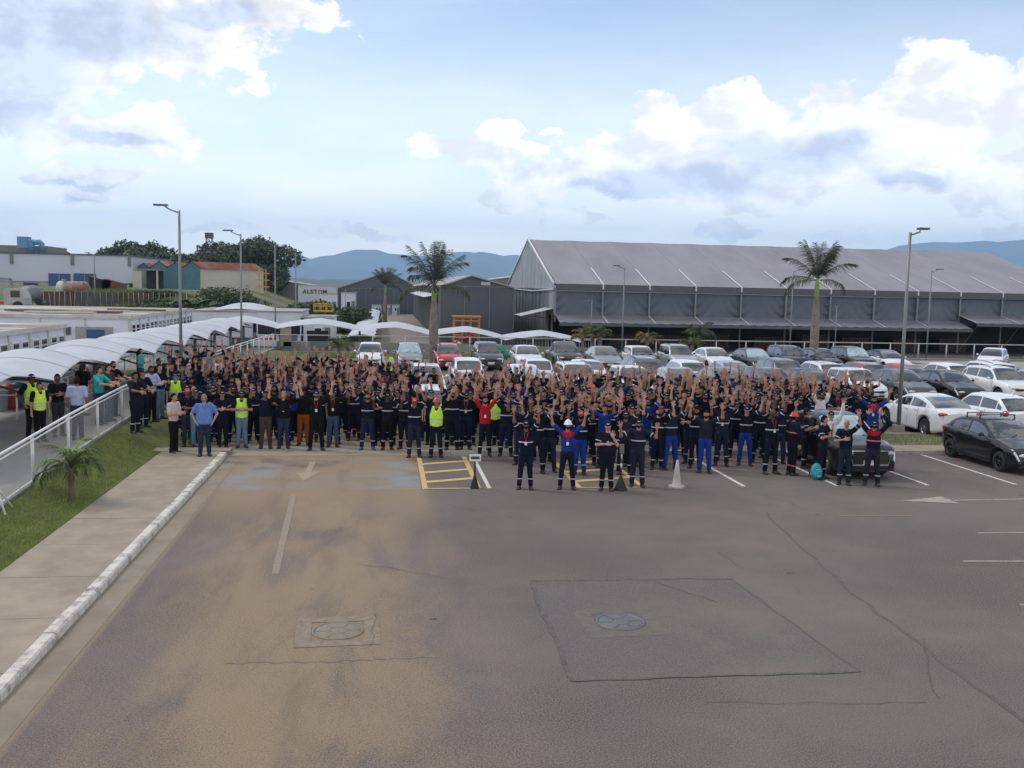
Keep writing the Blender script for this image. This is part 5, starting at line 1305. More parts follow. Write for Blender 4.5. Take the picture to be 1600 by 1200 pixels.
# ------------------------------------------------------------------ cars
def paint(name, col, metal=0.0, rough=0.28, coat=.8):
    return mat('car_paint_'+name, col, rough, metal, var=.03, scale=1.5, coat=coat, spec=.5 if max(col) > .1 else .12, dirt=tuple(x*.85+.004 for x in col), dirt_amt=.3, dscale=1.3)
PAINT = {'white': paint('white', (.72, .73, .75)), 'pearl': paint('pearl', (.66, .68, .72)), 'silver': paint('silver', (.42, .43, .45), .5, .3), 'greysilver': paint('greysilver', (.27, .28, .29), .5, .32),
         'grey': paint('grey', (.085, .085, .09), .4, .3), 'darkbrown': paint('darkbrown', (.075, .065, .06), .3, .3), 'black': paint('black', (.010, .011, .013)), 'navy': paint('navy', (.014, .022, .048), .2, .25),
         'red': paint('red', (.42, .012, .02)), 'darkred': paint('darkred', (.20, .03, .035), .2, .3), 'greygreen': paint('greygreen', (.13, .14, .14), .4, .3)}
M_CGL = mat('car_glass', (.010, .013, .016), .03, var=.2, scale=1, spec=1.0, coat=1.0, bump=.55, bscale=1.7)
for _n in M_CGL.node_tree.nodes:
    if _n.type == 'BSDF_PRINCIPLED': _n.inputs['IOR'].default_value = 1.85; _n.inputs['Specular IOR Level'].default_value = .5; _n.inputs['Specular Tint'].default_value = (.85, .93, 1, 1)
M_SHADE = mat('windscreen_shade', (.30, .42, .46), .22, metal=.35, var=.25, scale=3, spec=.8, coat=.7, dirt=(.55, .62, .66), dirt_amt=.8, dscale=2.2)
M_TRIM = mat('black_trim', (.014, .014, .015), .5, var=.1)
M_TYRE = mat('tyre', (.016, .016, .016), .85)
M_RIM = mat('rim_silver', (.38, .39, .41), .3, metal=.7, var=.05)
M_RIMD = mat('rim_black', (.03, .03, .032), .4, metal=.3)
M_HEAD = mat('headlight_lens', (.52, .55, .58), .08, metal=.25, var=.25, scale=10, spec=.9, coat=.8)
M_TAIL = mat('taillight_lens', (.32, .012, .015), .12, var=.2, scale=9, spec=.8, coat=.6)
M_PLATE = mat('plate_white', (.62, .64, .66), .4)
M_PLTB = mat('plate_blue', (.02, .05, .25), .4)
M_CHR = mat('chrome', (.55, .56, .58), .12, metal=.9)

def interp(pts, y):
    if y <= pts[0][0]: return pts[0][1]
    for a, b in zip(pts[:-1], pts[1:]):
        if y <= b[0]:
            t = (y-a[0])/(b[0]-a[0]); t = t*t*(3-2*t)*.5+t*.5; return L(a[1], b[1], t)
    return pts[-1][1]
class Car:
    def __init__(s, L_, W, H, wb, fo, zs, y0, y1, y2, y3, r=.31, gc=.20, belt_in=.90, roof_in=.70, hoodz=.78, roofdrop=.06):
        s.L, s.W, s.H, s.wb, s.r, s.gc = L_, W, H, wb, r, gc
        s.yf, s.yr = -L_/2, L_/2; s.wf = s.yf+fo; s.wr = s.wf+wb
        s.zs = [(a-L_/2, b) for a, b in zs]
        s.y0, s.y1, s.y2, s.y3 = [v-L_/2 for v in (y0, y1, y2, y3)]
        s.bi, s.ri, s.rd = belt_in, roof_in, roofdrop
    def w(s, y):
        e = max(0, (abs(y)-(s.L/2-.75))/.75); return s.W/2*(1-.20*e**2.4)*(1-.015*(y/s.L)**2)
    def zt(s, y):
        e0 = max(0, 1-(y-s.yf)/.16); e1 = max(0, 1-(s.yr-y)/.12)
        return interp(s.zs, y)-.17*e0**2-.10*e1**2
    def zb(s, y, arch=True):
        z = s.gc+.10*max(0, 1-(y-s.yf)/.35)+.12*max(0, 1-(s.yr-y)/.4)
        if arch:
            for c in (s.wf, s.wr):
                d = abs(y-c); Ra = s.r+.075
                if d < Ra: z = max(z, s.r+.01+math.sqrt(max(0, Ra*Ra-d*d))*1.0)
        return z
    def ring(s, y, arch=True):
        w, zt, zb = s.w(y), s.zt(y), s.zb(y, arch); zf = s.zb(y, False); inn = w-.26
        zb = min(zb, zt-.12); h = zt-s.gc-.02
        sh = s.gc+.52*h
        return [(0, zf), (inn, zf), (inn, zb), (w*.955, zb), (w*.985, max(zb+.015, L(zb, zt, .14))), (w*1.0, max(zb+.03, sh)), (w*.992, max(zb+.05, L(sh, zt, .45))), (w*.955, max(zb+.07, zt-.055)), (w*.915, zt-.008), (w*.80, zt+.012), (w*.45, zt+.032), (0, zt+.040)]
    def sidept(s, y, q, off=0.0):
        """q from 3 (sill) to 11 (centre top)"""
        r = s.ring(y); i = min(10, int(q)); t = q-i; a, b = r[i], r[i+1]
        x, z = L(a[0], b[0], t), L(a[1], b[1], t)
        nx, nz = (b[1]-a[1]), -(b[0]-a[0]); l = math.hypot(nx, nz) or 1
        return (x+nx/l*off, z+nz/l*off)
    def ghz(s, y):
        """roof profile height above the car's base line"""
        zr = s.H
        pts = [(s.y0, s.zt(s.y0)-.01), (s.y1, zr-.045), (L(s.y1, s.y2, .35), zr), (s.y2, zr-s.rd), (s.y3, s.zt(s.y3)-.01)]
        if y <= s.y1:
            t = (y-s.y0)/(s.y1-s.y0); return L(pts[0][1], pts[1][1], t)+.045*math.sin(math.pi*t)
        if y >= s.y2:
            t = (y-s.y2)/(s.y3-s.y2); return L(pts[3][1], pts[4][1], t)+.05*math.sin(math.pi*t)
        for a, b in zip(pts[1:-2], pts[2:-1]):
            if y <= b[0]:
                t = (y-a[0])/(b[0]-a[0]); return L(a[1], b[1], (math.sin(math.pi*t/2) if a is pts[1] else 1-math.cos(math.pi*t/2)))
        return pts[3][1]
    def gring(s, y):
        z0 = s.zt(y)-.012; z1 = max(z0+.001, s.ghz(y)); h = z1-z0; W2 = s.W/2
        hf = s.H-s.zt(0)
        wb_ = s.w(y)*s.bi; slope = (s.bi-s.ri)*W2/hf
        r = min(.085, h*.35)
        xB = wb_-slope*(h-r)
        return [(wb_, z0), (xB, z1-r), (xB-.022, z1-r*.45), (xB-.065, z1-r*.10), (xB*.62, z1+.012), (0, z1+.020)]
def car_meshes(c, kind):
    """returns a dict of part meshes for one body style"""
    M = {}
    ys = set(np.linspace(c.yf+.25, c.yr-.25, 34).tolist()+[c.yf, c.yf+.015, c.yf+.05, c.yf+.11, c.yf+.18, c.yr-.18, c.yr-.10, c.yr-.04, c.yr])
    for w in (c.wf, c.wr):
        for k in range(15): ys.add(w+(c.r+.075)*math.sin((k-7)/7*math.pi/2))
        ys.add(w+(c.r+.077)); ys.add(w-(c.r+.077))
    ys = sorted(ys); rings = [c.ring(y) for y in ys]; n = len(rings[0])
    mb = MB(); vs = []
    for y, r in zip(ys, rings):
        vs += [(x, y, z) for x, z in r]+[(-x, y, z) for x, z in r]
    N = 2*n; fs = []; mi = []
    for i in range(len(ys)-1):
        for k in range(n-1):
            a, b, c_, d = i*N+k, i*N+k+1, (i+1)*N+k+1, (i+1)*N+k
            fs.append((a, d, c_, b)); mi.append(1 if k < 3 else 0)
            a, b, c_, d = [v+n for v in (a, b, c_, d)]
            fs.append((a, b, c_, d)); mi.append(1 if k < 3 else 0)
    mb.add(vs, fs, 0, True); mb.m = mi
    for i, fl in ((0, 0), (len(ys)-1, 1)):
        o = i*N; f = [o+k for k in range(n)]+[o+n+k for k in range(n-1, -1, -1)]
        f = [v for v in f if v not in (o+n, o+n+n-1)]+[] 
        mb.f.append(tuple(f if fl else f[::-1])); mb.m.append(0); mb.sm.append(False)
    M['body'] = mb.mesh('body')
    # greenhouse shell
    gy = sorted(set([c.y0+.002, c.y0+.05, c.y1-.06, c.y1, c.y1+.06, c.y2-.06, c.y2, c.y2+.05, c.y3-.05, c.y3-.002]+np.linspace(c.y0, c.y3, 26)[1:-1].tolist()))
    mb = MB(); vs = []; n = 6
    for y in gy:
        r = c.gring(y); vs += [(x, y, z) for x, z in r]+[(-x, y, z) for x, z in r]
    fs = []
    for i in range(len(gy)-1):
        for k in range(n-1):
            a, b, c_, d = i*12+k, i*12+k+1, (i+1)*12+k+1, (i+1)*12+k
            fs.append((a, d, c_, b)); a, b, c_, d = [v+6 for v in (a, b, c_, d)]; fs.append((a, b, c_, d))
    mb.add(vs, fs, 0, True); M['cabin'] = mb.mesh('cabin')
    def top(y, sx, off=.007):
        r = c.gring(y); x = sx*r[2][0]*.97; ax = abs(x); z = r[2][1]
        for a, b in zip(r[2:-1], r[3:]):
            if b[0] <= ax <= a[0] or a[0] <= ax <= b[0]:
                t = (a[0]-ax)/(a[0]-b[0]+1e-9); z = L(a[1], b[1], t); break
        return (x, y-.004 if off > 0 and y < 0 else y+.004, z+off)
    ins = .045
    mb = MB(); mb.grid(lambda u, v: top(L(c.y0+.03, c.y1-.045, u), v), [i/8 for i in range(9)], [-1+i/6 for i in range(13)]); M['windscreen'] = mb.mesh('windscreen')
    mb = MB(); mb.grid(lambda u, v: top(L(c.y2+(.05 if c.y3-c.y2 > .5 else .08), c.y3-(.05 if c.y3-c.y2 > .5 else .10), u), v*.94), [i/6 for i in range(7)], [-1+i/5 for i in range(11)])
    for k, f in enumerate(mb.f): pass
    M['rear_window'] = mb.mesh('rear_window')
    def sidewin(ya, yb, sg, q0=.10, q1=.93):
        mb = MB()
        def f(u, v):
            y = L(ya, yb, u); r = c.gring(y); q = L(q0, q1, v)
            x = L(r[0][0], r[1][0], q)+.006; z = L(r[0][1], r[1][1], q)+.001
            return (sg*x, y, z)
        mb.grid(f, [i/9 for i in range(10)], [0, .33, .66, 1]); return mb
    yb = c.y1+(c.y2-c.y1)*(.46 if kind != 'pickup' else .62); yb0 = yb
    yend = c.y2+(c.y3-c.y2)*(.45 if kind == 'sedan' else .30)
    yst = c.y0+(c.y1-c.y0)*.42
    for sg in (-1, 1):
        M['fwin%d' % sg] = sidewin(yst, yb-.035, sg).mesh('side_window')
        M['rwin%d' % sg] = sidewin(yb+.045, min(c.wr+.12, yend), sg).mesh('side_window')
        if kind in ('suv', 'hatch', 'wagon') and c.wr+.20 < yend+.1: M['qwin%d' % sg] = sidewin(c.wr+.18, yend+.12, sg, .16, .88).mesh('quarter_window')
    # doors: panels proud of the body with dark gap round them
    def patch(ya, yb, qa, qb, off, sg, nu=8, nv=8):
        mb = MB()
        def f(u, v):
            y = L(ya, yb, u); x, z = c.sidept(y, L(qa, qb, v), off); return (sg*x, y, z)
        return mb.grid(f, [i/nu for i in range(nu+1)], [i/nv for i in range(nv+1)])
    d0 = max(c.wf+c.r+.11, c.y0-.12); d2 = min(c.wr+.02, yend)
    for sg in (-1, 1):
        for nm, (a, b) in (('fdoor', (d0, yb)), ('rdoor', (yb, d2-.0))):
            qb = 8.2
            lo = 3.6
            bb = b if nm == 'fdoor' else min(b, c.wr-c.r-.10)
            M[nm+'g%d' % sg] = patch(a-.006, bb+.006, lo-.05, qb+.02, .003, sg).mesh('door_gap')
            M[nm+'%d' % sg] = patch(a+.007, bb-.007, lo, qb, .0075, sg).mesh('door')
            mb = MB(); x, z = c.sidept(bb-.14, 6.75, .02); mb.box((sg*(x+.008), bb-.15, z), (.012, .085, .014)); M[nm+'h%d' % sg] = mb.mesh('handle')
    # lamps
    w = c.W/2; zh = c.zt(c.yf+.3)
    for sg in (-1, 1):
        mb = MB()
        def fh(u, v):
            a = math.pi*(u-.5); y = c.yf+.12+.10*math.sin(a); x = c.w(y)
            q = L(6.5+.5*u, 7.9, v); px, pz = c.sidept(y, q, .010+.02*math.cos(a)); return (sg*px, y, pz-.035)
        mb.grid(fh, [i/10 for i in range(11)], [i/5 for i in range(6)])
        mb.ell((sg*w*.60, c.yf+.055, zh-.175), (w*.20, .075, .062), 14, 8)
        M['head%d' % sg] = mb.mesh('headlight')
        mb = MB()
        if kind == 'sedan': mb.ell((sg*w*.70, c.yr-.12, c.zt(c.yr-.2)-.14), (w*.24, .135, .07), 14, 8)
        elif kind in ('hatch', 'suv', 'wagon'): mb.ell((sg*w*.755, c.yr-.15, c.zt(c.yr-.2)-.09), (w*.13, .16, .13), 14, 8)
        else: mb.ell((sg*w*.86, c.yr-.08, .85), (.08, .10, .17), 12, 8)
        M['tail%d' % sg] = mb.mesh('taillight')
        mb = MB(); mb.ell((sg*(w+.085), c.y0+.36, c.zt(c.y0+.4)+.075), (.085, .05, .062), 12, 8); mb.tube([(sg*(w-.06), c.y0+.38, c.zt(c.y0+.4)+.01), (sg*(w+.03), c.y0+.36, c.zt(c.y0+.4)+.05)], .02, 6)
        M['mirror%d' % sg] = mb.mesh('mirror')
    fz = c.gc+.10
    mb = MB(); mb.grid(lambda u, v: (w*.62*(2*u-1), c.yf-.012+.05*abs(2*u-1)**3, L(zh-.30, zh-.20, v)), [i/8 for i in range(9)], [0, 1]); mb.box((0, c.yf+.01, zh-.25), (w*.56, .018, .05)); M['grille'] = mb.mesh('grille')
    mb = MB(); mb.box((0, c.yf+.005, fz+.075), (w*.58, .016, .055)); mb.box((0, c.yf+.10, c.gc+.055), (w*.80, .09, .03)); M['intake'] = mb.mesh('intake')
    mb = MB(); mb.box((0, c.yf-.012, fz+.165), (.20, .008, .065)); M['fplate'] = mb.mesh('number_plate')
    zpl = .83 if kind in ('hatch', 'suv', 'wagon') else .72 if kind == 'sedan' else .55
    mb = MB(); mb.box((0, c.yr+.008, zpl-.1), (.20, .008, .065)); M['rplate'] = mb.mesh('number_plate')
    mb = MB(); mb.box((0, c.yr-.06, c.gc+.19), (w*.72, .072, .05)); M['rbump'] = mb.mesh('bumper_trim')
    mb = MB()
    for sx in (-.25, .35): mb.tube([(sx*w, c.y0-.02, c.zt(c.y0)+.03), (sx*w+.35*w, c.y0+.10, c.ghz(c.y0+.12)+.03)], .009, 4)
    M['wiper'] = mb.mesh('wiper')
    return M
def wheel_meshes(r, w=.20, spokes=5):
    mb = MB(); mb.lathe([(r*.62, -w/2), (r*.80, -w/2), (r*.97, -w/2+.02), (r, -w/4), (r, w/4), (r*.97, w/2-.02), (r*.80, w/2), (r*.62, w/2)], 28, axis='x'); tyre = mb.mesh('tyre')
    mb = MB(); mb.lathe([(r*.62, -w/2+.005), (r*.66, w/2-.012), (r*.60, w/2-.01), (r*.57, w/2-.05)], 28, axis='x')
    for k in range(spokes):
        a = 2*math.pi*k/spokes
        for da in (-.13, .13) if spokes <= 6 else (0,):
            ca, sa = math.cos(a+da), math.sin(a+da); cb, sb = math.cos(a+da*.4), math.sin(a+da*.4); t = r*.045
            P0 = Vector((w/2-.04, cb*r*.12, sb*r*.12)); P1 = Vector((w/2-.02, ca*r*.60, sa*r*.60)); n = Vector((0, -sa, ca))*t
            o = Vector((-.02, 0, 0)); mb.add([P0-n, P0+n, P1+n*.8, P1-n*.8, P0-n+o, P0+n+o, P1+n*.8+o, P1-n*.8+o], [(0, 1, 2, 3), (0, 4, 5, 1), (1, 5, 6, 2), (2, 6, 7, 3), (3, 7, 4, 0)])
    mb.lathe([(0, w/2-.025), (r*.14, w/2-.03), (r*.16, w/2-.06)], 14, axis='x')
    mb.lathe([(0, w/2-.075), (r*.6, w/2-.075)], 20, axis='x', mi=1); rim = mb.mesh('rim')
    return tyre, rim
STY = {
 'hatch': (Car(3.95, 1.66, 1.50, 2.47, .78, [(0, .62), (.25, .80), (1.05, .95), (2.5, .99), (3.5, 1.02), (3.95, .98)], 1.02, 1.68, 3.35, 3.90, .295), 'hatch'),
 'sedan': (Car(4.45, 1.74, 1.45, 2.65, .88, [(0, .60), (.25, .76), (1.2, .93), (2.6, .97), (3.7, 1.02), (4.2, 1.02), (4.45, .96)], 1.15, 1.95, 3.05, 3.92, .315), 'sedan'),
 'suv': (Car(4.30, 1.78, 1.66, 2.60, .85, [(0, .78), (.25, .96), (1.1, 1.06), (2.6, 1.10), (3.8, 1.14), (4.3, 1.08)], 1.10, 1.80, 3.60, 4.22, .345, .25), 'suv'),
 'compact': (Car(4.15, 1.71, 1.63, 2.50, .84, [(0, .74), (.25, .90), (1.05, 1.02), (2.5, 1.05), (3.7, 1.07), (4.15, 1.02)], 1.08, 1.72, 3.70, 4.10, .325, .22), 'suv'),
 'pickup': (Car(4.60, 1.78, 1.72, 2.85, .86, [(0, .80), (.25, 1.0), (1.15, 1.08), (2.8, 1.10), (3.1, 1.06), (4.6, 1.05)], 1.15, 1.90, 2.70, 3.10, .345, .28), 'pickup'),
 'oldhatch': (Car(3.85, 1.64, 1.39, 2.44, .76, [(0, .58), (.25, .74), (1.15, .90), (2.5, .94), (3.4, .98), (3.85, .93)], 1.12, 1.84, 2.95, 3.72, .295), 'hatch'),
 'crossover': (Car(4.28, 1.77, 1.57, 2.64, .88, [(0, .72), (.25, .90), (1.15, 1.02), (2.6, 1.05), (3.8, 1.12), (4.28, 1.05)], 1.18, 2.02, 3.25, 4.16, .345, .22), 'suv'),
 'coupe': (Car(4.50, 1.76, 1.44, 2.67, .90, [(0, .60), (.25, .75), (1.2, .93), (2.6, .99), (3.8, 1.06), (4.25, 1.06), (4.5, 1.00)], 1.05, 2.0, 3.05, 4.02, .33), 'sedan')}
STYM = {k: car_meshes(c, kd) for k, (c, kd) in STY.items()}
WH = {(r, s): wheel_meshes(r, .20, s) for r in (.295, .315, .325, .33, .345) for s in (5, 7, 10)}
def setm(o, m, slot=0):
    while len(o.data.materials) <= slot: o.data.materials.append(m)
    if o.data.materials[slot] is None: o.data.materials[slot] = m
    o.material_slots[slot].link = 'OBJECT'; o.material_slots[slot].material = m
def put(name, me, m, parent):
    o = bpy.data.objects.new(name, me)
    if len(me.materials) == 0: me.materials.append(m)
    COL.objects.link(o); o.parent = parent
    if me.materials[0] is not m: setm(o, m)
    return o
GROUPS = {'A': 'last row of parked cars facing the camera', 'B': 'second row of parked cars seen from behind', 'C': 'row of parked cars facing the camera behind the crowd', 'D': 'cars with their backs to the gravel median', 'E': 'cars parked in the front bays', 'F': 'cars parked on the far concrete drive'}
def car(name, style, colour, x, y, face, label, row, shade=False, rz=0.0, spokes=5, rimd=False, near=False, rails=False, roofblack=False, plate=None, rack=False, z=0.0):
    c, kind = STY[style]; M = STYM[style]; pm = PAINT[colour]
    t = thing(name, label, 'car', (x, y, z), (0 if face == 'cam' else math.pi)+rz, GROUPS[row])
    b = put('body', M['body'], pm, t)
    if len(M['body'].materials) < 2: M['body'].materials.append(M_TRIM)
    r = put('roof_shell', M['cabin'], PAINT['black'] if roofblack else pm, t)
    put('windscreen', M['windscreen'], M_SHADE if shade else M_CGL, t); put('rear_window', M['rear_window'], M_CGL, t)
    for sg in (-1, 1):
        put('side_window', M['fwin%d' % sg], M_CGL, t); put('side_window', M['rwin%d' % sg], M_CGL, t)
        if 'qwin%d' % sg in M: put('side_window', M['qwin%d' % sg], M_CGL, t)
        put('headlight', M['head%d' % sg], M_HEAD, t); put('taillight', M['tail%d' % sg], M_TAIL, t)
        put('mirror', M['mirror%d' % sg], pm if colour not in ('silver',) else M_TRIM, t)
        for nm in ('fdoor', 'rdoor'):
            put('door_gap', M[nm+'g%d' % sg], M_TRIM, t)
            d = put('door', M[nm+'%d' % sg], pm, t)
            put('handle', M[nm+'h%d' % sg], pm if near else M_TRIM, d)
    put('grille', M['grille'], M_TRIM, t); put('intake', M['intake'], M_TRIM, t)
    for k in ('fplate', 'rplate'): put('number_plate', M[k], M_PLATE, t)
    put('bumper_trim', M['rbump'], M_TRIM, t); put('wiper', M['wiper'], M_TRIM, t)
    tyre, rim = WH[(c.r, spokes)]
    for yy in (c.wf, c.wr):
        for sg in (-1, 1):
            w = put('wheel', tyre, M_TYRE, t); w.location = (sg*(c.W/2-.125), yy, c.r); w.rotation_euler = (rnd.uniform(0, 6), 0, 0 if sg > 0 else math.pi)
            ri = put('rim', rim, M_RIMD if rimd else M_RIM, w)
            if len(rim.materials) < 2: rim.materials.append(M_TRIM)
    if rails:
        for sg in (-1, 1):
            mb = MB(); mb.tube([(sg*c.W/2*c.ri*.93, y_, c.ghz(y_)+.045-(.05 if i in (0, 5) else 0)) for i, y_ in enumerate(np.linspace(c.y1+.1, c.y2-.05, 6))], .018, 6); mb.build('roof_rail', M_TRIM if colour != 'white' else M_STEELD, t)
    if rack:
        for y_ in (L(c.y1, c.y2, .22), L(c.y1, c.y2, .80)):
            mb = MB(); zr = c.ghz(y_)+.105; mb.box((0, y_, zr), (.58, .022, .014))
            for sg in (-1, 1): mb.tube([(sg*.55, y_, zr), (sg*.575, y_, zr-.13)], .02, 6)
            mb.build('rack_bar', M_TRIM, t)
    if near:
        mb = MB(); mb.tube([(0, c.y2-.15, c.ghz(c.y2-.15)), (0, c.y2-.02, c.ghz(c.y2-.15)+.12)], .006, 5); mb.build('aerial', M_TRIM, t)
    return t
def xa(n): return 3.9+2.35*n
A = [('parked_hatchback', 'hatch', 'white', -2, 0, 'white hatchback facing the camera, leftmost car of the last row'), ('parked_hatchback', 'hatch', 'greysilver', -1, 1, 'silver grey hatchback with a bright sunshade just left of the tall palm'), ('parked_hatchback', 'hatch', 'red', 0, 0, 'bright red hatchback facing the camera beside the tall palm'),
     ('parked_minivan', 'compact', 'grey', 1.05, 0, 'dark grey minivan facing the camera right of the red hatchback'), ('parked_hatchback', 'sedan', 'white', 2.1, 0, 'white car in front of the green cover in the last row'), ('parked_pickup', 'pickup', 'darkbrown', 3.15, 0, 'dark brown pickup in the last row below the end of the right canopy'),
     ('parked_sedan', 'sedan', 'greysilver', 4.2, 0, 'silver grey sedan between the brown pickup and a white hatchback'), ('parked_hatchback', 'hatch', 'white', 5.2, 0, 'white hatchback in the last row before the small yellow green palm'), ('parked_compact', 'compact', 'silver', 6.25, 0, 'silver upright compact in the last row with white roof rails'),
     ('parked_sedan', 'sedan', 'white', 7.3, 0, 'white sedan in the last row below the bushy small palm'), ('parked_sedan', 'sedan', 'black', 8.4, 1, 'black sedan with pale sunshade in the last row'), ('parked_suv', 'suv', 'navy', 9.4, 0, 'dark navy high car in the last row, third left of the right palm'),
     ('parked_hatchback', 'hatch', 'black', 10.35, 0, 'black hatchback in the last row at the foot of the right palm'), ('parked_hatchback', 'compact', 'black', 11.3, 1, 'black car with bright sunshade right of the right palm'), ('parked_sedan', 'coupe', 'white', 12.35, 0, 'white car with dark roof at the right end of the last row')]
for i, (nm, st, co, n, sh, lb) in enumerate(A): car(nm, st, co, xa(n), 57.3+STY[st][0].L/2+rnd.uniform(-.3, .3), 'cam', lb, 'A', bool(sh), rnd.uniform(-.02, .02), roofblack=(i == 14), rails=(i == 8))
B = [('hatch', 'white', 4.1, 'white hatchback seen from behind in front of the red one'), ('hatch', 'white', 7.6, 'white hatchback seen from behind in front of the white car by the green cover'), ('sedan', 'white', 10.2, 'white sedan seen from behind in front of the brown pickup'), ('suv', 'grey', 13.1, 'dark high car with roof rails seen from behind in the second row'),
     ('hatch', 'white', 15.5, 'white hatchback seen from behind in front of the silver compact'), ('sedan', 'silver', 17.9, 'silver sedan seen from behind, left of the dark high car in the second row'), ('suv', 'grey', 20.4, 'dark grey high car seen from behind below the black sedan with sunshade'), ('hatch', 'pearl', 22.8, 'pale hatchback seen from behind below the right palm'), ('hatch', 'darkred', 25.1, 'greyish red hatchback seen from behind left of the bright red roof'),
     ('sedan', 'red', 27.4, 'red car of which only the roof shows behind the silver hatchback'), ('hatch', 'white', 29.9, 'white hatchback seen from behind by the median street lamp'), ('compact', 'white', 32.3, 'white car with black roof rails seen from behind, rightmost of the second row')]
for i, (st, co, X, lb) in enumerate(B):
    car('parked_'+{'hatch': 'hatchback', 'sedan': 'sedan', 'suv': 'suv', 'compact': 'compact'}[st], st, co, X, 48.2+rnd.uniform(-.2, .2), 'away', lb, 'B', False, rnd.uniform(-.02, .02), rails=(i in (3, 11)))
Cc = [('hatch', 'white', 1.9, 0, 'white hatchback facing the camera behind the left half of the crowd'), ('hatch', 'white', 6.4, 1, 'white hatchback with mint sunshade behind the crowd centre'), ('compact', 'white', 8.8, 0, 'white compact facing the camera right of the one with a mint sunshade'), ('hatch', 'white', 11.4, 0, 'white car mostly hidden by raised hands below the dark roof rail car'), ('sedan', 'silver', 13.7, 0, 'silver sedan facing the camera behind raised hands at the crowd centre right'),
      ('sedan', 'greygreen', 16.0, 0, 'grey sedan facing the camera between the silver sedan and the dark hatchback'), ('hatch', 'grey', 18.1, 0, 'dark grey hatchback facing the camera left of the navy sedan'), ('sedan', 'navy', 20.2, 0, 'dark navy sedan facing the camera left of the silver white hatchback'), ('hatch', 'pearl', 22.5, 0, 'shiny silver white hatchback facing the camera just left of the median lamp'),
      ('sedan', 'grey', 24.9, 0, 'dark grey sedan facing the camera directly behind the white sedan'), ('sedan', 'black', 27.3, 0, 'black sedan facing the camera above the white sedan boot'), ('suv', 'white', 30.0, 0, 'white estate car facing the camera at the right end of its row'), ('hatch', 'silver', 32.6, 0, 'silver car cut by the right edge in the row behind the white hatchback')]
for i, (st, co, X, sh, lb) in enumerate(Cc):
    car('parked_'+{'hatch': 'hatchback', 'sedan': 'sedan', 'suv': 'estate', 'compact': 'compact'}[st], st, co, X, 41.4+STY[st][0].L/2+rnd.uniform(-.1, .1), 'cam', lb, 'C', bool(sh), rnd.uniform(-.02, .02), near=True, rails=(i in (2, 11)), spokes=7 if i % 2 else 5)
car('parked_sedan', 'coupe', 'white', 20.05, 33.15, 'away', 'large white sedan seen from its left rear right of the median street lamp', 'D', near=True, spokes=10)
car('parked_hatchback', 'hatch', 'white', 22.5, 33.0, 'away', 'white hatchback with red lamps right of the large white sedan', 'D', near=True)
car('parked_hatchback', 'hatch', 'white', 1.7, 34.4, 'away', 'white car whose roof shows between raised arms left of the red shirted man', 'D')
sv = car('parked_suv', 'crossover', 'black', 13.15, 26.35, 'cam', 'black car with chrome grille frame and blue sunshade in the front bays', 'E', True, -.015, spokes=10, near=True)
car('parked_hatchback', 'oldhatch', 'black', 18.45, 26.5, 'cam', 'black hatchback with roof rack bars at the right edge', 'E', False, 0, rimd=True, near=True, rack=True)
c = STY['crossover'][0]
mb = MB(); mb.tube([(-.62, c.yf-.02, .80), (.62, c.yf-.02, .80), (.50, c.yf-.03, .42), (-.50, c.yf-.03, .42), (-.62, c.yf-.02, .80)], .014, 6); mb.build('grille_frame', M_CHR, sv)
mb = MB(); mb.box((0, c.yf-.005, .61), (.50, .014, .18)); mb.build('grille', M_TRIM, sv)
mb = MB(); mb.box((0, c.yf-.035, .665), (.20, .006, .022)); mb.build('plate_band', M_PLTB, sv)
for x, w in ((-.13, .018), (-.08, .018), (-.03, .018), (.03, .018), (.08, .018), (.13, .018)):
    mb = MB(); mb.box((x, c.yf-.034, .605), (w, .004, .026)); mb.build('plate_character', M_TRIM, sv)
car('parked_hatchback', 'hatch', 'white', 42.6, 62.5, 'cam', 'white hatchback parked askew on the far drive at the right edge', 'F', False, -.75)
car('parked_hatchback', 'hatch', 'pearl', 44.9, 60.6, 'cam', 'silver white hatchback in front of the askew one on the far drive', 'F', False, -.75)
car('parked_sedan', 'sedan', 'black', 49.3, 60.8, 'cam', 'dark red tinted car cut by the right edge on the far drive', 'F', False, -.7)
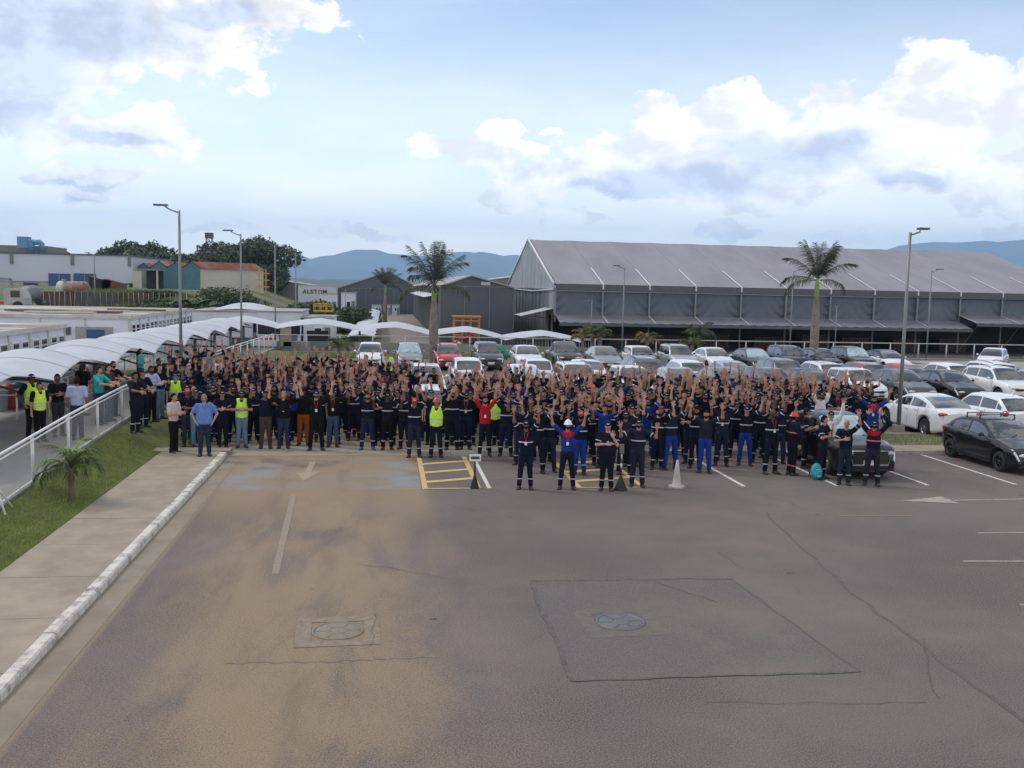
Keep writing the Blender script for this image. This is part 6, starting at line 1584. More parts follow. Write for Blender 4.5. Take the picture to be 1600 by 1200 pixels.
# ------------------------------------------------------------------ people
def surface_nets(fn, lo, hi, h):
    n = [int(math.ceil((hi[k]-lo[k])/h))+1 for k in range(3)]
    ax = [lo[k]+h*np.arange(n[k]) for k in range(3)]
    X, Y, Z = np.meshgrid(*ax, indexing='ij'); V = fn(X, Y, Z)
    s = V < 0
    cs = np.zeros(np.array(n)-1, int); cp = np.zeros(tuple(np.array(n)-1)+(3,)); 
    edges = []
    off = [(0, 0, 0), (1, 0, 0), (0, 1, 0), (1, 1, 0), (0, 0, 1), (1, 0, 1), (0, 1, 1), (1, 1, 1)]
    for a in range(8):
        for k, b in ((0, a | 1), (1, a | 2), (2, a | 4)):
            if b != a: edges.append((a, b))
    m = [d-1 for d in n]
    def sub(A, o): return A[o[0]:o[0]+m[0], o[1]:o[1]+m[1], o[2]:o[2]+m[2]]
    for a, b in edges:
        oa, ob = np.array(off[a]), np.array(off[b]); va, vb = sub(V, off[a]), sub(V, off[b])
        c = (va < 0) != (vb < 0); t = np.where(c, va/(va-vb+1e-12), 0)
        cs += c
        for k in range(3): cp[..., k] += np.where(c, oa[k]+t*(ob[k]-oa[k]), 0)
    act = cs > 0; idx = -np.ones(act.shape, int); idx[act] = np.arange(act.sum())
    I = np.argwhere(act); P = (I+cp[act]/cs[act][:, None])*h+np.array(lo)
    F = []
    for k in range(3):
        sl0 = [slice(None)]*3; sl1 = [slice(None)]*3; sl0[k] = slice(0, -1); sl1[k] = slice(1, None)
        s0, s1 = s[tuple(sl0)], s[tuple(sl1)]
        u, v = (k+1) % 3, (k+2) % 3
        for flip, cond in ((False, s0 & ~s1), (True, ~s0 & s1)):
            E = np.argwhere(cond)
            E = E[(E[:, u] > 0) & (E[:, v] > 0) & (E[:, u] < n[u]-1) & (E[:, v] < n[v]-1)]
            def cell(du, dv):
                q = E.copy(); q[:, u] -= du; q[:, v] -= dv; return idx[q[:, 0], q[:, 1], q[:, 2]]
            quad = np.stack([cell(1, 1), cell(0, 1), cell(0, 0), cell(1, 0)], 1)
            F.append(quad[:, ::-1] if flip else quad)
    F = np.concatenate(F)
    return P, F[(F >= 0).all(1)]
def sdf_of(prims, k=.03):
    """prims: (a, b, ra, rb, ysquash, ycentre) round cones; smooth union"""
    def fn(X, Y, Z):
        out = None
        for a, b, ra, rb, sq in prims:
            a = np.array(a, float); b = np.array(b, float)
            cy = a[1]; ya = (a[1]-cy)/sq; yb = (b[1]-cy)/sq
            A = np.array([a[0], ya, a[2]]); B = np.array([b[0], yb, b[2]]); d = B-A; L2 = max(1e-9, (d*d).sum())
            px, py, pz = X-A[0], (Y-cy)/sq-A[1], Z-A[2]
            t = np.clip((px*d[0]+py*d[1]+pz*d[2])/L2, 0, 1)
            dist = np.sqrt((px-t*d[0])**2+(py-t*d[1])**2+(pz-t*d[2])**2)-(ra+(rb-ra)*t)
            if out is None: out = dist
            else:
                hh = np.clip(.5+.5*(out-dist)/k, 0, 1); out = out*(1-hh)+dist*hh-k*hh*(1-hh)
        return out
    return fn
def sdf_mesh(prims, h, k=.03, clip=None):
    pts = np.array([p[0] for p in prims]+[p[1] for p in prims]); r = max(max(p[2], p[3]) for p in prims)+.03
    f = sdf_of(prims, k); g_ = f
    if clip: g_ = lambda X, Y, Z: np.maximum(f(X, Y, Z), clip(X, Y, Z))
    return surface_nets(g_, pts.min(0)-r, pts.max(0)+r, h)

def nrm(v): v = np.array(v, float); return v/np.linalg.norm(v)
UA, FA = .29, .255
def arm(side, u, f):
    """side -1/1 (x), u = upper arm direction, f = forearm direction"""
    u, f = nrm(u), nrm(f); s = np.array([side*.185, 0, 1.425+.05*max(0, u[2])]); e = s+u*UA; w = e+f*FA
    return s, e, w
POSES = {}
def pose(name, la, ra, stance=.13, lean=0.0, hands=None, hd=(None, None), feet=None, turn=0.0):
    POSES[name] = dict(arms=[arm(-1, *la), arm(1, *ra)], stance=stance, hd=hd, hands=hands, feet=feet, turn=turn)
U = 'up'
pose('arms_high', ((-.42, -.22, .80), (-.02, -.16, 1)), ((.42, -.22, .80), (.02, -.16, 1)), .15)
pose('arms_straight', ((-.26, -.10, .96), (-.10, -.10, 1)), ((.26, -.10, .96), (.08, -.10, 1)), .15)
pose('arms_wide', ((-.72, -.18, .62), (-.16, -.14, .97)), ((.72, -.18, .62), (.16, -.14, .97)), .17)
pose('arms_vee', ((-.50, -.10, .85), (-.42, -.12, .90)), ((.50, -.10, .85), (.42, -.12, .90)), .14)
pose('arms_tilted', ((-.40, -.30, .72), (.18, -.2, .95)), ((.62, -.20, .72), (.30, -.15, .93)), .14)
pose('arms_bent', ((-.80, -.25, .40), (.10, -.22, .97)), ((.80, -.25, .40), (-.10, -.22, .97)), .13)
pose('arms_forward', ((-.45, -.70, .42), (.05, -.40, .90)), ((.45, -.70, .42), (-.05, -.40, .90)), .12)
pose('hands_face', ((-.70, -.30, -.35), (-.05, -.30, .95)), ((.70, -.30, -.35), (.05, -.30, .95)), .13)
pose('left_up', ((-.12, .05, -1), (-.05, -.15, -1)), ((.35, -.15, .92), (.05, -.2, .98)), .12)
pose('right_up', ((-.35, -.15, .92), (-.05, -.2, .98)), ((.12, .05, -1), (.05, -.15, -1)), .12)
pose('clap_high', ((-.35, -.30, .88), (.62, -.25, .74)), ((.35, -.30, .88), (-.62, -.25, .74)), .13)
pose('crossed_high', ((-.55, -.20, .80), (.62, -.12, .78)), ((.55, -.20, .80), (-.62, -.22, .78)), .15)
pose('arms_crossed', ((-.32, -.32, -.9), (.95, -.38, .12)), ((.32, -.30, -.9), (-.95, -.42, .06)), .11, hd=((1, .05, .05), (-1, .05, 0)))
pose('arms_down', ((-.20, .05, -1), (-.04, -.18, -1)), ((.20, .05, -1), (.04, -.18, -1)), .10)
pose('hands_hips', ((-.55, .15, -.85), (.40, -.30, -.80)), ((.55, .15, -.85), (-.40, -.30, -.80)), .12)
pose('hand_chin', ((-.28, -.25, -.95), (.92, -.40, .15)), ((.20, -.42, -.88), (-.45, -.30, .88)), .12, hd=((1, 0, .1), (-.3, -.1, 1)))
pose('phone', ((-.18, -.10, -1), (.40, -.90, .20)), ((.18, -.15, -1), (-.42, -.88, .22)), .10, hd=((.5, -.8, .2), (-.5, -.8, .2)))
pose('leaning', ((-.25, -.75, -.62), (.25, -.95, -.10)), ((.25, -.75, -.62), (-.25, -.95, -.10)), .10)
pose('chest_hand', ((-.30, -.30, -.9), (.92, -.38, .25)), ((.45, -.40, .55), (-.20, -.25, .95)), .12)

def hand_mb(mb, w, d, palm, side, spread=.16, curl=.15, mi=3):
    """palm box that tapers, four unequal bent fingers and a thumb; d = direction of the hand, palm = palm normal"""
    d = nrm(d); palm = nrm(palm-d*np.dot(palm, d)); x = np.cross(d, palm)*side   # x points to the thumb side
    w = np.array(w)
    V = []; F = []
    secs = [(0.0, .027, .022), (.02, .032, .021), (.05, .044, .019), (.088, .047, .017), (.102, .042, .013)]
    for t, a, b in secs:
        for k in range(8):
            an = 2*math.pi*k/8; V.append(w+d*(t-.015)+x*math.cos(an)*a+palm*math.sin(an)*b*.8)
    for i in range(len(secs)-1):
        for k in range(8): k2 = (k+1) % 8; F.append((i*8+k, i*8+k2, (i+1)*8+k2, (i+1)*8+k))
    F.append(tuple(range(32, 40))); mb.add(V, F, mi, True)
    for j, (off, ln) in enumerate(((.034, .074), (.012, .084), (-.012, .078), (-.034, .061))):
        a = (off/.030)*spread; fd = nrm(d+x*a); b0 = w+d*.075+x*off
        p1 = b0+fd*ln*.52; fd2 = nrm(fd+palm*curl); p2 = p1+fd2*ln*.36; fd3 = nrm(fd2+palm*curl); p3 = p2+fd3*ln*.30
        mb.tube([b0, p1, p2, p3], [.0115, .0105, .0095, .007], 5, mi)
    b0 = w+d*.022+x*.026; td = nrm(d*.55+x*.85+palm*.15); p1 = b0+td*.038; p2 = p1+nrm(td+d*.35)*.034
    mb.tube([b0, p1, p2], [.0145, .0115, .008], 5, mi)
def head_mb(mb, c, yaw=0.0, pitch=0.0, mi=0):
    M = Matrix.Rotation(yaw, 3, 'Z') @ Matrix.Rotation(pitch, 3, 'X'); c = Vector(c); nu, nv = 20, 14; V = []; F = []
    for j in range(nv+1):
        ph = math.pi*(j/nv-.5)
        for i in range(nu):
            t = 2*math.pi*i/nu; x, y, z = math.cos(t)*math.cos(ph), math.sin(t)*math.cos(ph), math.sin(ph)
            fx, fy, fz = x*.074, y*.093, z*.116
            if z < 0: k = (-z)**1.4; fx *= 1-.30*k; fy = fy*(1-.12*k)-.016*k
            if y < 0:
                nz = math.exp(-((fz+.018)/.022)**2)*math.exp(-(fx/.013)**2); fy -= .024*nz
                es = math.exp(-((fz-.012)/.014)**2)*math.exp(-((abs(fx)-.030)/.016)**2); fy += .010*es
                br = math.exp(-((fz-.032)/.010)**2)*math.exp(-(fx/.045)**2); fy -= .005*br
                lp = math.exp(-((fz+.052)/.010)**2)*math.exp(-(fx/.022)**2); fy -= .006*lp
                ch = math.exp(-((fz+.092)/.018)**2)*math.exp(-(fx/.025)**2); fy -= .006*ch
            V.append(M @ Vector((fx, fy, fz))+c)
    for j in range(nv):
        for i in range(nu): F.append((j*nu+i, j*nu+(i+1) % nu, (j+1)*nu+(i+1) % nu, (j+1)*nu+i))
    mb.add(V, F, mi, True)
    def W(v): return M @ Vector(v)+c
    R4 = M.to_4x4()
    for s in (-1, 1):
        mb.ell(W((s*.074, .008, -.005)), (.010, .018, .028), 8, 6, mi, M)
        mb.ell(W((s*.028, -.079, .012)), (.0115, .006, .0065), 8, 6, 1, M)
        mb.add([W(v) for v in ((s*.014, -.0935, .030), (s*.042, -.0845, .033), (s*.042, -.083, .039), (s*.014, -.092, .037))], [(0, 1, 2, 3)], 1)
    mb.add([W(v) for v in ((-.020, -.0905, -.054), (.020, -.0905, -.054), (.018, -.0915, -.048), (0, -.0985, -.0475), (-.018, -.0915, -.048))], [(0, 1, 2, 3, 4)], 2)
HEADC = (0, -.012, 1.625)
M_EYE = mat('eye_brow_dark', (.012, .009, .008), .5); M_LIP = mat('lips', (.16, .045, .04), .5)
def noise_amp(P, a): return a
def band_from(P, F, pn, p0, half, off=.006):
    """cut a band out of a garment surface and lift it a little"""
    pn = nrm(pn); d = (P-np.array(p0))@pn
    bm = bmesh.new(); vs = [bm.verts.new(p) for p in P]
    for f in F:
        dd = d[f]
        if dd.max() > -half-.03 and dd.min() < half+.03:
            try: bm.faces.new([vs[i] for i in f])
            except ValueError: pass
    for v in [v for v in bm.verts if not v.link_faces]: bm.verts.remove(v)
    bm.normal_update()
    for sg in (1, -1):
        g_ = bm.verts[:]+bm.edges[:]+bm.faces[:]
        bmesh.ops.bisect_plane(bm, geom=g_, plane_co=Vector(p0)+Vector(pn)*half*sg, plane_no=Vector(pn)*sg, clear_outer=True)
    bm.normal_update()
    for v in bm.verts: v.co += v.normal*off
    return bm
def bm_mesh(bms, name):
    me = bpy.data.meshes.new(name); V = []; F = []
    for bm in bms:
        o = len(V); bm.verts.index_update(); V += [v.co[:] for v in bm.verts]; F += [tuple(v.index+o for v in f.verts) for f in bm.faces]; bm.free()
    me.from_pydata(V, [], F); me.polygons.foreach_set('use_smooth', [True]*len(F)); me.update(); return me
def np_mesh(P, F, name):
    me = bpy.data.meshes.new(name); me.from_pydata(P.tolist(), [], F.tolist()); me.polygons.foreach_set('use_smooth', [True]*len(F)); me.update(); return me
def build_pose(name, fat=0.0, h=.021):
    p = POSES[name]; M = {}; (sl, el, wl), (sr, er, wr) = p['arms']; st = p['stance']
    hipz = .93; sq = .66+.10*fat/.05
    f = fat
    # -- body (skin): head, neck, forearms, hands; torso inside the clothes
    prims = [((0, 0, 1.05), (0, .0, 1.30), .10+f, .12, .6), ((0, 0, 1.38), (0, -.002, 1.54), .060, .052, 1.0), ((-.13, 0, 1.40), (.13, 0, 1.40), .052, .052, .9)]
    for (s, e, w) in p['arms']:
        prims += [(s, e, .050, .042, 1.0), (e, w, .041, .026, 1.0)]
    for sg in (-1, 1): prims.append(((sg*.09, 0, .90), (sg*st*.8, -.01, .50), .07, .05, 1.0)); prims.append(((sg*st*.8, -.01, .50), (sg*st, .01, .12), .045, .035, 1.0))
    P, F = sdf_mesh(prims, h, .025)
    mb = MB(); mb.add(P.tolist(), F.tolist(), 0, True)
    head_mb(mb, HEADC)
    for i, (s, e, w) in enumerate(p['arms']):
        sg = -1 if i == 0 else 1; d = nrm(w-e)
        hd = p['hd'][i]; dd = nrm(hd) if hd is not None else d
        up_ = w[2] > 1.35
        if up_: palm = np.array([0, -1.0, -.1]); side = 1 if i == 0 else -1
        elif name in ('arms_crossed', 'hand_chin', 'chest_hand'): palm = np.array([0, 1.0, .1]); side = -1 if i == 0 else 1
        else: palm = np.array([-sg*1.0, 0.1, 0]); side = 1 if i == 0 else -1
        hand_mb(mb, w, dd, palm, side*(-1), rnd.uniform(.20, .42) if up_ else .04, rnd.uniform(.02, .22) if up_ else .55)
    M['body'] = mb.mesh('body')
    # -- shirt with short sleeves / long sleeves
    def shirt(sl_len, r_add=0.0, torso_bottom=.90):
        pr = [((0, .0, torso_bottom+.10), (0, .0, 1.20), .165+f*1.5+r_add, .172+f+r_add, sq), ((0, 0, 1.20), (0, 0, 1.36), .172+f+r_add, .150+r_add, sq), ((-.125, 0, 1.415), (.125, 0, 1.415), .068+r_add, .068+r_add, .95)]
        for (s, e, w) in p['arms']:
            m = s+(e-s)*min(1, sl_len)
            pr.append((s, m, .068+r_add, .066+r_add-.004*sl_len, 1.0))
            if sl_len > 1: pr.append((e, e+(w-e)*(sl_len-1), .056+r_add, .042+r_add, 1.0))
        neck = lambda X, Y, Z: -(np.sqrt(X**2+(Y+.015)**2+((Z-1.515)*.9)**2)-.070)
        bot = lambda X, Y, Z: (torso_bottom-Z)*((np.abs(X) < .25) & (np.abs(Y) < .3))-5*(~((np.abs(X) < .25) & (np.abs(Y) < .3)))
        def wr(X, Y, Z): return np.maximum(neck(X, Y, Z), bot(X, Y, Z))
        P, F = sdf_mesh(pr, h, .035, wr)
        # cloth creases
        P = P.copy(); n_ = np.sin(P[:, 2]*38+P[:, 0]*17)*np.cos(P[:, 0]*29+P[:, 2]*11)*.0035; P[:, 1] += n_*np.sign(P[:, 1]+1e-9); return P, F
    P, F = shirt(.72); M['shirt'] = np_mesh(P, F, 'shirt')
    bms = [band_from(P, F, (0, .0, 1), (0, 0, 1.20), .014)]
    # keep only the torso part of the chest band
    for v in [v for v in bms[0].verts if abs(v.co.x) > .23+f]: bms[0].verts.remove(v)
    M['band'] = bm_mesh(bms, 'reflective_band')
    for (s, e, w) in p['arms']:
        u = nrm(e-s); c = s+u*UA*.60; b = band_from(P, F, u, c, .011)
        for v in [v for v in b.verts if (Vector(v.co)-Vector(c)).length > .105]: b.verts.remove(v)
        M['sband%d' % (1 if s[0] > 0 else -1)] = bm_mesh([b], 'reflective_band')
    P2, F2 = shirt(1.92); M['jacket'] = np_mesh(P2, F2, 'jacket')
    C_ = P2[F2].mean(1); FY = F2[(C_[:, 2] > 1.315-.25*np.abs(C_[:, 0])*0+.35*np.abs(C_[:, 0])) & (np.abs(C_[:, 0]) < .16) & (C_[:, 1] < -.02) & (C_[:, 2] < 1.46)]
    M['yoke'] = np_mesh(P2+np.array([0, -.006, .003]), FY, 'yoke')
    # vest
    pr = [((0, 0, 1.0), (0, 0, 1.20), .182+f*1.5, .186+f, sq+.02), ((0, 0, 1.20), (0, 0, 1.36), .186+f, .165, sq+.02), ((-.10, 0, 1.42), (.10, 0, 1.42), .082, .082, .95)]
    def vclip(X, Y, Z):
        neck = -(np.sqrt(X**2*1.6+((Z-1.52)*.55)**2)-.072)
        side = np.abs(X)-.21-f
        return np.maximum(np.maximum(neck, side), .90-Z)
    P3_, F3 = sdf_mesh(pr, h, .03, vclip); M['vest'] = np_mesh(P3_, F3, 'vest')
    vb = [band_from(P3_, F3, (0, 0, 1), (0, 0, z), .016, .004) for z in (1.03, 1.13)]; M['vband'] = bm_mesh(vb, 'reflective_band')
    # -- trousers
    pr = [((-.06, 0, .90), (.06, 0, .90), .118+f, .118+f, .82), ((0, 0, .92), (0, 0, 1.0), .14+f*1.4, .145+f*1.5, .75)]
    for sg in (-1, 1):
        k_ = (sg*st*.78, -.012, .50); a_ = (sg*st, .012, .11)
        pr += [((sg*.085, 0, .88), k_, .098+f*.6, .070, .98), (k_, a_, .070, .062, 1.0)]
    P, F = sdf_mesh(pr, h, .022, lambda X, Y, Z: np.maximum(.075-Z, Z-1.0))
    P = P.copy(); P[:, 1] += np.sin(P[:, 2]*55)*.004*(P[:, 2] < .55)
    M['trousers'] = np_mesh(P, F, 'trousers')
    for sg in (-1, 1):
        b = band_from(P, F, (0, 0, 1), (0, 0, .27), .013)
        for v in [v for v in b.verts if v.co.x*sg < 0]: b.verts.remove(v)
        M['tband%d' % sg] = bm_mesh([b], 'reflective_band')
    # shoes
    for sg in (-1, 1):
        x = sg*st; an = sg*.22
        mb = MB(); M3 = Matrix.Rotation(an, 3, 'Z'); V = []; Fc = []
        secs = [(.085, .030, .07), (.075, .040, .10), (.03, .044, .115), (-.03, .044, .095), (-.09, .050, .070), (-.145, .046, .055), (-.175, .028, .040)]
        for y, w_, zt in secs:
            for (a, z) in ((-1, 0), (1, 0), (1.02, .03), (.8, zt*.8), (.35, zt), (-.35, zt), (-.8, zt*.8), (-1.02, .03)): V.append(M3 @ Vector((a*w_, y, z))+Vector((x, 0, 0)))
        for i in range(len(secs)-1):
            for k in range(8): k2 = (k+1) % 8; Fc.append((i*8+k, i*8+k2, (i+1)*8+k2, (i+1)*8+k))
        Fc += [tuple(range(8))[::-1], tuple(range(48, 56))]; mb.add(V, Fc, 0, True); M['shoe%d' % sg] = mb.mesh('shoe')
    return M
# head wear and other small things (origin = head centre)
def cap_mesh():
    mb = MB(); n = 20
    mb.ell((0, .004, .030), (.083, .102, .098), n, 7, 0, None, .02, 1.0)
    V = []; F = []
    for i in range(9):
        a = R(-62+i*15.5); x, y = math.sin(a)*.078, -math.cos(a)*.094; V += [(x, y, .040), (x*1.0, y-.068*math.cos(a)**.8, .030-.004*math.cos(a)), (x*.98, (y-.066*math.cos(a)**.8), .024), (x, y, .032)]
    for i in range(8): o = 4*i; F += [(o, o+1, o+5, o+4), (o+1, o+2, o+6, o+5), (o+2, o+3, o+7, o+6)]
    mb.add(V, F, 0, True); return mb.mesh('cap')
def capmark_mesh():
    mb = MB(); mb.grid(lambda u, v: (math.sin(L(-.42, .42, u))*.082, .004-math.cos(L(-.42, .42, u))*.1035-.0015, L(.055, .080, v)), [i/4 for i in range(5)], [0, 1]); return mb.mesh('cap_badge')
def helmet_mesh():
    mb = MB(); mb.ell((0, .004, .022), (.098, .122, .122), 22, 9, 0, None, .05, 1.0)
    mb.lathe([(.098, .030), (.118, .026), (.118, .020), (.096, .022)], 24)
    mb.v = [(x, y*1.18 if abs(z-.03) < .011 and (x*x+y*y) > .0085 and i >= 0 else y, z) for i, (x, y, z) in enumerate(mb.v)]
    mb.box((0, .004, .142), (.012, .085, .006)); return mb.mesh('helmet')
def hair_mesh(long=False, bald=False):
    mb = MB(); nu, nv = 20, 9; V = []; F = []
    for j in range(nv+1):
        for i in range(nu):
            t = 2*math.pi*i/nu; fr = -math.sin(t)   # 1 at the face
            lim = .50 if fr > .55 else (.10 if fr > .0 else -.62)
            if long and fr < .35: lim = -.9
            ph = L(math.asin(lim), math.pi/2, j/nv); x, y, z = math.cos(t)*math.cos(ph), math.sin(t)*math.cos(ph), math.sin(ph)
            k = 1.055+.02*math.sin(i*2.7+j*1.9)
            V.append((x*.079*k, y*.099*k+.004, z*.121*k))
    for j in range(nv):
        for i in range(nu): F.append((j*nu+i, j*nu+(i+1) % nu, (j+1)*nu+(i+1) % nu, (j+1)*nu+i))
    mb.add(V, F, 0, True)
    if long: mb.tube([(0, .075, .03), (0, .10, -.08), (0, .105, -.20), (0, .09, -.30)], [.06, .075, .065, .03], 10, sx=1.0)
    return mb.mesh('hair')
def beard_mesh():
    mb = MB()
    def f(u, v):
        a = L(-1.25, 1.25, u); z = L(-.118, -.045+.03*abs(math.sin(a)), v); k = max(0, -z/.116)**1.4
        r = math.sqrt(max(0, 1-(z/.118)**2)); x = math.sin(a)*.076*r*(1-.28*k)*1.06; y = -math.cos(a)*.095*r*(1-.12*k)*1.05-.017*k-.003; return (x, y, z)
    mb.grid(f, [i/12 for i in range(13)], [i/5 for i in range(6)]); return mb.mesh('beard')
def glasses_mesh():
    mb = MB()
    for s in (-1, 1): mb.ell((s*.031, -.090, .011), (.022, .007, .016), 10, 6); mb.tube([(s*.052, -.083, .016), (s*.074, -.01, .012)], .003, 4)
    mb.tube([(-.012, -.098, .013), (.012, -.098, .013)], .003, 4); return mb.mesh('sunglasses')
def lanyard_mesh():
    mb = MB(); w = .006
    for s in (-1, 1): mb.tube([(s*.055, -.075, 1.455), (s*.035, -.128, 1.36), (0, -.142, 1.22)], w, 4)
    return mb.mesh('lanyard')
def badge_mesh(): mb = MB(); mb.box((0, -.146, 1.175), (.030, .003, .042)); return mb.mesh('badge')
def phone_mesh(): mb = MB(); mb.box((0, 0, 0), (.035, .005, .07)); return mb.mesh('phone')
ACC = dict(cap=cap_mesh(), mark=capmark_mesh(), helmet=helmet_mesh(), hair=hair_mesh(), longhair=hair_mesh(True), beard=beard_mesh(), glasses=glasses_mesh(), lanyard=lanyard_mesh(), badge=badge_mesh(), phone=phone_mesh())
PM = {k: build_pose(k) for k in POSES}
PM['arms_high_f'] = build_pose('arms_high', .035); PM['hands_hips_f'] = build_pose('hands_hips', .045); PM['arms_bent_f'] = build_pose('arms_bent', .03); PM['hand_chin_f'] = build_pose('hand_chin', .04)
def cloth(name, col, rough=.85): return mat('cloth_'+name, col, rough, var=.16, scale=7, bump=.25, bscale=38, obj=True, spec=.12)
CL = {'navy': cloth('navy', (.008, .0105, .023)), 'navy2': cloth('navy_faded', (.017, .020, .036)), 'black': cloth('black', (.0075, .0075, .009)), 'royal': cloth('royal', (.012, .035, .22)), 'jeans': cloth('jeans', (.040, .075, .15)), 'lightjeans': cloth('light_jeans', (.12, .18, .27)),
      'darkjeans': cloth('dark_jeans', (.022, .032, .065)), 'white': cloth('white', (.62, .62, .66)), 'teal': cloth('teal', (.03, .35, .36)), 'pink': cloth('pale_pink', (.56, .45, .44)), 'blueshirt': cloth('light_blue', (.12, .22, .52)), 'grey': cloth('grey', (.16, .165, .18)), 'red': cloth('red', (.42, .012, .02)),
      'orange': cloth('rust_orange', (.24, .065, .012)), 'hivis': cloth('hivis', (.56, .86, .09)), 'brown': cloth('brown_grey', (.055, .04, .04)), 'green': cloth('dark_green', (.02, .045, .035)), 'lilac': cloth('lilac', (.36, .38, .56)), 'greytrouser': cloth('charcoal', (.035, .036, .042))}
SK = [mat('skin_%s' % n, c, .55, var=.06, scale=10, obj=True, spec=.35) for n, c in (('light', (.46, .255, .18)), ('tan', (.35, .178, .118)), ('brown', (.21, .098, .062)), ('deep', (.10, .046, .030)))]
PALM = [mat('palm_%s' % n, c, .55, var=.06, scale=10, obj=True, spec=.35) for n, c in (('light', (.60, .36, .28)), ('tan', (.54, .31, .24)), ('brown', (.44, .25, .19)), ('deep', (.30, .17, .13)))]
HAIRM = [mat('hair_black', (.007, .006, .005), .8, spec=.1), mat('hair_brown', (.022, .013, .008), .8, spec=.1), mat('hair_grey', (.22, .21, .20), .8, spec=.2)]
HEADM = {'capnavy': mat('cap_navy', (.009, .013, .036), .8, spec=.12), 'capblack': mat('cap_black', (.009, .009, .011), .8, spec=.12), 'capred': mat('cap_red', (.50, .010, .018), .6), 'capwhite': mat('cap_white', (.55, .56, .58), .7), 'helmwhite': mat('helmet_white', (.80, .80, .82), .3, coat=.4), 'helmred': mat('helmet_red', (.55, .02, .02), .3, coat=.4)}
M_REFL = mat('reflective_tape', (.50, .51, .53), .5); M_REFO = mat('reflective_orange', (.75, .16, .06), .5); M_SHOE = [mat('boot_dark', (.018, .015, .013), .6), mat('boot_brown', (.045, .028, .02), .7), mat('trainer_blue', (.02, .08, .30), .5), mat('sole_grey', (.06, .06, .065), .6)]
M_BADGE = mat('badge_white', (.72, .72, .74), .4); M_LANR = mat('lanyard_red', (.45, .03, .02), .6); M_LAND = mat('lanyard_dark', (.03, .02, .03), .6)
GR_ = 'workers gathered in the car park crowd'
pr_ = random.Random(21)
USED = {}
def person(x, y, z, posen, shirt='navy', trousers='navy', head='capnavy', skin=None, rz=0.0, scale=1.0, label=None, vest=False, jacket=False, band=True, tband=True, sband=True, beard=None, glasses=False, lanyard=None, tbo=False, hairc=None, shoes=None, group=GR_, phone=False, long=False, lod=0, oband=False, yoke=False):
    M = PM[posen]; 
    t = thing('person', label, 'person', (x, y, z), rz, group); t.scale = (scale*pr_.uniform(.96, 1.04), scale, scale)
    s = SK[skin if skin is not None else pr_.choice([0, 0, 1, 1, 1, 1, 2, 2, 3])]
    b = put('body', M['body'], s, t)
    for m_ in (M_EYE, M_LIP, PALM[SK.index(s)])[len(M['body'].materials)-1:]: M['body'].materials.append(m_)
    setm(b, PALM[SK.index(s)], 3)
    put('jacket' if jacket else 'shirt', M['jacket' if jacket else 'shirt'], CL[shirt], t)
    put('trousers', M['trousers'], CL[trousers], t)
    sm = M_SHOE[shoes if shoes is not None else pr_.choice([0, 0, 0, 1])]
    for sg in (-1, 1): put('shoe', M['shoe%d' % sg], sm, t)
    if vest: put('vest', M['vest'], CL['hivis'], t); put('reflective_band', M['vband'], M_REFL, t)
    elif band: put('reflective_band', M['band'], M_REFO if oband else M_REFL, t)
    if sband and not jacket and not vest and lod < 2: [put('reflective_band', M['sband%d' % q], M_REFL, t) for q in (-1, 1)]
    if tband: [put('reflective_band', M['tband%d' % q], M_REFO if tbo else M_REFL, t) for q in (-1, 1)]
    if yoke: put('yoke', M['yoke'], CL['red'], t)
    def hput(nm, key, m):
        o = put(nm, ACC[key], m, t); o.location = HEADC; return o
    hm_ = HAIRM[hairc if hairc is not None else pr_.choice([0, 0, 0, 1])]
    if head.startswith('cap'):
        c_ = hput('cap', 'cap', HEADM[head]); 
        if lod < 2 and head != 'capwhite':
            k_ = put('cap_badge', ACC['mark'], M_REFL, c_)
    elif head.startswith('helm'): hput('helmet', 'helmet', HEADM[head])
    if head in ('hair',) or long: hput('hair', 'longhair' if long else 'hair', hm_)
    elif head != 'bald' and lod < 2: 
        o = hput('hair', 'hair', hm_); o.scale = (.985, .985, .97)
    if beard if beard is not None else pr_.random() < .4: hput('beard', 'beard', hm_ if hairc != 2 else HAIRM[2])
    if glasses: hput('sunglasses', 'glasses', M_BLACK)
    if lanyard:
        l_ = put('lanyard', ACC['lanyard'], M_LANR if lanyard == 'red' else M_LAND, t); put('badge', ACC['badge'], M_BADGE, l_)
    if phone:
        w = POSES[posen]['arms'][1][2]; o = put('phone', ACC['phone'], M_BLACK, t); o.location = (w[0]-.07, w[1]-.13, w[2]+.05); o.rotation_euler = (-.6, 0, 0)
    USED[(round(x, 1), round(y, 1))] = 1
    PLACED.append((x, y))
    return t
PLACED = []
def zat(x, y):
    if y > 28.12 and y < 29.3 and x > 1.0: return .12
    if 29.3 <= y < 31.75 and x > 1.0: return .11
    if x < SX+.05 and y < 28.3: return lawnh(x, y)
    if x < KX1 and y < 28.3: return .12
    if x < -4.9: return lawnh(x, y)*.999 if x < SX else .08
    if 28.2 < y < 29.9 and x < 1.0: return .008
    return 0.0
def at_px(px, py, **kw):
    p = g(px, py); z = zat(p.x, p.y); p = g(px, py, z)
    face = math.atan2(p.x, p.y)  # turn to the camera
    kw['rz'] = kw.get('rz', 0.0)-face
    return person(p.x, p.y, z, **kw)
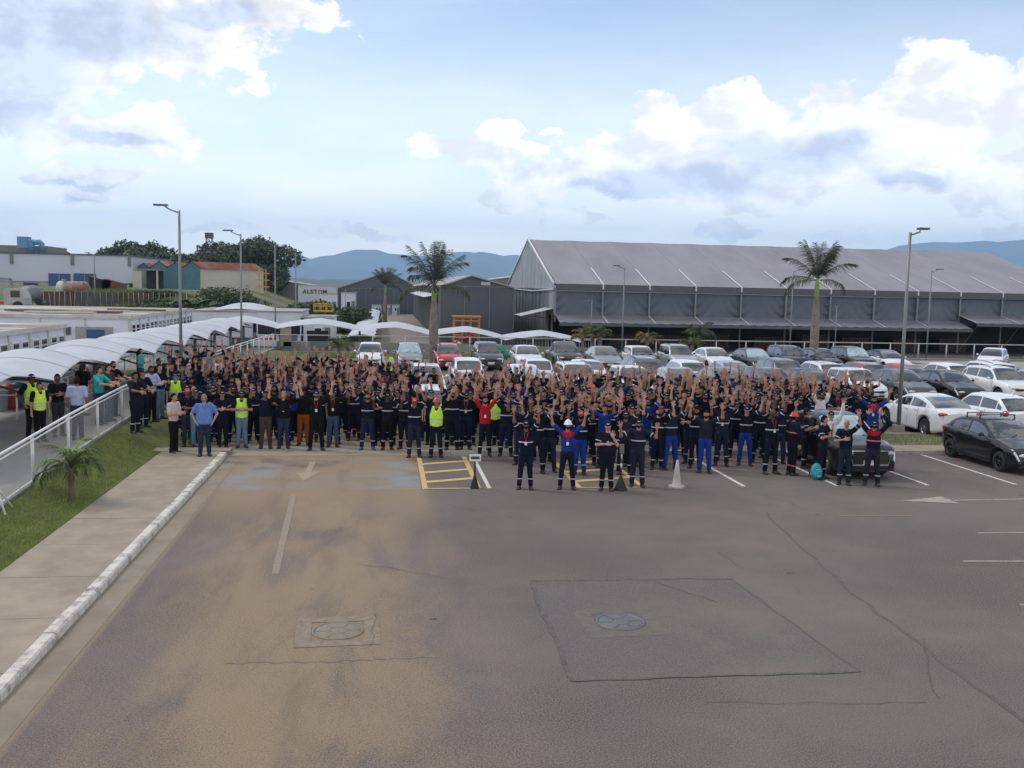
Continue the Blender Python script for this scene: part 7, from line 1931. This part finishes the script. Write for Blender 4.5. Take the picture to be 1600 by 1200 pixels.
# --- the front line, one by one (feet in the photo)
F_ = [
 (272, 709, dict(posen='phone', shirt='pink', trousers='black', head='hair', skin=0, rz=.9, band=False, tband=False, sband=False, beard=False, phone=True, label='man in pale pink t-shirt reading his phone at the end of the pavement')),
 (320, 712, dict(posen='hands_hips_f', shirt='blueshirt', trousers='darkjeans', head='hair', skin=0, hairc=2, glasses=True, band=False, tband=False, sband=False, lanyard='dark', beard=True, label='grey haired man in light blue shirt with hands at his belt')),
 (294, 697, dict(posen='arms_crossed', shirt='navy', trousers='darkjeans', head='capred', band=False, tband=False, sband=False, label='man in red cap and navy polo between the pink and blue shirts')),
 (307, 698, dict(posen='arms_crossed', shirt='navy', trousers='lightjeans', head='capnavy', band=False, tband=False, sband=False, label='man in navy cap and pale jeans half hidden by the blue shirted man')),
 (348, 699, dict(posen='arms_crossed', shirt='navy', trousers='navy', head='capnavy', band=False, tband=False, sband=True, label='man in navy with folded arms right of the blue shirted man')),
 (378, 699, dict(posen='arms_crossed', shirt='black', trousers='lightjeans', head='capnavy', vest=True, tband=False, skin=1, label='man in yellow green vest and pale jeans with folded arms')),
 (365, 690, dict(posen='arms_bent', shirt='navy', head='capnavy', label='man with bent raised arms behind the blue shirted man and the vest')),
 (396, 692, dict(posen='arms_wide', shirt='navy', trousers='black', head='capnavy', label='man in navy with wide raised arms right of the pale jeans vest')),
 (415, 700, dict(posen='arms_bent', shirt='navy', trousers='brown', head='hair', skin=2, band=False, tband=False, sband=False, label='short haired man in dark polo and brownish grey trousers')),
 (443, 700, dict(posen='arms_bent_f', shirt='black', trousers='darkjeans', head='hair', hairc=2, skin=0, band=False, tband=False, sband=False, lanyard='dark', label='grey haired man in black shirt and blue jeans raising bent arms')),
 (474, 695, dict(posen='hands_face', shirt='black', trousers='orange', head='hair', skin=3, band=False, tband=False, sband=False, label='man in rust orange trousers with hands before his face')),
 (494, 703, dict(posen='arms_wide', shirt='black', trousers='black', head='capnavy', band=False, tband=False, sband=False, lanyard='red', beard=True, scale=1.04, label='man all in black with red lanyard and wide raised arms')),
 (520, 698, dict(posen='arms_bent', shirt='black', trousers='jeans', head='hair', band=False, tband=False, sband=False, lanyard='red', label='man in black shirt and blue jeans right of the man all in black')),
 (535, 685, dict(posen='arms_high', shirt='navy', label='man in navy cap and work clothes behind the blue jeans, arms straight up')),
 (553, 688, dict(posen='arms_wide', shirt='navy', head='capnavy', tbo=True, label='man with orange ankle bands left of the faded work clothes')),
 (574, 702, dict(posen='arms_wide', shirt='navy', trousers='navy2', head='hair', shoes=2, label='bareheaded man in faded work clothes and blue trainers')),
 (605, 702, dict(posen='hands_face', shirt='navy', trousers='black', head='capnavy', skin=3, label='dark skinned man in navy cap with raised palms by his face')),
 (647, 714, dict(posen='arms_high', shirt='navy', trousers='navy2', head='capred', glasses=True, skin=2, label='man in red cap and dark glasses reaching up at the left hatching')),
 (681, 714, dict(posen='arms_vee', shirt='black', trousers='navy', head='helmred', vest=True, skin=1, beard=False, label='man in red helmet and bright yellow green vest reaching up')),
 (706, 703, dict(posen='arms_high', shirt='navy', head='capnavy', label='tall man in navy cap just right of the red helmet', scale=1.04)),
 (727, 702, dict(posen='arms_forward', shirt='navy', head='capnavy', lanyard='red', label='man with red lanyard and forward raised hands left of the red shirt')),
 (757, 712, dict(posen='arms_high', shirt='red', trousers='navy', head='hair', beard=True, lanyard='dark', skin=1, sband=False, band=False, label='bearded man in bright red shirt with raised arms')),
 (790, 712, dict(posen='arms_high', shirt='navy', head='capnavy', beard=True, label='bearded man in navy cap right of the red shirt')),
 (772, 702, dict(posen='arms_wide', shirt='black', head='capnavy', vest=True, label='man in yellow green vest half hidden behind the red shirted man')),
 (820, 764, dict(posen='arms_high', shirt='navy', head='capnavy', beard=True, lanyard='red', glasses=True, skin=2, label='bearded man in navy with red lanyard, leftmost of the four in front')),
 (885, 764, dict(posen='arms_wide', yoke=True, shirt='royal', trousers='navy', head='helmwhite', skin=1, band=False, sband=False, lanyard='red', beard=True, label='man in white hard hat and royal blue shirt with arms up')),
 (857, 737, dict(posen='arms_high', shirt='navy', trousers='navy2', head='capnavy', tband=False, label='man in faded purple grey trousers left of the white hard hat')),
 (838, 739, dict(posen='arms_wide', shirt='navy', head='capnavy', beard=True, label='bearded man behind the leftmost of the four in front')),
 (905, 741, dict(posen='arms_forward', shirt='navy', trousers='royal', head='capred', label='man in red cap and royal trousers behind the white hard hat')),
 (947, 766, dict(posen='hand_chin_f', shirt='navy', trousers='navy', head='capnavy', skin=0, beard=False, label='stout man in navy cap holding his chin beside the striped pole')),
 (995, 760, dict(posen='hands_face', shirt='navy2', trousers='navy2', head='capblack', beard=True, skin=1, label='bearded man in grey blue clothes with both palms at shoulder height')),
 (975, 741, dict(posen='arms_high', shirt='navy2', head='capnavy', label='man looking aside behind the striped pole')),
 (920, 726, dict(posen='arms_high', shirt='navy', trousers='navy', head='hair', label='bareheaded man between the white hard hat and the stout man')),
 (1026, 733, dict(posen='arms_bent', shirt='black', trousers='navy', head='hair', beard=True, label='man in black with white collar left of the faded blue overall')),
 (1047, 733, dict(posen='arms_wide', shirt='navy2', trousers='royal', head='capnavy', tband=False, rz=.5, label='man in navy cap and royal blue trousers behind the pale cone')),
 (1100, 738, dict(posen='arms_bent', shirt='navy2', trousers='royal', head='hair', beard=True, tband=False, band=False, skin=1, label='dark haired bearded man in royal blue trousers right of the pale cone')),
 (1085, 731, dict(posen='arms_bent', shirt='navy', trousers='navy', head='hair', beard=True, label='man half hidden left of the bearded royal blue trousers')),
 (1128, 719, dict(posen='clap_high', shirt='navy', yoke=True, trousers='navy', head='hair', hairc=2, jacket=True, oband=True, skin=1, label='grey haired man with red chest and orange band, hands together')),
 (1163, 727, dict(posen='arms_wide', shirt='navy', trousers='royal', head='capnavy', tband=False, beard=False, label='man in navy cap and royal blue trousers, right one of three such')),
 (1148, 715, dict(posen='arms_high', shirt='navy', head='capnavy', label='man in navy left of the right royal blue trousers')),
 (1203, 740, dict(posen='arms_high', shirt='navy', trousers='navy', head='bald', skin=3, lanyard='red', glasses=True, rz=.5, scale=1.04, label='bald dark skinned man with red lanyard turning to the right')),
 (1185, 722, dict(posen='arms_wide', shirt='navy', head='capnavy', label='man in navy cap just left of the bald man')),
 (1236, 742, dict(posen='arms_down', shirt='navy', trousers='navy', head='helmred', jacket=True, oband=True, tbo=True, rz=2.3, skin=2, label='worker in red helmet seen from behind with orange bands')),
 (1256, 731, dict(posen='phone', shirt='navy', trousers='navy', head='capnavy', rz=1.5, phone=True, label='man in navy cap turned sideways left of the black parked car')),
 (1283, 748, dict(posen='hand_chin', shirt='navy', trousers='navy', head='hair', long=False, rz=1.2, skin=0, beard=False, label='dark haired person with folded arm behind the turquoise backpack')),
 (1294, 738, dict(posen='left_up', shirt='white', trousers='navy', head='capblack', jacket=True, band=False, skin=0, label='person with white sleeves and black cap by the black car')),
 (1318, 757, dict(posen='chest_hand', shirt='navy', trousers='navy2', head='bald', skin=1, beard=False, band=False, label='bald smiling man leaning before the black car, one arm up')),
 (1361, 758, dict(posen='crossed_high', yoke=True, shirt='navy', trousers='navy2', head='capnavy', jacket=True, oband=True, beard=True, glasses=True, skin=1, label='man crossing his forearms overhead before the black car grille')),
]
for px, py, kw in F_:
    at_px(px, py, **kw)
# red yoke on the crossed arms jacket and the clapping jacket are parts of the jackets
def project(x, y, z):
    v = Vector((x, y, z))-CP; d = v.dot(_F); return 800+FPX*v.dot(_RT)/d, 600-FPX*v.dot(_UP)/d
# --- the group on the raised walkway and along its fence
def wk(px, py, z, **kw):
    p = g(px, py, z); face = math.atan2(p.x, p.y); kw['rz'] = kw.get('rz', 0)-face
    xl = -8.40 if kw['posen'] == 'leaning' else -8.30
    if p.x > xl:
        ya, yb = 15.0, 60.0
        for _ in range(30):
            ym = (ya+yb)/2
            if project(xl, ym, ramp_z(ym))[0] < px: ya = ym
            else: yb = ym
        p = Vector((xl, ym, 0)); z = ramp_z(ym)
    else: z = ramp_z(p.y)
    return person(p.x, p.y, z, group='onlookers on the walkway behind the fence', **kw)
Z1 = .50
wk(52, 697, .42, posen='hands_hips', shirt='black', trousers='black', head='capnavy', vest=True, tband=False, rz=.5, scale=1.03, label='tall man in yellow green vest and navy cap on the walkway')
wk(64, 701, .40, posen='arms_down', shirt='black', trousers='black', head='hair', vest=True, tband=False, rz=.4, scale=.93, beard=False, label='shorter person in yellow green vest in front of the tall one on the walkway')
wk(92, 688, .50, posen='arms_crossed', shirt='black', trousers='greytrouser', head='hair', skin=3, band=False, tband=False, sband=False, rz=.3, label='man in black polo with folded arms under the canopy')
wk(122, 697, .50, posen='arms_down', shirt='lilac', trousers='darkjeans', head='hair', band=False, tband=False, sband=False, rz=2.9, beard=False, label='man in pale shirt seen from behind at the mesh fence')
wk(156, 695, .52, posen='leaning', shirt='teal', trousers='darkjeans', head='hair', skin=0, band=False, tband=False, sband=False, rz=1.0, beard=False, label='man in turquoise polo leaning on the mesh fence rail')
wk(170, 686, .56, posen='phone', shirt='brown', trousers='jeans', head='hair', band=False, tband=False, sband=False, rz=.9, beard=False, label='person in dark top and blue jeans beside the turquoise polo')
wk(178, 683, .58, posen='leaning', shirt='black', trousers='darkjeans', head='hair', band=False, tband=False, sband=False, rz=.8, beard=True, glasses=True, label='bearded man in dark top leaning over the rail end')
wk(131, 652, .66, posen='arms_down', shirt='black', trousers='white', head='hair', long=True, band=False, tband=False, sband=False, rz=2.6, beard=False, scale=.95, label='long haired person in black top and white trousers by the second canopy post')
wk(220, 612, .70, posen='phone', shirt='teal', trousers='darkjeans', head='hair', long=True, band=False, tband=False, sband=False, rz=1.2, beard=False, scale=.95, phone=True, label='person in teal top filming with a phone by the third canopy post')
for k, (px, py, sh, tr, hd, ps_, lb) in enumerate(((212, 676, 'navy', 'navy', 'hair', 'leaning', 'man in navy leaning on the fence end with white collar'), (224, 668, 'navy', 'navy', 'capnavy', 'arms_crossed', 'man in navy cap beside the one leaning on the fence end'), (237, 660, 'lilac', 'black', 'hair', 'arms_crossed', 'bearded man in pale long shirt with folded arms'), (250, 655, 'black', 'lightjeans', 'hair', 'phone', 'person in black top and pale jeans right of the pale long shirt'), (249, 640, 'black', 'navy', 'capblack', 'arms_down', 'man in black cap behind the pale jeans at the left'))):
    at_px(px, py, posen=ps_, shirt=sh, trousers=tr, head=hd, rz=.7, label=lb, band=False, sband=False, tband=(k < 2), jacket=(k == 2), beard=(k == 2))
# single standouts farther back
S_ = [(275, 668, dict(posen='arms_down', shirt='green', head='capnavy', vest=True, label='man in yellow green vest standing behind the red cap at the left')),
 (326, 622, dict(posen='arms_down', shirt='grey', trousers='darkjeans', head='hair', rz=.7, band=False, tband=False, sband=False, scale=1.06, label='man in grey t-shirt raised above the others at the left', beard=False)),
 (342, 626, dict(posen='arms_down', shirt='white', trousers='darkjeans', head='bald', rz=-.6, band=False, tband=False, sband=False, label='bald man in white polo facing the grey t-shirt', beard=False)),
 (391, 632, dict(posen='arms_down', shirt='black', trousers='black', head='capnavy', vest=True, rz=.3, tband=False, label='man in open yellow green vest and black shirt, back left of the crowd')),
 (608, 628, dict(posen='arms_high', shirt='black', head='capblack', vest=True, label='man in yellow green vest with arms up, left one of the back centre pair')),
 (637, 640, dict(posen='arms_wide', shirt='black', head='capblack', vest=True, label='man in yellow green vest with arms up before the silver grey hatchback')),
 (606, 605, dict(posen='arms_down', shirt='white', head='hair', vest=True, tband=False, label='man in yellow green vest standing before the leftmost white hatchback')),
 (572, 622, dict(posen='arms_down', shirt='black', head='capblack', band=False, scale=1.1, label='man in black cap standing tall before the leftmost white hatchback')),
 (660, 640, dict(posen='arms_crossed', shirt='white', trousers='greytrouser', head='capblack', band=False, sband=False, tband=False, label='man in white and dark shirt with black cap and folded arms')),
 (677, 642, dict(posen='arms_down', shirt='black', trousers='black', head='hair', band=False, sband=False, tband=False, beard=False, label='man in black t-shirt looking left, beside the white roof')),
 (684, 652, dict(posen='arms_down', shirt='black', trousers='black', head='hair', long=True, rz=-.8, band=False, sband=False, tband=False, beard=False, scale=.94, label='long haired person in black before the white roof')),
 (557, 640, dict(posen='arms_high', shirt='navy', head='capred', label='man in bright red cap in the middle of the left half')),
 (1126, 642, dict(posen='arms_high', shirt='navy', head='capred', label='man in bright red cap in the back row of the right half')),
 (806, 640, dict(posen='arms_high', shirt='black', head='hair', band=False, glasses=True, skin=0, label='man with dark glasses and straight arms before the mint sunshade')),
 (1361, 705, dict(posen='arms_wide', yoke=True, shirt='royal', trousers='royal', head='hair', band=False, sband=False, beard=True, lanyard='red', label='man in royal blue with red collar and arms up beside the white sedan')),
 (930, 652, dict(posen='arms_bent', shirt='black', head='hair', band=False, vest=False, label='man in black t-shirt with hands on his head before the white compact')),
 (838, 655, dict(posen='arms_down', shirt='navy', head='capred', band=False, label='man in red cap standing before the mint sunshade car')),
 (952, 655, dict(posen='arms_down', shirt='white', trousers='navy', vest=True, head='capnavy', label='man with bright vest just behind the black t-shirt at the centre')),
 (800, 700, dict(posen='arms_wide', shirt='royal', trousers='royal', head='capnavy', band=False, label='man in royal blue overall behind the bearded men at the centre')),
 (1010, 712, dict(posen='arms_high', shirt='royal', trousers='royal', head='capnavy', band=False, label='man in royal blue overall behind the faded grey blue clothes')),
]
for px, py, kw in S_: at_px(px, py, **kw)

# --- the mass of the crowd, row behind row
HEADW = {'capnavy': 'navy cap', 'capblack': 'black cap', 'capred': 'red cap', 'capwhite': 'pale cap', 'hair': 'dark hair', 'bald': 'shaved head', 'helmwhite': 'white helmet'}
POSW = {'arms_high': 'arms up', 'arms_straight': 'arms straight up', 'arms_wide': 'arms spread up', 'arms_vee': 'arms in a vee', 'arms_tilted': 'arms tilted right', 'arms_bent': 'elbows out', 'arms_forward': 'hands forward', 'hands_face': 'palms by the face', 'left_up': 'one arm up', 'right_up': 'one arm up', 'clap_high': 'hands joined overhead', 'crossed_high': 'wrists crossed overhead', 'arms_crossed': 'arms folded', 'arms_down': 'arms down', 'arms_high_f': 'arms straight up', 'arms_bent_f': 'elbows out', 'phone': 'hands together'}
SHW = {'navy': 'navy', 'navy2': 'faded navy', 'black': 'black', 'royal': 'royal blue', 'grey': 'grey', 'white': 'white', 'red': 'red'}
LAND = []   # landmarks to name a place in the crowd
def landmark(x, y):
    px, _ = project(x, y, 1.0)
    marks = [(240, 'the pale long shirt'), (275, 'the red cap at the left'), (320, 'the blue shirted man'), (378, 'the vest with pale jeans'), (415, 'the brownish trousers'), (443, 'the grey haired man'), (474, 'the rust orange trousers'), (494, 'the man all in black'), (530, 'the blue jeans'), (574, 'the blue trainers'), (605, 'the raised dark palms'), (647, 'the red cap with glasses'), (681, 'the red helmet'), (727, 'the red lanyard man'), (757, 'the red shirt'), (790, 'the bearded man by the red shirt'), (820, 'the leftmost front man'), (857, 'the purple grey trousers'), (885, 'the white hard hat'), (947, 'the stout man'), (995, 'the palms at shoulder height'), (1047, 'the pale cone'), (1100, 'the bearded royal trousers'), (1128, 'the red chest jacket'), (1163, 'the right royal trousers'), (1203, 'the bald man'), (1236, 'the worker seen from behind'), (1275, 'the turquoise backpack'), (1318, 'the smiling bald man'), (1361, 'the crossed forearms')]
    return min(marks, key=lambda m: abs(m[0]-px))[1]
CAR_BOX = [(1.7, 34.4), (20.05, 33.15), (22.5, 33.0), (13.15, 26.35)]
def free(x, y, dmin=.49):
    for cx, cy in CAR_BOX:
        if abs(x-cx) < 1.15 and abs(y-cy) < 2.45: return False
    for (a, b) in PLACED:
        if (a-x)**2+((b-y)*.8)**2 < dmin*dmin: return False
    return True
rows = []
ydepth = 28.0; k = 0
cands = []
yy = 26.2; ri = 0
while yy < 46.5:
    xx = -11.0+(ri % 2)*.38
    while xx < 21:
        cands.append((ri, xx+pr_.uniform(-.17, .17), yy+pr_.uniform(-.25, .25))); xx += .69
    yy += .74+.03*ri; ri += 1
def inside(x, y):
    px, py = project(x, y, 0)
    if px < 262 or px > 1352: return False
    # front edge of the mass, in metres
    fr = 28.7 if px < 620 else 28.6 if px < 800 else L(26.6, 25.6, (px-800)/200) if px < 1000 else 25.9 if px < 1290 else 29.0
    if y < fr: return False
    # back edge
    bk = 44.5 if px < 540 else L(44.5, 38.0, (px-540)/120) if px < 660 else 37.2 if px < 1010 else L(37.2, 35.6, min(1, (px-1010)/340))
    if y > bk: return False
    if x < -7.7: return False
    if px < 345 and y > 41: return False
    return True
sel = [c for c in cands if inside(c[1], c[2])]
names = {}
todo = []
for (r_, x, y) in sel:
    if not free(x, y): continue
    PLACED.append((x, y)); todo.append((r_, x, y))
MAXN = 300-len(F_)-len(S_)-16
todo.sort(key=lambda c: math.hypot(c[1], c[2]))
rest = todo[MAXN:]; todo = todo[:MAXN]
todo.sort(key=lambda c: (c[0], c[1]))
ORD = ['first', 'second', 'third', 'fourth', 'fifth', 'sixth', 'seventh', 'eighth', 'ninth', 'tenth', 'eleventh', 'twelfth', 'thirteenth', 'fourteenth', 'fifteenth', 'sixteenth', 'seventeenth', 'eighteenth', 'nineteenth', 'twentieth', 'twenty-first', 'twenty-second', 'twenty-third', 'twenty-fourth', 'twenty-fifth']
lab = {}
r0_ = todo[0][0] if todo else 0
for (r_, x, y) in todo:
    px, py = project(x, y, 0); far = y > 34
    left = px < 640
    up_p = .72 if not far else .62
    if px < 400 and y > 30: up_p = .45
    if pr_.random() < up_p: ps_ = pr_.choice(['arms_high', 'arms_straight', 'arms_bent', 'arms_bent', 'arms_wide', 'arms_forward', 'arms_vee', 'arms_tilted', 'arms_bent', 'arms_forward', 'left_up', 'right_up', 'arms_high_f', 'clap_high'] if pr_.random() < .9 else ['hands_face', 'arms_bent_f'])
    else: ps_ = pr_.choice(['arms_down', 'arms_crossed', 'arms_crossed', 'phone'])
    sh = pr_.choices(['navy', 'navy2', 'black', 'royal', 'grey', 'white'], [62, 12, 17, 3 if not left else 1, 1.5, 1.2])[0]
    tr = pr_.choices(['navy', 'navy2', 'black', 'darkjeans', 'royal'], [60, 12, 14, 10, 4])[0]
    hd = pr_.choices(['capnavy', 'capblack', 'hair', 'bald', 'capred', 'capwhite'], [62, 10, 20, 3.5, 2, 1.5])[0]
    lm = landmark(x, y); key = (HEADW[hd], SHW[sh], POSW[ps_])
    n_beh = r_-r0_+1
    base = '%s, %s top, %s, %s row behind %s' % (HEADW[hd], SHW[sh], POSW[ps_], ORD[min(24, n_beh-1)], lm)
    if len(base.replace(',', '').split()) > 15: base = base.replace(' top,', ',')
    if len(base.replace(',', '').split()) > 15: base = base.replace(' row behind', ' behind')
    lab.setdefault(base, 0); lab[base] += 1
    t = person(x, y, zat(x, y), ps_, sh, tr, hd, rz=-math.atan2(x, y)+pr_.uniform(-.35, .35), scale=pr_.uniform(.945, 1.055), label=base if lab[base] == 1 else base.replace('behind', 'also behind'), band=(sh in ('navy', 'navy2') and pr_.random() < .8), tband=not far and tr.startswith('navy'), sband=not far and sh.startswith('navy'), lanyard=('red' if pr_.random() < .12 else None) if not far else None, glasses=pr_.random() < .1 and not far, lod=2 if y > 33 else 1, beard=(pr_.random() < .35 and not far))
# past the first three hundred: the far rear of the crowd, one object
if rest:
    far_sets = [build_pose(k, 0.0, .036) for k in ('arms_high', 'arms_straight', 'arms_wide', 'arms_bent', 'arms_down', 'arms_crossed', 'arms_forward')]
    cm = [SK[1], M_EYE, M_LIP, PALM[1], SK[2], PALM[2], CL['navy'], CL['black'], CL['navy2'], HEADM['capnavy'], HAIRM[0], M_SHOE[0], SK[0]]
    VV, FF, MI = [], [], []
    def add_me(me, Mx, f):
        o = len(VV)
        for v in me.vertices: VV.append((Mx @ v.co)[:])
        for p_ in me.polygons: FF.append(tuple(v+o for v in p_.vertices)); MI.append(f(p_.material_index))
    for (r_, x, y) in rest:
        S = far_sets[pr_.choice([0, 1, 2, 3, 6, 0, 3, 4, 5])]; sk = pr_.choice([0, 4, 0, 4, 12])
        Mx = Matrix.Translation((x, y, zat(x, y))) @ Matrix.Rotation(-math.atan2(x, y)+pr_.uniform(-.3, .3), 4, 'Z') @ Matrix.Scale(pr_.uniform(.95, 1.05), 4)
        add_me(S['body'], Mx, lambda m: {0: sk, 1: 1, 2: 2, 3: 3 if sk != 4 else 5}[m])
        sc_ = pr_.choice([6, 6, 6, 7, 8]); tc_ = pr_.choice([6, 6, 7]); add_me(S['shirt'], Mx, lambda m: sc_); add_me(S['trousers'], Mx, lambda m: tc_)
        for q in ('shoe-1', 'shoe1'): add_me(S[q], Mx, lambda m: 11)
        hd = pr_.random() < .75; add_me(ACC['cap' if hd else 'hair'], Mx @ Matrix.Translation(HEADC), lambda m: 9 if hd else 10)
    me = bpy.data.meshes.new('crowd'); me.from_pydata(VV, [], FF); me.polygons.foreach_set('use_smooth', [True]*len(FF)); me.polygons.foreach_set('material_index', MI); me.update()
    o = obj('crowd', me, cm); o['kind'] = 'stuff'; o['label'] = 'far rear rows of the crowd of workers before the parked cars'
print('rest', len(rest)); print('people', len(todo)+len(F_)+len(S_)+14)
